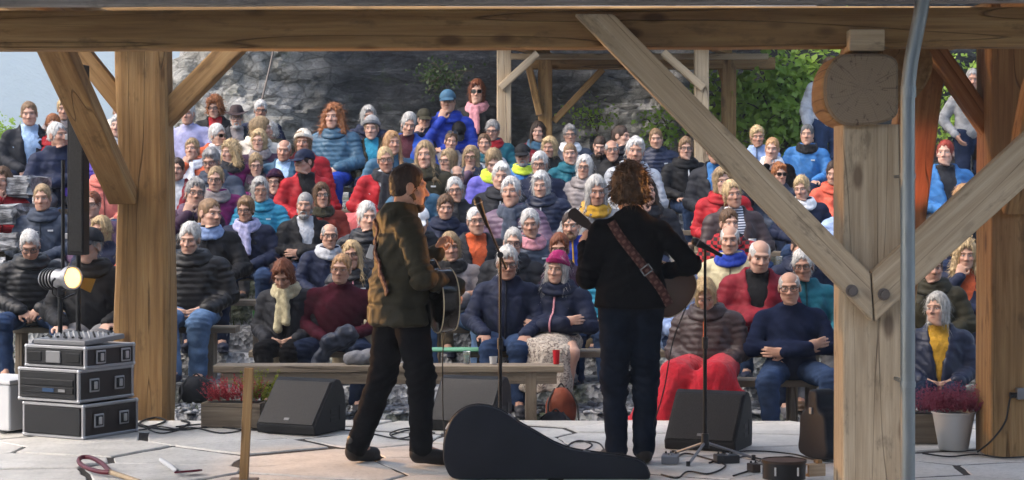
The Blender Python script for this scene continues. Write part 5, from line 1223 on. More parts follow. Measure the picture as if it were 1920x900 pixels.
# ================================================================ GROUND, terraces, gravel
def terrain():
    ys = [-30, -5, 4, 8, 12, 13.0, 13.9, 14.2, 14.5]
    eps = 0.03
    for k, ry in enumerate(ROWS): ys += [ry - 0.60 - eps, ry - 0.60 + eps, ry - 0.3, ry]
    ys += [23.2, 23.6, 24.2, 25, 26, 27, 29, 34, 45, 70]; ys = np.array(sorted(ys))
    fx = np.concatenate([np.linspace(-90, -9, 14), np.arange(-8.5, 8.6, 0.14), np.linspace(9, 90, 14)])
    V = []
    for y in ys:
        z = ground(y)
        for x in fx:
            zz = z
            if x < -8.0: zz = z - (-8.0 - x) * 0.10
            if y > 30 and x < -5: zz -= (y - 30) * 0.55
            V.append((x, y, zz))
    V = np.array(V); m = (np.abs(V[:, 0]) < 9) & (V[:, 1] > 14.4)
    V[:, 2] += np.where(m, wnoise(V, 3.5) * 0.016 + wnoise(V, 9, 1) * 0.010, 0); V[:, 1] += np.where(m, wnoise(V * np.array([1, 0, 0]), 2.5, 2) * 0.025, 0)
    nx = len(fx); F = [(j * nx + i, j * nx + i + 1, (j + 1) * nx + i + 1, (j + 1) * nx + i) for j in range(len(ys) - 1) for i in range(nx - 1)]
    tag(meshobj('ground', np2me(V, F, 'ground', True), 'gravel_ground'), kind='structure')
    # valley floor + hazy mountainside
    gx = np.linspace(-2400, 2400, 90); gy = np.linspace(120, 4200, 60); V = []
    for y in gy:
        for x in gx:
            h = -60 + max(0, y - 1700) * 0.42 + 26 * math.sin(x * 0.009 + y * 0.004) + 14 * math.sin(x * 0.021 + 2 + y * 0.011)
            V.append((x, y, h))
    V = np.array(V); V[:, 2] += wnoise(V * np.array([1, 1, 0]), 0.012, 1) * 14
    F = [(j * 90 + i, j * 90 + i + 1, (j + 1) * 90 + i + 1, (j + 1) * 90 + i) for j in range(59) for i in range(89)]
    tag(meshobj('mountain', np2me(V, F, 'mountain', True), 'far_forest'), kind='structure')
    # loose slate chips between the stage and the benches
    rs = np.random.default_rng(5); Vs, Fs = [], []; n = 0
    cube = np.array([(a, b_, c) for a in (-1, 1) for b_ in (-1, 1) for c in (-1, 1)], float) * 0.5
    q = np.array([(0, 1, 3, 2), (4, 6, 7, 5), (0, 4, 5, 1), (2, 3, 7, 6), (0, 2, 6, 4), (1, 5, 7, 3)])
    for _ in range(7500):
        y = 14.25 + abs(rs.normal()) * 1.0; x = rs.uniform(-5.5, 5.5)
        if y > 17.2: continue
        s = rs.uniform(0.02, 0.075) * (1.5 if rs.random() < 0.06 else 1); sz = np.array([s, s * rs.uniform(0.5, 0.9), s * rs.uniform(0.18, 0.4)])
        v = cube * sz * (1 + rs.uniform(-0.25, 0.25, (8, 1))); e = np.array(Euler((rs.normal() * 0.25, rs.normal() * 0.25, rs.uniform(0, 6.28))).to_matrix())
        Vs.append(v @ e.T + np.array([x, y, ground(y) + sz[2] * 0.35])); Fs.append(q + n); n += 8
    tag(meshobj('gravel', np2me(np.concatenate(Vs), np.concatenate(Fs), 'gravel', False), 'slate_chip'), 'loose grey slate chips scattered between stage and benches', 'gravel', kind='stuff')
    # sparse grass on the terraces
    Vs, Fs = [], []; n = 0
    for _ in range(5200):
        y = rs.uniform(15.2, 23.4); x = rs.uniform(-6.2, 6.2)
        if wnoise(np.array([[x, y, 0.0]]), 1.6)[0] < 0.15: continue
        for k in range(3):
            h = rs.uniform(0.03, 0.09); a = rs.uniform(0, 6.28); d = np.array([math.cos(a), math.sin(a), 0]); p = np.array([x, y, ground(y)]) + rs.normal(size=3) * np.array([.03, .03, 0])
            l = rs.normal(size=3) * 0.03; l[2] = h
            Vs.append(np.array([p - d * 0.004, p + d * 0.004, p + l * 0.6 + d * 0.003, p + l])); Fs.append(np.array([[0, 1, 2, 3]]) + n); n += 4
    tag(meshobj('grass', np2me(np.concatenate(Vs), np.concatenate(Fs), 'grass'), 'grass_blade'), 'thin grass growing on the seating terraces', 'grass', kind='stuff')
terrain()
def slate_steps():
    """big slate blocks at the far left, each its own stone"""
    rs = np.random.default_rng(9)
    spec = [((-60, 64), 331, 368, 19.5), ((-70, 36), 386, 420, 18.6), ((-70, 30), 440, 470, 17.8), ((-70, 14), 500, 540, 17.0)]
    root = empty('slate_steps', (-5, 18, 0), label='rough dark slate blocks stepping up at the far left edge', cat='steps'); root.location = (0, 0, 0)
    for (xa, xb), ya, yb, Y in spec:
        a, b_ = at(xa, ya, Y), at(xb, yb, Y); bm = bmesh.new(); b_box(bm, (b_.x - a.x, 0.7, a.z - b_.z), bevel=0.02); bmesh.ops.subdivide_edges(bm, edges=list(bm.edges), cuts=2, use_grid_fill=True)
        for v in bm.verts: v.co += Vector(rs.normal(size=3)) * 0.012
        meshobj('slate_block', bm2me(bm, 'slate_block'), 'slate_step', root, loc=((a.x + b_.x) / 2, Y + 0.3, (a.z + b_.z) / 2), rot=(0, 0, R(rs.uniform(-6, 6))))
slate_steps()

# ================================================================ CLIFF
def cliff():
    def fbm(P, s, b0):
        r = 0; a = 1.0
        for k in range(4): r = r + a * wnoise(P + 3.1 * k, s * 2.0 ** k, (b0 + k) % 3); a *= 0.5
        return r
    U = np.arange(0, 26.0, 0.05); W = np.arange(0.6, 9.2, 0.05)
    # plan: starts far back left, comes forward to the corner at px~335, then runs right and slowly forward
    pth = np.array([(-7.5, 46.0), (-5.6, 36), (-4.9, 30), (-4.5, 27.2), (-3.6, 26.4), (-2.0, 27.0), (1.0, 27.0), (4.0, 26.6), (8.0, 26.5), (16.0, 25.5)])
    cum = np.concatenate([[0], np.cumsum(np.hypot(*np.diff(pth, axis=0).T))]); U = np.linspace(0, cum[-1], 720)
    px_, py_ = np.interp(U, cum, pth[:, 0]), np.interp(U, cum, pth[:, 1])
    k = np.ones(15) / 15; pad = lambda a: np.convolve(np.pad(a, 7, 'edge'), k, 'valid'); px_, py_ = pad(px_), pad(py_)
    tx, ty = np.gradient(px_), np.gradient(py_); nn = np.hypot(tx, ty); nx_, ny_ = ty / nn, -tx / nn       # outward (towards camera)
    X, Z = np.meshgrid(px_, W, indexing='ij'); Y = np.meshgrid(py_, W, indexing='ij')[0]; NX = np.meshgrid(nx_, W, indexing='ij')[0]; NY = np.meshgrid(ny_, W, indexing='ij')[0]
    P = np.column_stack([X.ravel(), Y.ravel(), Z.ravel()])
    blk = fbm(P * np.array([1, 1, 1.3]), 1.5, 0); lay = fbm(P * np.array([0.35, 0.35, 3.2]), 1.7, 1); fine = fbm(P, 6.0, 2)
    ledge = np.floor(blk * 2.2 + 0.4 * lay) / 2.2
    left = 1 / (1 + np.exp((P[:, 0] + 2.75) * 4)); right = np.exp(-((P[:, 0] - 1.75) / 0.65) ** 2) * np.exp(-((P[:, 2] - 2.75) / 0.9) ** 2)
    low = 1 / (1 + np.exp((P[:, 2] - 2.75) * 6)); rub = np.clip(left + right + low * 0.8, 0, 1)
    q = lambda v, n: np.floor(v * n) / n
    d = rub * (0.24 * ledge + 0.12 * q(fbm(P * np.array([1, 1, 1.6]), 3.2, 2), 3) + 0.03 * fine) + (1 - rub) * (0.10 * blk + 0.05 * lay + 0.02 * fine) - 0.30 * (1 - left) * low + (P[:, 2] - 3) * -0.03
    V = P + np.column_stack([NX.ravel(), NY.ravel(), np.zeros(len(P))]) * d[:, None]
    tone = np.clip(left * (0.95 + 0.15 * blk) + right * 0.9 + low * np.clip(0.18 + 0.25 * blk, 0, 1) + np.clip((blk - 0.9) * 0.5, 0, 0.4), 0, 1)
    nw = len(W); i, j = np.meshgrid(np.arange(len(U) - 1), np.arange(nw - 1), indexing='ij'); a = (i * nw + j).ravel()
    F = np.stack([a, a + nw, a + nw + 1, a + 1], 1)
    me = np2me(V, F, 'rock_face', True, {'tone': tone})
    try: me.set_sharp_from_angle(angle=R(38))
    except Exception: pass
    o = tag(meshobj('rock_face', me, 'cliff_rock'), kind='structure')
    # top of the rock runs back as a plateau
    V2 = [(x, y - 0.0, 9.0) for x, y in zip(px_[::10], py_[::10])] + [(x, 70, 12.0) for x in px_[::10]]; n = len(px_[::10]); F2 = [(i, i + 1, n + i + 1, n + i) for i in range(n - 1)]
    tag(meshobj('hilltop', np2me(V2, F2, 'hilltop', True), 'far_forest'), kind='structure')
cliff()
def sky_block_rock():  # added out of view, darkens the surfaces that face the camera
    """unseen rock wall added behind the camera to block low sky light"""
    xs_ = np.linspace(-16, 16, 90); zs_ = np.linspace(-0.3, 5.5, 30); V = []
    for x in xs_:
        for z in zs_: V.append((x, -4.0 + 0.012 * x * x - 0.12 * z, z))
    V = np.array(V); V[:, 1] += wnoise(V, 0.9) * 0.35 + wnoise(V, 2.6, 1) * 0.12
    F = [(i * 30 + j, i * 30 + j + 1, (i + 1) * 30 + j + 1, (i + 1) * 30 + j) for i in range(89) for j in range(29)]
    tag(meshobj('sky_block_wall', np2me(V, F, 'sky_block_wall', True, {'tone': np.full(len(V), 0.15)}), 'cliff_rock'), kind='structure')
sky_block_rock()

# ================================================================ FOLIAGE
def leaf_cloud(centers, n, size, rs, spread, fold=0.25, aspect=0.75):
    """n leaves around given points: folded 6-vertex blades"""
    c = centers[rs.integers(0, len(centers), n)] + rs.normal(size=(n, 3)) * spread
    d = rs.normal(size=(n, 3)); d[:, 2] -= 0.5; d /= np.linalg.norm(d, axis=1)[:, None]
    u = rs.normal(size=(n, 3)) * 0.7 + np.array([0, -0.4, 0.8]); s = np.cross(d, u); s /= np.linalg.norm(s, axis=1)[:, None] + 1e-9; nn = np.cross(s, d)
    L = (size * rs.uniform(0.6, 1.25, n))[:, None]
    pts = [c, c + d * L * 0.45 + s * L * aspect * 0.5 + nn * L * fold * 0.5, c + d * L, c + d * L * 0.45 - s * L * aspect * 0.5 + nn * L * fold * 0.5]
    V = np.stack(pts, 1).reshape(-1, 3); b = np.arange(n)[:, None] * 4
    F = b + np.array([[0, 1, 2, 3]])
    return V, F
def shrub(name, label, base, top_pts, n, size, spread, mat, rs, cat='bush', trunk_r=0.03, tw_=1.0):
    root = empty(name, base, 0, label, cat); base = Vector(base)
    pts = []; stems = []
    for tp in top_pts:
        tp = Vector(tp); mid = (base * 0.5 + tp * 0.5) + Vector((rs.normal() * 0.15, rs.normal() * 0.1, 0.2)) * tw_; path = smooth_path([base + Vector((rs.normal() * 0.1, rs.normal() * 0.1, 0)), mid, tp], 7)
        stems.append(path); pts += [tuple(p) for p in path[5:]]
        for _ in range(4):
            q = path[random.randrange(6, len(path))]; e = q + Vector((rs.normal() * 0.35, rs.normal() * 0.3, rs.uniform(0.0, 0.4))) * tw_; tw = smooth_path([q, (q + e) / 2 + Vector((0, 0, 0.05)), e], 4); stems.append(tw); pts += [tuple(p) for p in tw]
    Vs, Fs, k = [], [], 0
    for i, path in enumerate(stems):
        me = tube_me([p - base for p in path], list(np.linspace(trunk_r if len(path) > 10 else trunk_r * 0.4, 0.005, len(path))), 'st', 5)
        v = np.zeros(len(me.vertices) * 3, np.float32); me.vertices.foreach_get('co', v); Vs.append(v.reshape(-1, 3)); Fs += [[x + k for x in p.vertices] for p in me.polygons]; k += len(me.vertices); bpy.data.meshes.remove(me)
    meshobj('stems', np2me(np.concatenate(Vs), Fs, 'stems'), 'bark', root)
    V, F = leaf_cloud(np.array(pts) - np.array(base), n, size, rs, spread)
    meshobj('crown', np2me(V, F, 'crown', False), mat, root)
    return root
def plants():
    rs = np.random.default_rng(31)
    shrub('leafy_shrub', 'bright green broad-leaved shrub in front of the rock, right of the far shelter', at(1430, 300, 26.0), [at(x, y, 26.0 + rs.normal() * 0.25) for x, y in ((1350, 175), (1375, 225), (1400, 165), (1440, 200), (1455, 150), (1480, 220), (1505, 140), (1525, 185), (1540, 120), (1420, 250), (1550, 230), (1500, 250))], 2600, 0.125, 0.20, 'leaf', rs, tw_=0.8)
    shrub('small_shrub', 'small green shrub low on the rock left of the diagonal brace', at(1240, 290, 25.0), [at(x, y, 25) for x, y in ((1225, 240), (1250, 225), (1262, 250), (1240, 262))], 320, 0.075, 0.12, 'leaf', rs, tw_=0.4)
    shrub('valley_shrub', 'pale green shrub at the far left edge behind the man in the cardigan', at(-10, 340, 24.5), [at(x, y, 24.5) for x, y in ((-20, 240), (5, 250), (15, 275), (25, 300), (-5, 300))], 900, 0.06, 0.13, 'leaf', rs, tw_=0.4)
    shrub('rock_plant', 'dark green plants hanging on the rock ledge above the blue cap', at(815, 170, 26.45), [at(x, y, 26.35) for x, y in ((780, 140), (800, 155), (825, 130), (845, 160), (860, 150), (815, 175))], 420, 0.05, 0.09, 'dark_leaf', rs, cat='plant', trunk_r=0.012, tw_=0.35)
    shrub('rock_plant', 'tuft of green plants at the foot of the rock below the far shelter', at(1110, 245, 25.6), [at(x, y, 25.5) for x, y in ((1085, 225), (1110, 215), (1135, 230))], 220, 0.05, 0.09, 'leaf', rs, cat='plant', trunk_r=0.01, tw_=0.3)
    shrub('right_shrub', 'green shrub behind the standing man in the grey wool sweater', at(1790, 280, 25.5), [at(x, y, 25.5) for x, y in ((1780, 200), (1800, 230), (1850, 190), (1830, 150))], 900, 0.07, 0.18, 'leaf', rs, tw_=0.4)
plants()

# ================================================================ BENCHES
def bench(name, label, xa, xb, Y, zg, top, depth=0.30, th=0.05, legs=3, group=None, mat='bench_wood'):
    b = empty(name, ((xa + xb) / 2, Y, zg), 0, label, 'bench', group); L = xb - xa
    me = timber_me(L, depth, th, 0.003, 0.006); meshobj('seat', me, mat, b, loc=(0, 0, top - zg - th / 2))
    if legs:
        me2 = timber_me(top - zg - th, 0.22, 0.06, 0.002, 0.006)
        for i in range(legs):
            x = -L / 2 + 0.22 + (L - 0.44) * i / max(1, legs - 1); meshobj('leg', me2, mat, b, matrix=Matrix.Translation((x, 0, (top - zg - th) / 2)) @ Matrix.Rotation(R(90), 4, 'Y') @ Matrix.Rotation(0, 4, 'X'))
    return b
def benches():
    nm = ['', 'second', 'third', 'fourth', 'fifth', 'sixth', 'seventh', 'eighth', 'ninth', 'tenth']
    for k in range(1, 10):
        xs = [p[1] for p in PLACED if p[5] == k]
        if not xs: continue
        xs.sort(); segs = [[xs[0]]]
        for x in xs[1:]:
            if x - segs[-1][-1] > 1.15: segs.append([x])
            else: segs[-1].append(x)
        for i, sg in enumerate(segs):
            lab = 'grey plank bench under the %s row of spectators' % nm[k] + (', %s bench from the left' % ['first', 'second', 'third', 'fourth', 'fifth', 'sixth', 'seventh'][i] if len(segs) > 1 else '')
            bench('plank_bench', lab, sg[0] - 0.33, sg[-1] + 0.36, ROWS[k] + 0.06, ROWZ[k], ROWZ[k] + 0.445, group='audience benches', legs=2 if len(sg) < 3 else 4)
    f = bench('front_bench', 'long empty plank bench nearest the stage with cups on it', at(405, 0, 14.75).x, at(1056, 0, 14.75).x, 14.75, -0.2, at(0, 686, 14.62).z, depth=0.27, th=0.05, legs=0)
    z = f.location.z; L = at(1056, 0, 14.75).x - at(405, 0, 14.75).x; top = at(0, 686, 14.62).z - z
    meshobj('apron', timber_me(L - 0.1, 0.035, 0.085, 0.002, 0.005), 'bench_wood', f, loc=(0, -0.10, top - 0.05 - 0.043))
    for x in (-L / 2 + 0.25, L / 2 - 0.24):
        for dy in (-0.09, 0.1): meshobj('leg', timber_me(top - 0.052, 0.06, 0.085, 0.002, 0.006), 'bench_wood', f, matrix=Matrix.Translation((x, dy, (top - 0.052) / 2)) @ Matrix.Rotation(R(90), 4, 'Y'))
    bench('plank_bench', 'short plank bench under the blonde woman with the red blanket', at(1225, 0, 15.0).x, at(1420, 0, 15).x, 15.0, -0.2, 0.24, group='audience benches', legs=2)
    bench('plank_bench', 'short plank bench under the man with folded arms in navy sweater', at(1430, 0, 15.0).x, at(1575, 0, 15).x, 15.0, -0.2, 0.24, group='audience benches', legs=2)
    bench('plank_bench', 'short plank bench under the woman with the silver bob', at(1700, 0, 14.7).x, at(1830, 0, 14.7).x, 14.68, -0.2, 0.20, group='audience benches', legs=2)
benches()
# ================================================================ PROP MATERIALS
def mk_prop_mats():
    m, nt, b = newmat('case_black', (.012, .013, .016), 0.5, spec=0.16); N = NT(nt); N.bump(b, N.noise(N.obj(), 240, 3), 0.35, 0.004); N.put(b.inputs['Base Color'], N.mix(N.noise(N.obj(), 6, 4), (.004, .005, .007), (.012, .014, .020)))
    m, nt, b = newmat('wedge_paint', (.010, .010, .011), 0.7, spec=0.3); N = NT(nt); N.bump(b, N.noise(N.obj(), 180, 3), 0.6, 0.004)
    m, nt, b = newmat('grille', (.018, .018, .019), 0.45, 0.6); N = NT(nt); p = N.obj(); v = N.vor(p, 260); N.put(b.inputs['Base Color'], N.ramp(v, [(0.2, (.010, .010, .010)), (0.5, (.042, .040, .039))])); N.bump(b, v, 0.3, 0.002)
    newmat('black_plastic', (.012, .012, .013), 0.45, spec=0.4); newmat('black_metal', (.012, .012, .013), 0.4, 0.3); newmat('rubber', (.015, .015, .015), 0.8)
    m, nt, b = newmat('cable_black', (.010, .010, .010), 0.55)
    newmat('laminate', (.016, .010, .009), 0.5, spec=0.3); newmat('rack_dark', (.008, .008, .009), 0.6); newmat('screen_blue', (.02, .05, .11), 0.3); newmat('white_paint', (.5, .5, .5), 0.5); newmat('zinc', (.50, .50, .48), 0.5, 0.2); newmat('grey_metal', (.20, .20, .205), 0.45, 0.5)
    m, nt, b = newmat('guitar_black', (.008, .007, .007), 0.16, spec=0.5); m, nt, b = newmat('guitar_sunburst', (.06, .022, .010), 0.2, spec=0.5)
    newmat('binding', (.55, .46, .30), 0.4); newmat('rosewood', (.03, .016, .010), 0.45); newmat('chrome', (.6, .6, .6), 0.2, 1.0); newmat('spruce', (.40, .24, .10), 0.3)
    m, nt, b = newmat('strap_weave', rough=0.8); N = NT(nt); p = N.attr('cp'); s_ = N.n('SeparateXYZ'); N.put(s_.inputs[0], p)
    dd = N.math('MULTIPLY', N.math('SINE', N.math('MULTIPLY', s_.outputs[0], 150)), N.math('SINE', N.math('ADD', N.math('MULTIPLY', s_.outputs[1], 110), 1.57)))
    N.put(b.inputs['Base Color'], N.mix(N.rng(dd, 0.05, 0.35), (.05, .014, .011), (.13, .065, .05)))
    newmat('gel_gold', (.30, .17, .03), 0.35, 0.8); newmat('can_green', (.03, .16, .03), 0.3, 0.5); newmat('red_plastic', (.42, .012, .02), 0.35); newmat('dark_red', (.09, .008, .016), 0.45); newmat('terracotta', (.28, .13, .07), 0.8)
    m, nt, b = newmat('clear_glass', (.85, .88, .86), 0.08); b.inputs['Transmission Weight'].default_value = 0.85; newmat('beer', (.45, .24, .03), 0.15)
    newmat('soil', (.02, .014, .010), 0.95); newmat('foam_green', (.10, .26, .16), 0.8); newmat('concrete', (.30, .29, .28), 0.85)
    m = bpy.data.materials.new('lamp_glow'); m.use_nodes = True; MATS['lamp_glow'] = m; nt = m.node_tree; b = nt.nodes['Principled BSDF']; b.inputs['Emission Color'].default_value = (1.0, 0.50, 0.14, 1); b.inputs['Emission Strength'].default_value = 1.0; b.inputs['Base Color'].default_value = (.8, .6, .4, 1)
    m = bpy.data.materials.new('lamp_glow_red'); m.use_nodes = True; MATS['lamp_glow_red'] = m; b = m.node_tree.nodes['Principled BSDF']; b.inputs['Emission Color'].default_value = (1.0, 0.08, 0.04, 1); b.inputs['Emission Strength'].default_value = 8.0
mk_prop_mats()
def boxme(size, bevel=0.0, seg=1, name='box'):
    bm = bmesh.new(); b_box(bm, size, None, bevel, seg); return bm2me(bm, name)
def cylme(r1, r2, h, seg=24, name='cyl', smooth=True):
    bm = bmesh.new(); b_cyl(bm, r1, r2, h, None, seg); me = bm2me(bm, name)
    if smooth:
        me.shade_smooth(); me.set_sharp_from_angle(angle=R(40))
    return me
def lathe(prof, name, seg=28):
    V, F = [], []; n = len(prof)
    for k in range(seg):
        a = 2 * math.pi * k / seg
        for r, z in prof: V.append((r * math.cos(a), r * math.sin(a), z))
    for k in range(seg):
        for i in range(n - 1): F.append((k * n + i, ((k + 1) % seg) * n + i, ((k + 1) % seg) * n + i + 1, k * n + i + 1))
    me = np2me(V, F, name)
    try: me.set_sharp_from_angle(angle=R(45))
    except Exception: pass
    return me

# ================================================================ MUSICIANS
def scale3(p, k): return tuple(c * k for c in p)
POSES['guitar_right'] = dict(dz=0.40, lean=0.0, hand='grip', h=0.0085, hem=0.045, thick=0.006,
    arms=[((-0.180, 0.02, 1.328), (-0.345, 0.02, 1.135), (-0.165, -0.235, 1.075), (0.85, -0.2, -0.35)), ((0.180, 0.02, 1.328), (0.250, -0.03, 1.065), (0.235, -0.27, 1.235), (-0.2, -0.35, 0.9))],
    palm=[(0, 1, -0.2), (-0.6, -0.6, 0.2)],
    legs=[((-0.085, 0.0, 0.93), (-0.085, -0.02, 0.50), (-0.07, 0.02, 0.09), (-0.10, -0.13, 0.04)), ((0.085, 0.0, 0.93), (0.095, -0.01, 0.50), (0.085, 0.02, 0.09), (0.13, -0.12, 0.04))])
POSES['guitar_left'] = dict(dz=0.40, lean=0.0, hand='grip', h=0.0085, hem=-0.06, thick=0.014,
    arms=[((-0.180, 0.02, 1.328), (-0.275, -0.02, 1.065), (-0.125, -0.275, 1.0), (0.65, -0.45, -0.5)), ((0.180, 0.02, 1.328), (0.270, -0.04, 1.08), (0.20, -0.29, 1.18), (-0.2, -0.4, 0.9))],
    palm=[(0.3, 0.6, -0.6), (-0.6, -0.6, 0.2)],
    legs=[((-0.085, 0.0, 0.93), (-0.10, -0.075, 0.50), (-0.10, -0.075, 0.09), (-0.15, -0.22, 0.04)), ((0.085, 0.0, 0.93), (0.105, 0.075, 0.49), (0.11, 0.23, 0.09), (0.18, 0.10, 0.04))])
XR, YR, SR = 0.715, 11.95, 1.055
XL, YL, SL = -0.665, 12.0, 1.065
mR = build_person((XR, YR, 0.0), R(180 + 4), 'm', 'curly', 'brown', 'sweater', 'j_black', 'curly-haired guitarist seen from behind in black sweater and dark jeans', pose_='guitar_right', scale=SR, seed=3, yaw=4, pitch=8, trous='t_dk', shoes=(.015, .012, .01), name='person', group='musicians on stage', skin=(.52, .30, .21))
mL = build_person((XL, YL, 0.0), R(114), 'm', 'short', 'dbrown', 'shell', 'j_olive', 'guitarist in profile in long dark olive shirt jacket and black trousers', pose_='guitar_left', scale=SL, seed=4, yaw=-10, pitch=6, trous='t_black', shoes=(.012, .010, .009), beard='brown', wide=1.06, jmat='shell_fabric', group='musicians on stage', skin=(.50, .28, .19))
for o in mR.children:
    if o.name.startswith('hair'): o.matrix_basis = o.matrix_basis @ Matrix.Diagonal((0.98, 0.98, 0.94, 1))

def guitar(name, label, M, body_mat, depth=0.105):
    """guitar frame: +X towards the neck, -Y is the sound-hole face, Z across; origin at the bridge side centre of the body"""
    root = empty(name, (0, 0, 0), 0, label, 'guitar', 'guitars being played'); root.matrix_basis = M
    half = [(-0.245, 0.0), (-0.235, 0.08), (-0.205, 0.145), (-0.15, 0.186), (-0.085, 0.196), (-0.02, 0.172), (0.045, 0.132), (0.085, 0.122), (0.13, 0.132), (0.175, 0.144), (0.215, 0.132), (0.243, 0.085), (0.25, 0.03)]
    pts = half + [(x, -z) for x, z in half[::-1][:-1]]; poly = catmull_closed(pts, 4)
    body = meshobj('body', prism_me(poly, depth, 'guitar_body', 0.004, 2, smooth=True), body_mat, root)
    for s in (-1, 1):
        n = len(poly); P = [(p[0] * 0.999, s * (depth / 2 - 0.002), p[1] * 0.999) for p in poly]; meshobj('binding', tube_me(P + P[:1], 0.0038, 'binding', 6), 'binding', body)
    top = meshobj('soundboard', prism_me([(p[0] * 0.975, p[1] * 0.975) for p in poly], 0.004, 'soundboard', 0.0), 'spruce' if body_mat == 'guitar_sunburst' else 'guitar_black', root, loc=(0, -depth / 2 - 0.0025, 0))
    meshobj('sound_hole', cylme(0.05, 0.05, 0.004, 28), 'rosewood', root, matrix=Matrix.Translation((0.10, -depth / 2 - 0.0055, 0)) @ Matrix.Rotation(R(90), 4, 'X'))
    meshobj('bridge', boxme((0.03, 0.012, 0.15), 0.003), 'rosewood', root, loc=(-0.09, -depth / 2 - 0.0095, 0))
    y = -depth / 2 - 0.010
    meshobj('neck', boxme((0.40, 0.026, 0.052), 0.009, 2), 'rosewood', root, loc=(0.44, y + 0.006, 0)); meshobj('fretboard', boxme((0.47, 0.008, 0.054), 0.002), 'rosewood', root, loc=(0.405, y - 0.011, 0))
    hs = [(0.0, 0.024), (0.03, 0.034), (0.16, 0.042), (0.175, 0.02), (0.178, 0), (0.175, -0.02), (0.16, -0.042), (0.03, -0.034), (0.0, -0.024)]
    head = meshobj('headstock', prism_me(hs, 0.016, 'headstock', 0.003), 'rosewood', root, matrix=Matrix.Translation((0.635, y + 0.004, 0)) @ Matrix.Rotation(R(-12), 4, 'Z'))
    for i in range(3):
        for s in (-1, 1):
            bm = bmesh.new(); b_cyl(bm, 0.004, 0.004, 0.03, Matrix.Translation((0, 0, s * 0.014)), 8); b_box(bm, (0.016, 0.008, 0.014), Matrix.Translation((0, 0, s * 0.034)), 0.003, 2); b_cyl(bm, 0.008, 0.008, 0.014, Matrix.Translation((0, -0.012, s * -0.018)) @ Matrix.Rotation(R(90), 4, 'X'), 10)
            meshobj('tuning_peg', bm2me(bm, 'peg'), 'chrome', head, loc=(0.04 + i * 0.046, 0, s * 0.036))
    for k in range(6):
        z = -0.02 + k * 0.008; meshobj('string', tube_me([(-0.09, y - 0.018, z * 1.3), (0.2, y - 0.019, z * 1.1), (0.64, y - 0.017, z * 0.8)], 0.0009, 'string', 4), 'chrome', root)
    return root
def strap(guitar_root, person, pname, style, path, width=0.05):
    """woven strap lying on the wearer's clothes along (x,z) path in the wearer's own frame"""
    V = JACK[pname, style, 'V']; pts = []
    P = smooth_path([Vector((x, 0, z)) for x, z, _ in path], 10); sides = np.interp(np.linspace(0, 1, len(P)), np.linspace(0, 1, len(path)), [s for *_, s in path])
    for p, sd in zip(P, sides):
        m = (np.abs(V[:, 0] - p.x) < 0.022) & (np.abs(V[:, 2] - p.z) < 0.022)
        ys = V[m][:, 1] if m.any() else np.array([0.0]); y = ys.max() + 0.006 if sd > 0.5 else (ys.min() - 0.006 if sd < -0.5 else 0.0)
        pts.append(np.array((p.x, y, p.z)))
    pts = np.array(pts); k = np.ones(5) / 5
    pts[:, 1] = np.maximum(pts[:, 1], np.convolve(np.pad(pts[:, 1], 2, 'edge'), k, 'valid')) if path[0][2] > 0 else pts[:, 1]
    T = np.gradient(pts, axis=0); T /= np.linalg.norm(T, axis=1)[:, None]; side = np.cross(T, np.array([0, 1.0, 0])); side /= np.linalg.norm(side, axis=1)[:, None]
    L = np.concatenate([[0], np.cumsum(np.linalg.norm(np.diff(pts, axis=0), axis=1))]); vs, cp, fs = [], [], []
    for i, p in enumerate(pts):
        for u, dy in ((-1, -0.004), (-1, 0.003), (1, 0.003), (1, -0.004)): vs.append(p + side[i] * width / 2 * u + np.array([0, dy, 0])); cp.append((L[i], width / 2 * u, 0))
        if i: fs += [(4 * i - 4 + k_, 4 * i - 4 + (k_ + 1) % 4, 4 * i + (k_ + 1) % 4, 4 * i + k_) for k_ in range(4)]
    M = person_matrix(person); vs = [M @ Vector(v) for v in vs]; gi = guitar_root.matrix_basis.inverted(); vs = [tuple(gi @ v) for v in vs]
    o = meshobj('strap', np2me(vs, fs, 'strap', False, {'cp': cp}), 'strap_weave', guitar_root)
    return pts, M
def person_matrix(p): return Matrix.Translation(p.location) @ p.rotation_euler.to_matrix().to_4x4() @ Matrix.Diagonal((*p.scale, 1))
# right guitarist: neck rises to the picture's left in front of the body
MP = person_matrix(mR)
def in_person(MP, c, neck_dir, face):
    x = Vector(neck_dir).normalized(); f = Vector(face).normalized(); z = x.cross(-f).normalized(); y = z.cross(x)
    Ml = Matrix((x, y, z)).transposed().to_4x4(); Ml.translation = Vector(c); W = MP @ Ml
    loc, rot, _ = W.decompose(); return Matrix.Translation(loc) @ rot.to_matrix().to_4x4()
gR = guitar('acoustic_guitar', 'sunburst acoustic guitar hanging at the right hip of the curly-haired guitarist', in_person(MP, (-0.20, -0.215, 1.03), (0.79, 0.02, 0.61), (0, -1, 0.15)) @ Matrix.Scale(0.87, 4), 'guitar_sunburst')
strap(gR, mR, 'guitar_right', 'sweater', [(0.125, 1.385, 1), (0.075, 1.30, 1), (0.0, 1.20, 1), (-0.08, 1.10, 1), (-0.155, 1.00, 1), (-0.205, 0.915, 1)])
bm = bmesh.new()
for (w_, h_, x, z) in ((0.066, 0.007, 0, 0.022), (0.066, 0.007, 0, -0.022), (0.007, 0.05, -0.03, 0), (0.007, 0.05, 0.03, 0)): b_box(bm, (w_, 0.005, h_), Matrix.Translation((x, 0, z)))
_bw = at(1270, 476, 11.95 - 0.16)
bo = meshobj('buckle', bm2me(bm, 'buckle'), 'chrome', gR); bo.matrix_basis = gR.matrix_basis.inverted() @ Matrix.Translation(MP @ Vector((-0.068, 0.150, 1.115))) @ Matrix.Rotation(R(-36 + 0), 4, 'Y')
MPL = person_matrix(mL)
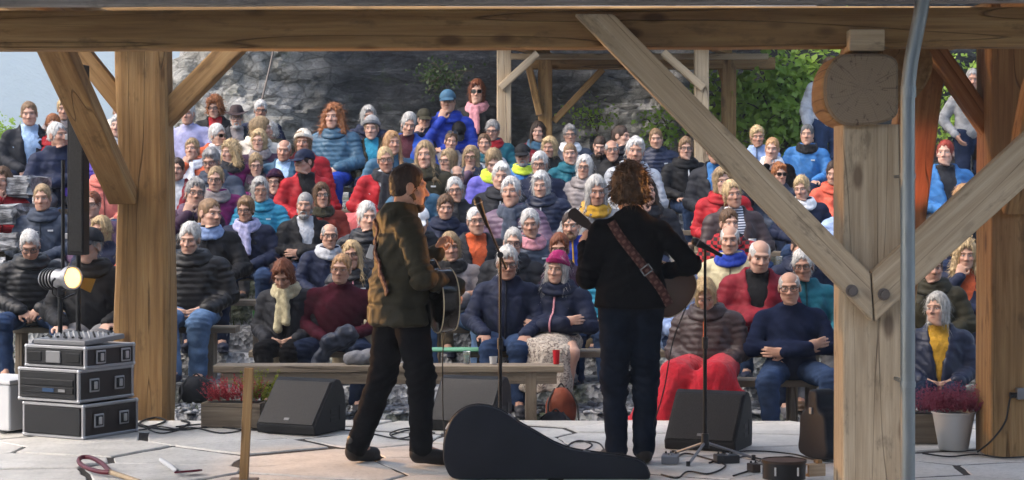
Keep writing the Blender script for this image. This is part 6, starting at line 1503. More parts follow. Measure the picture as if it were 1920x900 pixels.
gL = guitar('acoustic_guitar', 'black acoustic guitar with pale binding held by the guitarist in profile', in_person(MPL, (-0.035, -0.20, 0.96), (0.92, 0.02, 0.36), (0, -1, 0.1)), 'guitar_black')
strap(gL, mL, 'guitar_left', 'shell', [(0.10, 1.38, 1), (0.065, 1.31, 1), (0.02, 1.23, 1), (-0.04, 1.14, 1), (-0.11, 1.05, 1), (-0.17, 0.97, 1)], 0.045)
bm = bmesh.new(); b_box(bm, (0.045, 0.008, 0.085), bevel=0.003); tg = meshobj('strap_tag', bm2me(bm, 'tag'), 'white_paint', gL); tg.matrix_basis = gL.matrix_basis.inverted() @ Matrix.Translation(MPL @ Vector((0.045, 0.165, 1.20))) @ Matrix.Rotation(R(20), 4, 'Y')

# ================================================================ GUITAR CASE standing on its edge in front
def guitar_case():
    root = empty('guitar_case', (0, 0, 0), 0, 'black moulded guitar case standing on its long edge in front of the musicians', 'case')
    Y = 11.28; W = [(831, 850), (834, 820), (848, 785), (875, 765), (905, 762), (940, 772), (975, 795), (1010, 815), (1040, 832), (1075, 845), (1120, 852), (1170, 858), (1205, 868), (1217, 885), (1217, 905), (1180, 912), (1100, 908), (1040, 908), (980, 908), (930, 909), (880, 908), (848, 897), (834, 875)]
    poly = [(at(x, y, Y).x, max(0.006, at(x, y, Y).z)) for x, y in W]; poly = [tuple(p) for p in catmull_closed(poly, 4)]; poly = [(x, max(0.003, z)) for x, z in poly]; c = (0.15, 0)
    sh = meshobj('shell', prism_me(poly[::-1], 0.155, 'case_shell', 0.03, 4, smooth=True), 'case_black', root, loc=(0, Y + 0.09, 0))
    P = [(x, Y + 0.09, z) for x, z in poly]; meshobj('rim', tube_me(P + P[:1], 0.006, 'rim', 6), 'black_metal', root)
    for (x, z, a) in ((840, 800, 60), (958, 782, -40), (1100, 848, -10)):
        p = at(x, z, Y + 0.09); meshobj('latch', boxme((0.045, 0.05, 0.012), 0.003), 'alu', root, loc=(p.x, p.y, p.z + 0.004), rot=(0, R(-a), 0))
    hp = [at(820, 842, Y + 0.08), at(812, 852, Y + 0.08), at(812, 872, Y + 0.08), at(821, 884, Y + 0.08)]
guitar_case()

# ================================================================ WEDGE MONITORS
def wedge(label, px, py, Y, rz, w=0.47, k=1.0):
    p = at(px, py, Y); root = empty('stage_monitor', (p.x, Y, 0.0), R(rz), label, 'speaker', 'wedge monitors')
    prof = [(0.0, 0.0), (-0.012, 0.06), (0.235, 0.345), (0.275, 0.362), (0.33, 0.352), (0.385, 0.28), (0.41, 0.15), (0.40, 0.0)]
    prof = [(a * k, b * k) for a, b in prof]
    M = Matrix.Rotation(R(90), 4, 'Z')
    meshobj('cabinet', prism_me(prof, w, 'cabinet', 0.012, 2), 'wedge_paint', root, matrix=M)
    a, b_ = Vector((0, -0.012 * k, 0.06 * k)), Vector((0, 0.235 * k, 0.345 * k)); d = (b_ - a); n = Vector((0, -d.z, d.y)).normalized(); mid = (a + b_) / 2 + n * 0.004
    ang = math.atan2(d.z, d.y); gm = boxme((w - 0.035, d.length - 0.02, 0.012), 0.005, 2)
    meshobj('grille', gm, 'grille', root, matrix=Matrix.Translation(mid) @ Matrix.Rotation(ang, 4, 'X'))
    bm = bmesh.new(); b_box(bm, (0.04, 0.02, 0.004), bevel=0.001); meshobj('badge', bm2me(bm, 'badge'), 'grey_metal', root, matrix=Matrix.Translation(a + d * 0.12 + n * 0.013) @ Matrix.Rotation(ang, 4, 'X'))
    for s in (-1, 1):
        for (yy, zz) in ((0.235, 0.145), (0.235, 0.09)): meshobj('side_recess', boxme((0.006, 0.085, 0.032), 0.002), 'rack_dark', root, loc=(s * (w / 2 + 0.001), yy * k, zz * k))
        meshobj('handle_slot', boxme((0.006, 0.035, 0.10), 0.002), 'rack_dark', root, loc=(s * (w / 2 + 0.001), 0.325 * k, 0.13 * k))
wedge('black wedge monitor on the left beside the heather planter', 536, 800, 13.5, -26)
wedge('black wedge monitor half hidden behind the guitar case', 862, 800, 13.65, -20)
wedge('black wedge monitor on the right in front of the red blanket', 1312, 845, 12.6, -22)

# ================================================================ FLIGHT CASES with mixer
def rack(label, px0, px1, ytop, ybot, Y, rz, depth=0.55, mixer=False, detail=0):
    w = 0.545; p = at((px0 + px1) / 2, ybot, Y); z0 = max(0.0, at(0, ybot, Y).z); h = at(0, ytop, Y).z - at(0, ybot, Y).z
    root = empty('flight_case', (p.x, Y, z0), R(rz), label, 'case', 'stacked flight cases')
    meshobj('shell', boxme((w - 0.012, depth - 0.012, h - 0.012), 0.004), 'laminate', root, loc=(0, depth / 2, h / 2))
    me = [boxme((w, 0.022, 0.022), 0.004), boxme((0.022, depth, 0.022), 0.004), boxme((0.022, 0.022, h), 0.004)]
    for y in (0.011, depth - 0.011):
        for z in (0.011, h - 0.011): meshobj('edge_trim', me[0], 'alu', root, loc=(0, y, z))
        for x in (-w / 2 + 0.011, w / 2 - 0.011): meshobj('edge_trim', me[2], 'alu', root, loc=(x, y, h / 2))
    for x in (-w / 2 + 0.011, w / 2 - 0.011):
        for z in (0.011, h - 0.011): meshobj('edge_trim', me[1], 'alu', root, loc=(x, depth / 2, z))
    for x in (-1, 1):
        for y in (0, 1):
            for z in (0, 1): meshobj('corner_ball', lathe([(0.0, 0.016), (0.010, 0.013), (0.016, 0.004), (0.016, -0.004), (0.010, -0.013), (0.0, -0.016)], 'ball', 10), 'steel', root, loc=(x * (w / 2 - 0.010), 0.012 + y * (depth - 0.024), 0.012 + z * (h - 0.024)))
    fr = meshobj('front_panel', boxme((w - 0.05, 0.012, h - 0.05), 0.003), 'rack_dark', root, loc=(0, -0.003, h / 2))
    if detail == 1:
        for i in range(2):
            u = meshobj('rack_unit', boxme((w - 0.075, 0.01, 0.042), 0.003), 'black_metal', fr, loc=(0, -0.010, -0.03 + i * 0.05))
        meshobj('display', boxme((0.10, 0.004, 0.025)), 'screen_blue', fr, loc=(0.02, -0.018, -0.03)); meshobj('unit_label', boxme((0.06, 0.004, 0.018)), 'grey_metal', fr, loc=(0.14, -0.018, -0.03))
    # recessed butterfly latches and a handle on the right side
    for y in (0.15, 0.40):
        l = meshobj('latch', boxme((0.012, 0.095, 0.09), 0.004), 'alu', root, loc=(w / 2 + 0.001, y, h / 2)); meshobj('latch_dish', boxme((0.006, 0.075, 0.068), 0.003), 'rack_dark', l, loc=(0.006, 0, 0)); meshobj('latch_wing', boxme((0.012, 0.03, 0.05), 0.004, 2), 'steel', l, loc=(0.012, 0, 0))
    if mixer:
        for (x, ww) in ((-0.17, 0.12), (0.17, 0.12)): meshobj('vent', boxme((ww, 0.006, h - 0.09), 0.002), 'black_metal', fr, loc=(x, -0.009, 0))
        meshobj('front_latch', boxme((0.13, 0.012, h - 0.07), 0.004), 'grey_metal', fr, loc=(0, -0.011, 0))
    return root, w, h, depth
rack('lowest flight case of the stack, black panel with aluminium edges', 32, 165, 757, 822, 13.30, -30)
rack('middle flight case of the stack with rack units and blue display', 25, 155, 691, 753, 13.31, -30, detail=1)
r3, w3, h3, d3 = rack('topmost shallow flight case holding the mixer', 40, 165, 648, 690, 13.36, -30, mixer=True, depth=0.5)
mx = empty('mixing_desk', (r3.location.x, r3.location.y, r3.location.z + h3 + 0.002), r3.rotation_euler.z, 'small audio mixer with knobs and faders lying on the topmost flight case', 'mixer')
meshobj('panel', boxme((0.46, 0.40, 0.035), 0.006, 2), 'grey_metal', mx, matrix=Matrix.Translation((0, 0.24, 0.030)) @ Matrix.Rotation(R(4), 4, 'X'))
kn = lathe([(0, 0.009), (0.005, 0.009), (0.007, 0.0), (0.007, -0.004)], 'knob', 10)
for i in range(9):
    for j in range(6): meshobj('knob', kn, 'white_paint' if (i + j) % 3 else 'black_plastic', mx, loc=(-0.19 + i * 0.045, 0.16 + j * 0.046, 0.048 + j * 0.003))
    meshobj('fader', boxme((0.012, 0.02, 0.014), 0.002), 'black_plastic', mx, loc=(-0.19 + i * 0.045, 0.09 + 0.02 * math.sin(i * 2.1), 0.050))
pl = empty('white_box', at(-5, 780, 13.6), R(-28), 'pale grey box cut by the left picture edge beside the cases', 'box'); pl.location.z = 0
meshobj('shell', boxme((0.42, 0.4, 0.32), 0.02, 3), 'white_paint', pl, loc=(-0.1, 0.2, 0.17)); meshobj('lid', boxme((0.44, 0.42, 0.03), 0.01, 2), 'white_paint', pl, loc=(-0.1, 0.2, 0.345))

# ================================================================ MAST, LANTERNS
def column_speaker():
    Y = 14.45; p = at(147, 0, Y); root = empty('column_speaker', (p.x, Y, 0.0), R(-8), 'tall slim black column loudspeaker on a pole left of the left post', 'speaker')
    zt, zb = at(0, 122, Y).z, at(0, 478, Y).z
    cab = meshobj('cabinet', boxme((0.125, 0.13, zt - zb), 0.01, 2), 'wedge_paint', root, loc=(0, 0, (zt + zb) / 2)); meshobj('grille', boxme((0.095, 0.008, zt - zb - 0.05), 0.003), 'grille', root, loc=(0.005, -0.066, (zt + zb) / 2))
    meshobj('pole', cylme(0.018, 0.018, zb, 14), 'black_metal', root, loc=(0, 0, zb / 2))
    for a in (0, 120, 240): meshobj('foot', tube_me([(0, 0, 0.30), (0.42 * math.cos(R(a + 20)), 0.42 * math.sin(R(a + 20)), 0.012)], 0.011, 'foot', 8), 'black_metal', root)
    for z in (0.10, 0.62): meshobj('bracket', boxme((0.03, 0.02, 0.04), 0.003), 'alu', root, loc=(-0.07, -0.04, zb + (zt - zb) * z))
column_speaker()
def lantern(name, label, loc, aim, glow, power, color, cone_deg, hang=None, flap_mat='gel_gold', r=0.085, group='stage lanterns'):
    """profile lantern: lens looks along 'aim'"""
    root = empty(name, (0, 0, 0), 0, label, 'stage light', group); M = Vector(aim).normalized().to_track_quat('X', 'Z').to_matrix().to_4x4(); M.translation = Vector(loc); root.matrix_basis = M
    RY = Matrix.Rotation(R(90), 4, 'Y')
    body = lathe([(0.0, -0.30), (0.055, -0.30), (0.068, -0.28), (0.068, -0.12), (0.058, -0.11), (0.058, -0.03), (r + 0.008, -0.02), (r + 0.008, 0.025), (r, 0.025), (r - 0.004, 0.004), (0.0, 0.0)], 'lantern_body', 28)
    b = meshobj('housing', body, 'alu' if flap_mat == 'gel_gold' else 'black_metal', root, matrix=RY)
    for i in range(4): meshobj('cooling_fin', lathe([(0.069, -0.26 + i * 0.035), (0.078, -0.258 + i * 0.035), (0.078, -0.250 + i * 0.035), (0.069, -0.248 + i * 0.035)], 'fin', 24), 'black_metal', b)
    meshobj('lens', lathe([(0.0, 0.030), (0.04, 0.026), (0.07, 0.016), (r - 0.006, 0.006)], 'lens', 24), glow, root, matrix=RY)
    fw = r * 1.15
    for a, t in ((62, 30), (242, 40)):
        fm = prism_me([(-fw * 0.45, 0), (fw * 0.45, 0), (fw * 0.62, fw * 0.95), (-fw * 0.62, fw * 0.95)], 0.0025, 'flap')
        meshobj('barn_door', fm, flap_mat, root, matrix=Matrix.Rotation(R(a), 4, 'X') @ Matrix.Translation((0.03, 0, r + 0.006)) @ Matrix.Rotation(R(90), 4, 'Z') @ Matrix.Rotation(R(90 - t), 4, 'X'))
    yk = [(-0.08, 0.075, 0), (-0.08, 0.10, -0.02), (-0.08, 0.10, -0.11), (-0.08, 0.0, -0.14), (-0.08, -0.10, -0.11), (-0.08, -0.10, -0.02), (-0.08, -0.075, 0)]
    meshobj('yoke', tube_me(yk, 0.008, 'yoke', 6), 'black_metal', root)
    ld = bpy.data.lights.new('lantern_light', 'SPOT'); ld.energy = power; ld.color = color; ld.spot_size = R(cone_deg); ld.spot_blend = 0.5; ld.shadow_soft_size = 0.06
    lo = bpy.data.objects.new('lantern_light', ld); COL.objects.link(lo); lo.matrix_world = M @ Matrix.Translation((0.05, 0, 0)) @ Matrix.Rotation(R(-90), 4, 'Y')
    return root
YLAN = 13.9
pl_ = at(133, 521, YLAN)
lantern('stage_lantern', 'lit stage lantern with golden barn doors on the stand at left', pl_, (0.80, -0.66, 0.06), 'lamp_glow', 150, (1.0, 0.50, 0.16), 70, r=0.075)
st = empty('lantern_stand', (at(108, 0, YLAN).x, YLAN + 0.08, 0), 0, 'thin black stand carrying the lit lantern at left', 'stand')
meshobj('tube', cylme(0.017, 0.017, 0.95, 14), 'black_metal', st, loc=(0, 0, 0.475)); zt = at(0, 300, YLAN).z; meshobj('inner_tube', cylme(0.013, 0.013, zt - 0.9, 14), 'black_metal', st, loc=(0.02, 0, 0.9 + (zt - 0.9) / 2)); meshobj('clamp', boxme((0.05, 0.05, 0.07), 0.006), 'black_metal', st, loc=(0.01, 0, 0.95)); meshobj('lantern_arm', tube_me([(0, 0, 0.95), (0.05, -0.05, 0.96), (0.07, -0.07, 0.97)], 0.009, 'arm', 8), 'black_metal', st)
for a in (-90, 30, 150): meshobj('leg', tube_me([(0, 0, 0.42), (0.36 * math.cos(R(a)), 0.36 * math.sin(R(a)), 0.012)], 0.010, 'leg', 8), 'black_metal', st)
# lantern clamped to the right-hand post: warm light on the musicians' faces; a red one low behind the big post
lantern('stage_lantern', 'black stage lantern clamped behind the far right post, pointing at the musicians', (3.20, 13.08, 1.85), (-3.68, -1.08, -0.2), 'lamp_glow', 160, (1.0, 0.42, 0.10), 30, flap_mat='black_metal')
lantern('stage_lantern', 'red stage lantern clamped behind the big right-hand post', (1.98, 11.26, 1.72), (0.46, 0.95, 0.02), 'lamp_glow_red', 16, (1.0, 0.22, 0.13), 34, flap_mat='black_metal', r=0.07)

# ================================================================ MICROPHONE STANDS
def mic_stand(label, base, top, boom_end=None, mic_at=None, feet=(-70, 50, 170), clip=True):
    root = empty('microphone_stand', base, 0, label, 'microphone stand', 'microphone stands'); b = Vector(base); t = Vector(top)
    meshobj('lower_tube', tube_me([(0, 0, 0.10), (t - b) * 0.55], 0.0125, 'tube', 12), 'black_metal', root); meshobj('upper_tube', tube_me([(t - b) * 0.53, t - b], 0.009, 'tube', 12), 'black_metal', root)
    meshobj('height_clutch', cylme(0.019, 0.019, 0.07, 14), 'black_plastic', root, loc=(t - b) * 0.55); meshobj('hub', cylme(0.026, 0.022, 0.09, 14), 'black_plastic', root, loc=(0, 0, 0.12))
    for a in feet:
        e = Vector((0.30 * math.cos(R(a)), 0.30 * math.sin(R(a)), 0.012)); lg = meshobj('leg', tube_me([(0, 0, 0.11), e], 0.009, 'leg', 8), 'grey_metal', root); meshobj('rubber_foot', cylme(0.014, 0.013, 0.035, 10), 'rubber', lg, loc=e)
    if boom_end is not None:
        e = Vector(boom_end) - b; back = (t - b) - (e - (t - b)) * 0.35; meshobj('boom', tube_me([back, t - b, e], 0.0075, 'boom', 10), 'black_metal', root); meshobj('boom_clutch', cylme(0.02, 0.02, 0.045, 12), 'black_plastic', root, matrix=Matrix.Translation(t - b) @ Matrix.Rotation(R(90), 4, 'X'))
    return root
def microphone(label, loc, aim):
    root = empty('microphone', (0, 0, 0), 0, label, 'microphone', 'vocal microphones'); M = Vector(aim).normalized().to_track_quat('Z', 'Y').to_matrix().to_4x4(); M.translation = Vector(loc); root.matrix_basis = M
    meshobj('grille_ball', lathe([(0, 0.060), (0.014, 0.056), (0.024, 0.042), (0.026, 0.026), (0.024, 0.008), (0.022, 0.0)], 'ball', 18), 'grille', root); meshobj('handle', lathe([(0.022, 0.0), (0.0215, -0.01), (0.016, -0.05), (0.011, -0.15), (0.0, -0.152)], 'handle', 18), 'black_metal', root); meshobj('ring', lathe([(0.0265, 0.012), (0.028, 0.016), (0.0265, 0.020)], 'ring', 18), 'grey_metal', root)
Y1 = 12.55
mic_stand('black microphone stand with boom between the two guitarists', (at(938, 0, Y1).x, Y1, 0), at(938, 478, Y1), at(905, 400, Y1 - 0.05), feet=(-80, 40, 160))
microphone('black microphone on the boom in front of the guitarist in profile', at(899, 385, Y1 - 0.06), (-0.35, -0.1, 0.9))
Y2 = 12.15
mic_stand('straight black microphone stand right of the curly-haired guitarist', (at(1322, 0, Y2).x, Y2, 0), at(1322, 462, Y2), None, feet=(-115, 5, 125))
microphone('black microphone at elbow height on the right stand', at(1313, 458, Y2 - 0.02), (-0.75, 0.1, 0.4))

# ================================================================ PLANTERS
def heather(root, n, w, d, z0, h, mat, rs, tilt=0.25):
    Vs, Fs, k = [], [], 0
    for _ in range(n):
        bx, by = rs.uniform(-w / 2, w / 2), rs.uniform(-d / 2, d / 2); L = h * rs.uniform(0.6, 1.15); dr = np.array([bx / w * 0.9 + rs.normal() * tilt, by / d * 0.5 + rs.normal() * tilt, 1.0]); dr /= np.linalg.norm(dr); p = np.array([bx * 0.8, by * 0.8, z0])
        m = 26; t = rs.uniform(0.25, 1.0, m); a = rs.uniform(0, 6.28, m); s = L * 0.07 * (1.15 - t * 0.7)
        c = p + dr * (L * t)[:, None] + np.stack([np.cos(a), np.sin(a), np.zeros(m)], 1) * (s * 0.5)[:, None]
        o = np.stack([np.cos(a), np.sin(a), np.full(m, 0.9)], 1) * (s * 1.3)[:, None]; q = np.stack([-np.sin(a), np.cos(a), np.zeros(m)], 1) * (s * 0.55)[:, None]
        Vs.append(np.stack([c - q, c + o * 0.5 - q * 0.6, c + o, c + q], 1).reshape(-1, 3)); Fs.append(np.arange(m)[:, None] * 4 + np.array([[0, 1, 2, 3]]) + k); k += m * 4
    meshobj('heather', np2me(np.concatenate(Vs), np.concatenate(Fs), 'heather', False), mat, root)
rs_ = np.random.default_rng(77)
hb = empty('heather_box', (at(440, 0, 13.95).x, 13.95, 0.0), R(-6), 'wooden box planter of red and lime heather beside the left wedge monitor', 'planter')
for (sx, sy, lx, ly) in ((0, -0.11, 0.42, 0.022), (0, 0.11, 0.42, 0.022), (-0.20, 0, 0.022, 0.198), (0.20, 0, 0.022, 0.198)): meshobj('side_board', boxme((lx, ly, 0.17), 0.003), 'bench_wood', hb, loc=(sx, sy, 0.09))
meshobj('soil', boxme((0.375, 0.19, 0.02)), 'soil', hb, loc=(0, 0, 0.16)); heather(hb, 95, 0.36, 0.2, 0.15, 0.20, 'heather_red', rs_)
hl = empty('x', (0, 0, 0)); bpy.data.objects.remove(hl)
def sub_heather(root, off, *a):
    before = set(root.children); heather(root, *a)
    for o in root.children:
        if o not in before: o.location = off
sub_heather(hb, (0.17, 0.02, 0), 40, 0.14, 0.16, 0.15, 0.24, 'heather_lime', rs_)
YP = 12.65; pc = at(1788, 0, YP)
pot = empty('flower_pot', (pc.x, YP, 0.0), 0, 'pale zinc pot of pink heather in front of the right post', 'planter')
meshobj('pot', lathe([(0.0, 0.004), (0.088, 0.004), (0.093, 0.01), (0.132, 0.232), (0.140, 0.236), (0.140, 0.246), (0.131, 0.246), (0.128, 0.22), (0.0, 0.215)], 'pot', 36), 'zinc', pot); meshobj('soil', cylme(0.126, 0.126, 0.01, 24), 'soil', pot, loc=(0, 0, 0.224)); heather(pot, 170, 0.30, 0.26, 0.22, 0.20, 'heather_pink', rs_, 0.4)
hb2 = empty('heather_box', (at(1722, 0, 13.0).x, 13.05, 0.0), 0, 'wooden box of dark pink heather behind the zinc pot', 'planter')
for (sx, sy, lx, ly) in ((0, -0.12, 0.4, 0.022), (0, 0.12, 0.4, 0.022), (-0.19, 0, 0.022, 0.218), (0.19, 0, 0.022, 0.218)): meshobj('side_board', boxme((lx, ly, 0.19), 0.003), 'bench_wood', hb2, loc=(sx, sy, 0.10))
meshobj('soil', boxme((0.36, 0.21, 0.02)), 'soil', hb2, loc=(0, 0, 0.18)); heather(hb2, 110, 0.36, 0.2, 0.17, 0.18, 'heather_pink', rs_)

# ================================================================ SMALL THINGS ON THE STAGE
tk = empty('wooden_stake', (0, 0, 0), 0, 'upright sawn wooden stake in front of the left wedge monitor', 'stake')
p0, p1 = at(457, 897, 11.25), at(467, 690, 11.25); p0.z = 0.0
meshobj('shaft', timber_me((p1 - p0).length, 0.05, 0.045, 0.002, 0.004), 'larch', tk, matrix=frame_from(p0, p1)); meshobj('foot_plate', boxme((0.16, 0.14, 0.012), 0.003), 'bolt_steel', tk, loc=(p0.x, p0.y, 0.007))
sp = empty('shovel', (0, 0, 0), 0, 'shovel with dark red D-handle lying on the flagstones at left', 'shovel')
q = lambda x, y, z=0.03: (lambda Y: Vector(((x - HX) * Y / FPX, Y, z)))((EYE - z) * FPX / (y - HY))
g0 = q(150, 862); g1 = q(205, 884)
ring_ = [q(206, 884, .03), q(190, 868, .035), q(170, 858, .04), q(152, 858, .04), q(148, 866, .04), q(160, 876, .035), q(185, 884, .03), q(206, 886, .03)]
meshobj('grip', tube_me(smooth_path(ring_, 5), 0.014, 'grip', 8), 'dark_red', sp); meshobj('shaft', tube_me([q(206, 885, .03), q(260, 903, .025), q(330, 935, .02)], 0.015, 'shaft', 10), 'pale_larch', sp)
meshobj('blade', boxme((0.22, 0.28, 0.006), 0.02), 'grey_metal', sp, loc=q(350, 945, 0.012), rot=(0, R(4), R(-50)))
tr = empty('trowel', (0, 0, 0), 0, 'short trowel with dark blade lying on the flagstones', 'trowel')
meshobj('blade', prism_me([(-0.08, 0), (0.06, -0.05), (0.10, 0.0), (0.06, 0.05)], 0.012, 'blade', 0.003), 'dark_red', tr, matrix=Matrix.Translation(q(350, 884, 0.025)) @ Matrix.Rotation(R(35), 4, 'Z') @ Matrix.Rotation(R(80), 4, 'X')); meshobj('handle', tube_me([q(302, 862, .03), q(318, 873, .03), q(332, 884, .025)], [0.014, 0.017, 0.012], 'handle', 10), 'white_paint', tr)
def pedal(label, x, y, w, d, h, mat, rz=0):
    p = q(x, y, 0.0); r = empty('effects_pedal', p, R(rz), label, 'pedal', 'effects pedals on the stage'); meshobj('body', boxme((w, d, h), 0.006, 2), mat, r, loc=(0, 0, h / 2 + 0.002)); meshobj('footswitch', cylme(0.011, 0.011, 0.014, 14), 'chrome', r, loc=(0, -d * 0.28, h + 0.008))
    for i in range(3): meshobj('knob', kn, 'black_plastic', r, loc=(-w * 0.3 + i * w * 0.3, d * 0.28, h + 0.006))
    return r
pedal('grey ribbed effects pedal just right of the curly-haired guitarist feet', 1257, 868, 0.10, 0.16, 0.05, 'grey_metal', -8)
pedal('small black effects pedal with cables right of the microphone stand', 1362, 868, 0.14, 0.10, 0.05, 'black_plastic', 10)
pedal('brown effects pedal by the upright dark case', 1420, 885, 0.10, 0.08, 0.05, 'rosewood', 20)
sn = empty('drum', q(1470, 898), 0, 'small dark drum lying on the stage beside the big post', 'drum')
meshobj('shell', lathe([(0.0, 0.004), (0.12, 0.004), (0.12, 0.10), (0.0, 0.10)], 'shell', 28), 'black_metal', sn); meshobj('hoop', lathe([(0.118, 0.095), (0.126, 0.095), (0.126, 0.11), (0.118, 0.11)], 'hoop', 28), 'rosewood', sn); meshobj('drumhead', cylme(0.117, 0.117, 0.004, 28), 'leather', sn, loc=(0, 0, 0.104), color=(.10, .06, .04))
for a in range(6): meshobj('lug', boxme((0.012, 0.012, 0.05), 0.002), 'chrome', sn, loc=(0.125 * math.cos(a * 1.047), 0.125 * math.sin(a * 1.047), 0.055))
uc = empty('instrument_case', (at(1541, 0, 12.2).x, 12.2, 0), R(-70), 'tall dark instrument case standing upright beside the big post', 'case')
poly = catmull_closed([(-0.16, 0.02), (-0.17, 0.15), (-0.15, 0.27), (-0.07, 0.32), (-0.05, 0.42), (0.05, 0.42), (0.07, 0.32), (0.15, 0.27), (0.17, 0.15), (0.16, 0.02)], 4); poly = [(x, max(0.003, z)) for x, z in poly]
meshobj('shell', prism_me(poly[::-1], 0.14, 'shell', 0.02, 3, smooth=True), 'case_black', uc); meshobj('latch', boxme((0.03, 0.016, 0.04), 0.003), 'alu', uc, loc=(0.0, -0.075, 0.30)); meshobj('handle', tube_me([(0.165, 0, 0.10), (0.20, 0, 0.13), (0.20, 0, 0.20), (0.165, 0, 0.23)], 0.008, 'handle', 8), 'leather', uc, color=(.02, .015, .012))
wb = empty('wood_block', q(1528, 893), R(25), 'small pale wood block beside the drum', 'block'); meshobj('block', timber_me(0.11, 0.05, 0.07, 0.001, 0.004), 'pale_larch', wb, loc=(0, 0, 0.037)); wb2 = meshobj('wedge_piece', boxme((0.03, 0.05, 0.02), 0.003), 'larch', wb, loc=(0.02, 0, 0.084))
def cable(label, pts, r=0.0055, z=0.008, mat='cable_black'):
    P = [q(x, y, z) if not isinstance(x, Vector) else x for x, y in pts]; root = tag(meshobj('cable', tube_me(smooth_path(P, 8), r, 'cable', 6), mat), label, 'cable', 'cables on the stage'); return root
cable('black cable running from the flight cases to the left post', [(228, 800), (262, 806), (300, 800), (345, 806), (400, 800), (470, 806), (560, 803)])
cable('black cable looped in front of the heather box', [(255, 792), (300, 812), (360, 802), (420, 812), (480, 798), (440, 792), (380, 795), (330, 800)])
cable('tangled black cables at the foot of the left post', [(245, 790), (275, 800), (310, 790), (290, 783), (262, 795), (320, 806), (355, 794), (340, 788)], 0.008)
cable('cable crossing the flagstones behind the guitarist in profile', [(560, 812), (640, 806), (700, 814), (750, 822), (800, 808), (840, 800)])
cable('coiled cable between the two monitors', [(735, 815), (770, 806), (800, 812), (780, 824), (745, 822), (732, 812), (768, 803), (815, 812)])
cable('cable looping beside the feet of the curly-haired guitarist', [(1060, 838), (1085, 826), (1110, 834), (1090, 846), (1066, 840), (1078, 828), (1120, 830), (1135, 846)])
cable('cable from the grey pedal to the right monitor', [(1262, 862), (1285, 850), (1320, 858), (1360, 872), (1330, 888), (1290, 884), (1270, 896), (1240, 890)])
cable('cable snaking between the pedals and the drum', [(1370, 862), (1400, 856), (1440, 862), (1480, 856), (1505, 866), (1470, 876), (1430, 872), (1400, 884), (1375, 892)])
cable('cable lying in front of the upright dark case', [(1330, 868), (1380, 848), (1430, 846), (1490, 852), (1530, 862), (1560, 858)])
cable('cable on the stones at the far left edge', [(-20, 800), (10, 812), (24, 800), (8, 792), (-14, 806)])
cable('cable along the foot of the far right post', [(1730, 850), (1780, 856), (1830, 852), (1880, 858), (1930, 856)])
hang = [at(1915, 735, 12.27), at(1895, 745, 12.26), at(1885, 790, 12.25), at(1860, 825, 12.25), at(1832, 848, 12.25)]
tag(meshobj('cable', tube_me(smooth_path(hang, 8), 0.006, 'cable', 6), 'cable_black'), 'dark cable hanging down the face of the right post', 'cable', 'cables on the stage')
gc = [gR.matrix_basis @ Vector((-0.245, 0, 0.0)), at(1262, 640, 11.8), at(1245, 730, 11.85), at(1225, 800, 11.9), q(1215, 860, .01)]
tag(meshobj('cable', tube_me(smooth_path(gc, 8), 0.004, 'cable', 6), 'cable_black'), 'thin cable hanging from the sunburst guitar', 'cable', 'cables on the stage')
gc = [gL.matrix_basis @ Vector((-0.245, 0, -0.02)), at(832, 640, 12.1), at(830, 720, 12.2), at(832, 800, 12.4), q(838, 838, .01)]
tag(meshobj('cable', tube_me(smooth_path(gc, 8), 0.004, 'cable', 6), 'cable_black'), 'thin cable hanging from the black guitar', 'cable', 'cables on the stage')
# fuse box on the right post
jb = empty('socket_box', at(1916, 738, 12.28), 0, 'small grey socket box on the right post', 'socket'); meshobj('box', boxme((0.07, 0.05, 0.07), 0.006, 2), 'grey_metal', jb); meshobj('plug', cylme(0.018, 0.016, 0.05, 12), 'black_plastic', jb, loc=(-0.05, 0, -0.01), rot=(0, R(90), 0))

# ================================================================ THINGS AMONG THE AUDIENCE
def blob_mesh(name, fn, lo, hi, h, amp=0.01, sc=20):
    xs, G = grid(lo, hi, h); V, F = nets(fn(G), xs); V = V + vnormals(V, F) * (wnoise(V, sc) * amp + wnoise(V, sc * 2.3, 1) * amp * 0.5)[:, None]
    return np2me(V, F, name, attrs={'cp': V})
def bag(label, px, py, Y, w, h, col, rz=0, cat='bag'):
    p = at(px, py, Y); p.z = ground(Y); root = empty('backpack', p, R(rz), label, cat)
    f = lambda G: smax(smin(ell(G, (0, 0, h * 0.45), (w / 2, w * 0.36, h * 0.56)), ell(G, (w * 0.12, -w * 0.26, h * 0.3), (w * 0.3, w * 0.16, h * 0.27)), 0.03), -(G[2] - 0.004), 0.01)
    meshobj('sack', blob_mesh('sack', f, (-w * 0.6, -w * 0.6, -0.02), (w * 0.6, w * 0.5, h * 1.1), 0.016, 0.010, 22), 'shell_fabric', root, color=col)
    for s in (-1, 1): meshobj('strap', tube_me(smooth_path([(s * w * 0.2, w * 0.05, h * 0.98), (s * w * 0.45, -w * 0.2, h * 0.7), (s * w * 0.5, -w * 0.42, 0.10), (s * w * 0.62, -w * 0.5, 0.012)], 6), 0.008, 'strap', 6), 'cable_black', root)
    meshobj('handle', tube_me(smooth_path([(-0.03, 0, h * 0.98), (0, 0, h * 1.08), (0.03, 0, h * 0.98)], 5), 0.007, 'handle', 6), 'cable_black', root)
bag('small black backpack on the gravel at the feet of the woman in light jeans', 368, 710, 16.2, 0.28, 0.22, (.012, .013, .016), 20)
bag('black bag on the gravel under the right end of the front bench', 1042, 790, 14.75, 0.26, 0.22, (.012, .013, .018), -20)
bag('rust brown bag behind the right leg of the front bench', 1052, 770, 15.15, 0.24, 0.36, (.16, .04, .02), 10)
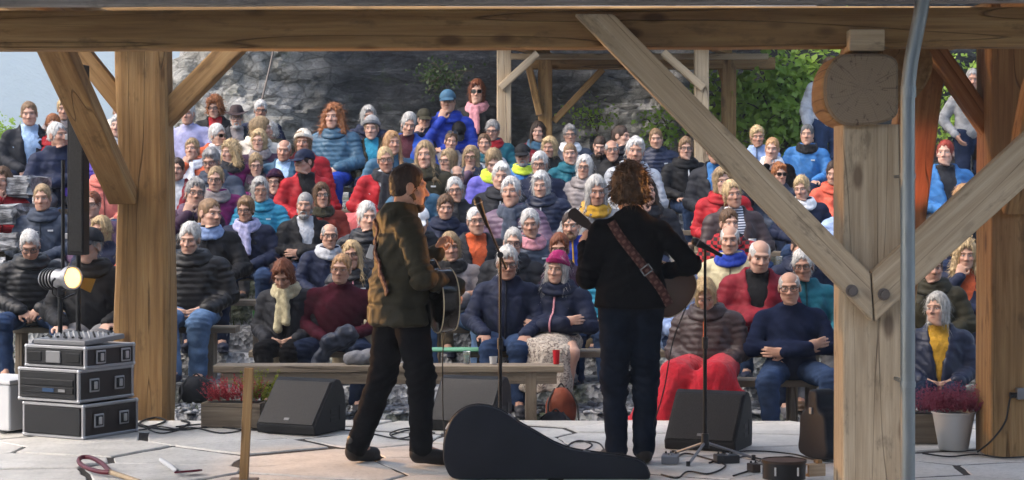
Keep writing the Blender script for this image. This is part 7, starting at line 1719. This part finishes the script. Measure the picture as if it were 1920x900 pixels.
def blanket(label, person, col, fn, lo, hi, mat='scarf_cloth'):
    o = meshobj('blanket', blob_mesh('blanket', fn, lo, hi, 0.014, 0.006, 18), mat, color=col); o.matrix_basis = person_matrix(person); tag(o, label, 'blanket'); return o
P92 = [p for p in PLACED if 'red blanket' in p[0]][0][6]; P49 = [p for p in PLACED if 'pink blanket' in p[0]][0][6]
def fn92(G):
    X, Y, Z = G
    d = cone(G, (-0.10, -0.10, 0.57), (-0.13, -0.50, 0.55), 0.115, 0.11); d = smin(d, cone(G, (0.12, -0.10, 0.57), (0.14, -0.48, 0.55), 0.115, 0.10), 0.06)
    d = smin(d, cone(G, (-0.10, -0.54, 0.50), (-0.36, -0.64, 0.05), 0.10, 0.18, (0.85, 1, 1)), 0.06); d = smin(d, cone(G, (0.10, -0.52, 0.48), (-0.02, -0.64, 0.05), 0.10, 0.14), 0.06); d = smin(d, cone(G, (0.16, -0.40, 0.52), (0.26, -0.44, 0.38), 0.09, 0.07), 0.05)
    fold = 0.022 * np.sin(36 * X + 8 * Z + 2.5 * np.sin(7 * Z)) * np.clip((0.62 - Z) * 3, 0, 1)
    return smax(d + fold, -(Z - 0.012), 0.01)
blanket('bright red blanket draped from the blonde woman knees to the ground', P92, (.33, .008, .018), fn92, (-0.70, -0.95, 0.0), (0.45, 0.1, 0.75))
def fn49(G):
    d = cone(G, (-0.12, -0.05, 0.58), (-0.22, -0.45, 0.54), 0.12, 0.13); d = smin(d, cone(G, (0.12, -0.05, 0.58), (0.16, -0.45, 0.54), 0.11, 0.11), 0.08); d = smin(d, cone(G, (-0.16, -0.52, 0.5), (-0.22, -0.62, 0.06), 0.14, 0.20), 0.06); d = smin(d, cone(G, (-0.3, -0.25, 0.55), (-0.42, -0.35, 0.25), 0.10, 0.12), 0.06)
    return smax(d + 0.012 * np.sin(34 * G[0] + 8 * G[2]), -(G[2] - 0.012), 0.01)
blanket('salmon pink blanket over the knees of the woman with black scarf', P49, (.40, .085, .085), fn49, (-0.7, -0.95, 0.0), (0.4, 0.15, 0.8))
jk = blob_mesh('jacket_bundle', lambda G: smin(smin(ell(G, (0.04, 0, 0.10), (0.10, 0.08, 0.09)), ell(G, (-0.05, -0.03, 0.05), (0.09, 0.07, 0.08)), 0.02), cone(G, (-0.1, -0.05, 0.05), (-0.17, -0.02, -0.12), 0.06, 0.05), 0.02), (-0.32, -0.2, -0.2), (0.22, 0.2, 0.32), 0.010, 0.022, 26)
tag(meshobj('folded_jacket', jk, 'puffer_nylon', loc=at(640, 655, 15.45), color=(.018, .022, .035)), 'bundled dark puffer jacket on the knees of the man in maroon sweater', 'jacket')
hatm = blob_mesh('knit_bundle', lambda G: smin(ell(G, (0, 0, 0.05), (0.10, 0.08, 0.06)), ell(G, (0.10, 0.02, 0.06), (0.06, 0.06, 0.07)), 0.04), (-0.16, -0.13, -0.03), (0.2, 0.12, 0.16), 0.010, 0.010, 35)
tag(meshobj('wool_scarf', hatm, 'knit', loc=(at(668, 0, 14.72).x, 14.75, at(0, 686, 14.62).z - 0.008), color=(.16, .16, .17)), 'crumpled grey wool scarf lying on the front bench', 'scarf')
def cup(name, label, px, py, Y, r, h, mat, fill=None, lid=False, cat='cup'):
    p = at(px, py, Y); root = empty(name, p, 0, label, cat); meshobj('vessel', lathe([(0, 0.002), (r * 0.8, 0.002), (r * 0.84, 0.006), (r, h), (r * 0.95, h), (r * 0.80, 0.008), (0, 0.007)], 'vessel', 22), mat, root)
    meshobj('rim', lathe([(r * 0.94, h), (r * 1.03, h + 0.002), (r * 1.03, h + 0.006), (r * 0.94, h + 0.006)], 'rim', 22), mat if not lid else 'white_paint', root)
    if fill: meshobj('drink', cylme(r * 0.86, r * 0.9, 0.004, 20), fill, root, loc=(0, 0, h * 0.8))
    return root
bz = at(0, 686, 14.62).z + 0.002
for (nm, lb, px, Y, r, h, mt, fl) in (('cup', 'red tumbler standing on the right end of the front bench', 1043, 14.73, 0.026, 0.10, 'red_plastic', None), ('glass_jar', 'small glass jar with dark drink on the front bench', 875, 14.78, 0.028, 0.09, 'clear_glass', 'beer'), ('paper_cup', 'white paper cup on the front bench behind the microphone stand', 925, 14.76, 0.03, 0.05, 'white_paint', None)):
    c_ = cup(nm, lb, px, 690, Y, r, h, mt, fl); c_.location.z = bz
def on_row(px, k, dy=-0.05): return at(px, 0, ROWS[k] + dy).x, ROWS[k] + dy, ROWZ[k] + 0.449
for (nm, lb, px, k, r, h, mt, fl) in (('drink_can', 'green drink can on the bench beside the woman in light jeans', 481, 2, 0.033, 0.13, 'can_green', None), ('beer_glass', 'glass of beer beside the man in the dark cardigan', 12, 7, 0.04, 0.11, 'clear_glass', 'beer'), ('beer_glass', 'second glass of amber beer at the far left edge', 30, 7, 0.038, 0.10, 'beer', None), ('bottle', 'pale bottle on the bench right of the balding man in beige', 1461, 4, 0.03, 0.17, 'clear_glass', 'beer')):
    c_ = cup(nm, lb, px, 0, 15, r, h, mt, fl, cat='can' if 'can' in nm else 'glass'); c_.location = on_row(px, k)
c88 = [p for p in PLACED if 'holding a cup' in p[0]][0]; c_ = cup('paper_cup', 'white paper cup held by the woman in the leather jacket', 0, 0, 15, 0.035, 0.10, 'white_paint', None); c_.location = person_matrix(c88[6]) @ Vector((0.06, -0.30, 0.66))
cu = empty('seat_cushion', at(850, 0, 15.5), 0, 'flat green foam seat pad on the bench behind the front bench', 'cushion'); cu.location = (at(850, 0, 15.9).x, 15.95, ROWZ[1] + 0.455); meshobj('pad', boxme((0.40, 0.26, 0.02), 0.006, 2), 'foam_green', cu); meshobj('edge_piping', boxme((0.41, 0.27, 0.006), 0.002), 'foam_green', cu)
# masonry block under the front bench leg, slate lumps on the gravel
def stone(label, px, py, Y, w, h, seed):
    rs = np.random.default_rng(seed); bm = bmesh.new(); b_box(bm, (w, w * 0.8, h), bevel=h * 0.2, seg=1); bmesh.ops.subdivide_edges(bm, edges=list(bm.edges), cuts=1, use_grid_fill=True)
    for v in bm.verts: v.co += Vector(rs.normal(size=3)) * w * 0.035
    p = at(px, py, Y); tag(meshobj('stone', bm2me(bm, 'stone'), 'slate_step', loc=(p.x, Y, ground(Y) + h * 0.4), rot=(0, 0, rs.uniform(0, 3))), label, 'stone', 'loose stones on the gravel')
stone('squared stone beside the right leg of the front bench', 985, 790, 14.45, 0.13, 0.08, 1); stone('pale angular slate lump in front of the left wedge monitor', 790, 890, 11.3, 0.10, 0.10, 2); stone('grey slate slab on the gravel left of the right monitor', 1040, 815, 14.35, 0.30, 0.05, 3); stone('dark slate slab behind the upright instrument case', 1500, 815, 14.3, 0.40, 0.10, 4)
# thin rods and wire seen against the rock
wr = tag(meshobj('steel_wire', tube_me([at(488, 200, 26), at(505, 130, 26.05), at(520, 60, 26.1)], 0.013, 'wire', 6), 'bolt_steel'), 'thin steel rod fixed against the pale rock at left', 'rod')
# ================================================================ HAZE in the valley air
def haze():
    x0, x1, y0, y1, z0, z1 = -2450, 2450, -60, 4260, -130, 1150
    bm = bmesh.new(); b_box(bm, (x1 - x0, y1 - y0, z1 - z0)); o = tag(meshobj('haze', bm2me(bm, 'haze'), None, loc=((x0 + x1) / 2, (y0 + y1) / 2, (z0 + z1) / 2)), 'pale blue mist filling the valley air', 'haze', kind='stuff')
    m = bpy.data.materials.new('haze_air'); m.use_nodes = True; nt = m.node_tree
    for n in list(nt.nodes): nt.nodes.remove(n)
    out = nt.nodes.new('ShaderNodeOutputMaterial'); v = nt.nodes.new('ShaderNodeVolumePrincipled'); v.inputs['Color'].default_value = (.74, .85, .96, 1); v.inputs['Density'].default_value = 0.0005; v.inputs['Anisotropy'].default_value = -0.1
    nt.links.new(v.outputs[0], out.inputs['Volume']); o.data.materials.append(m)
haze()
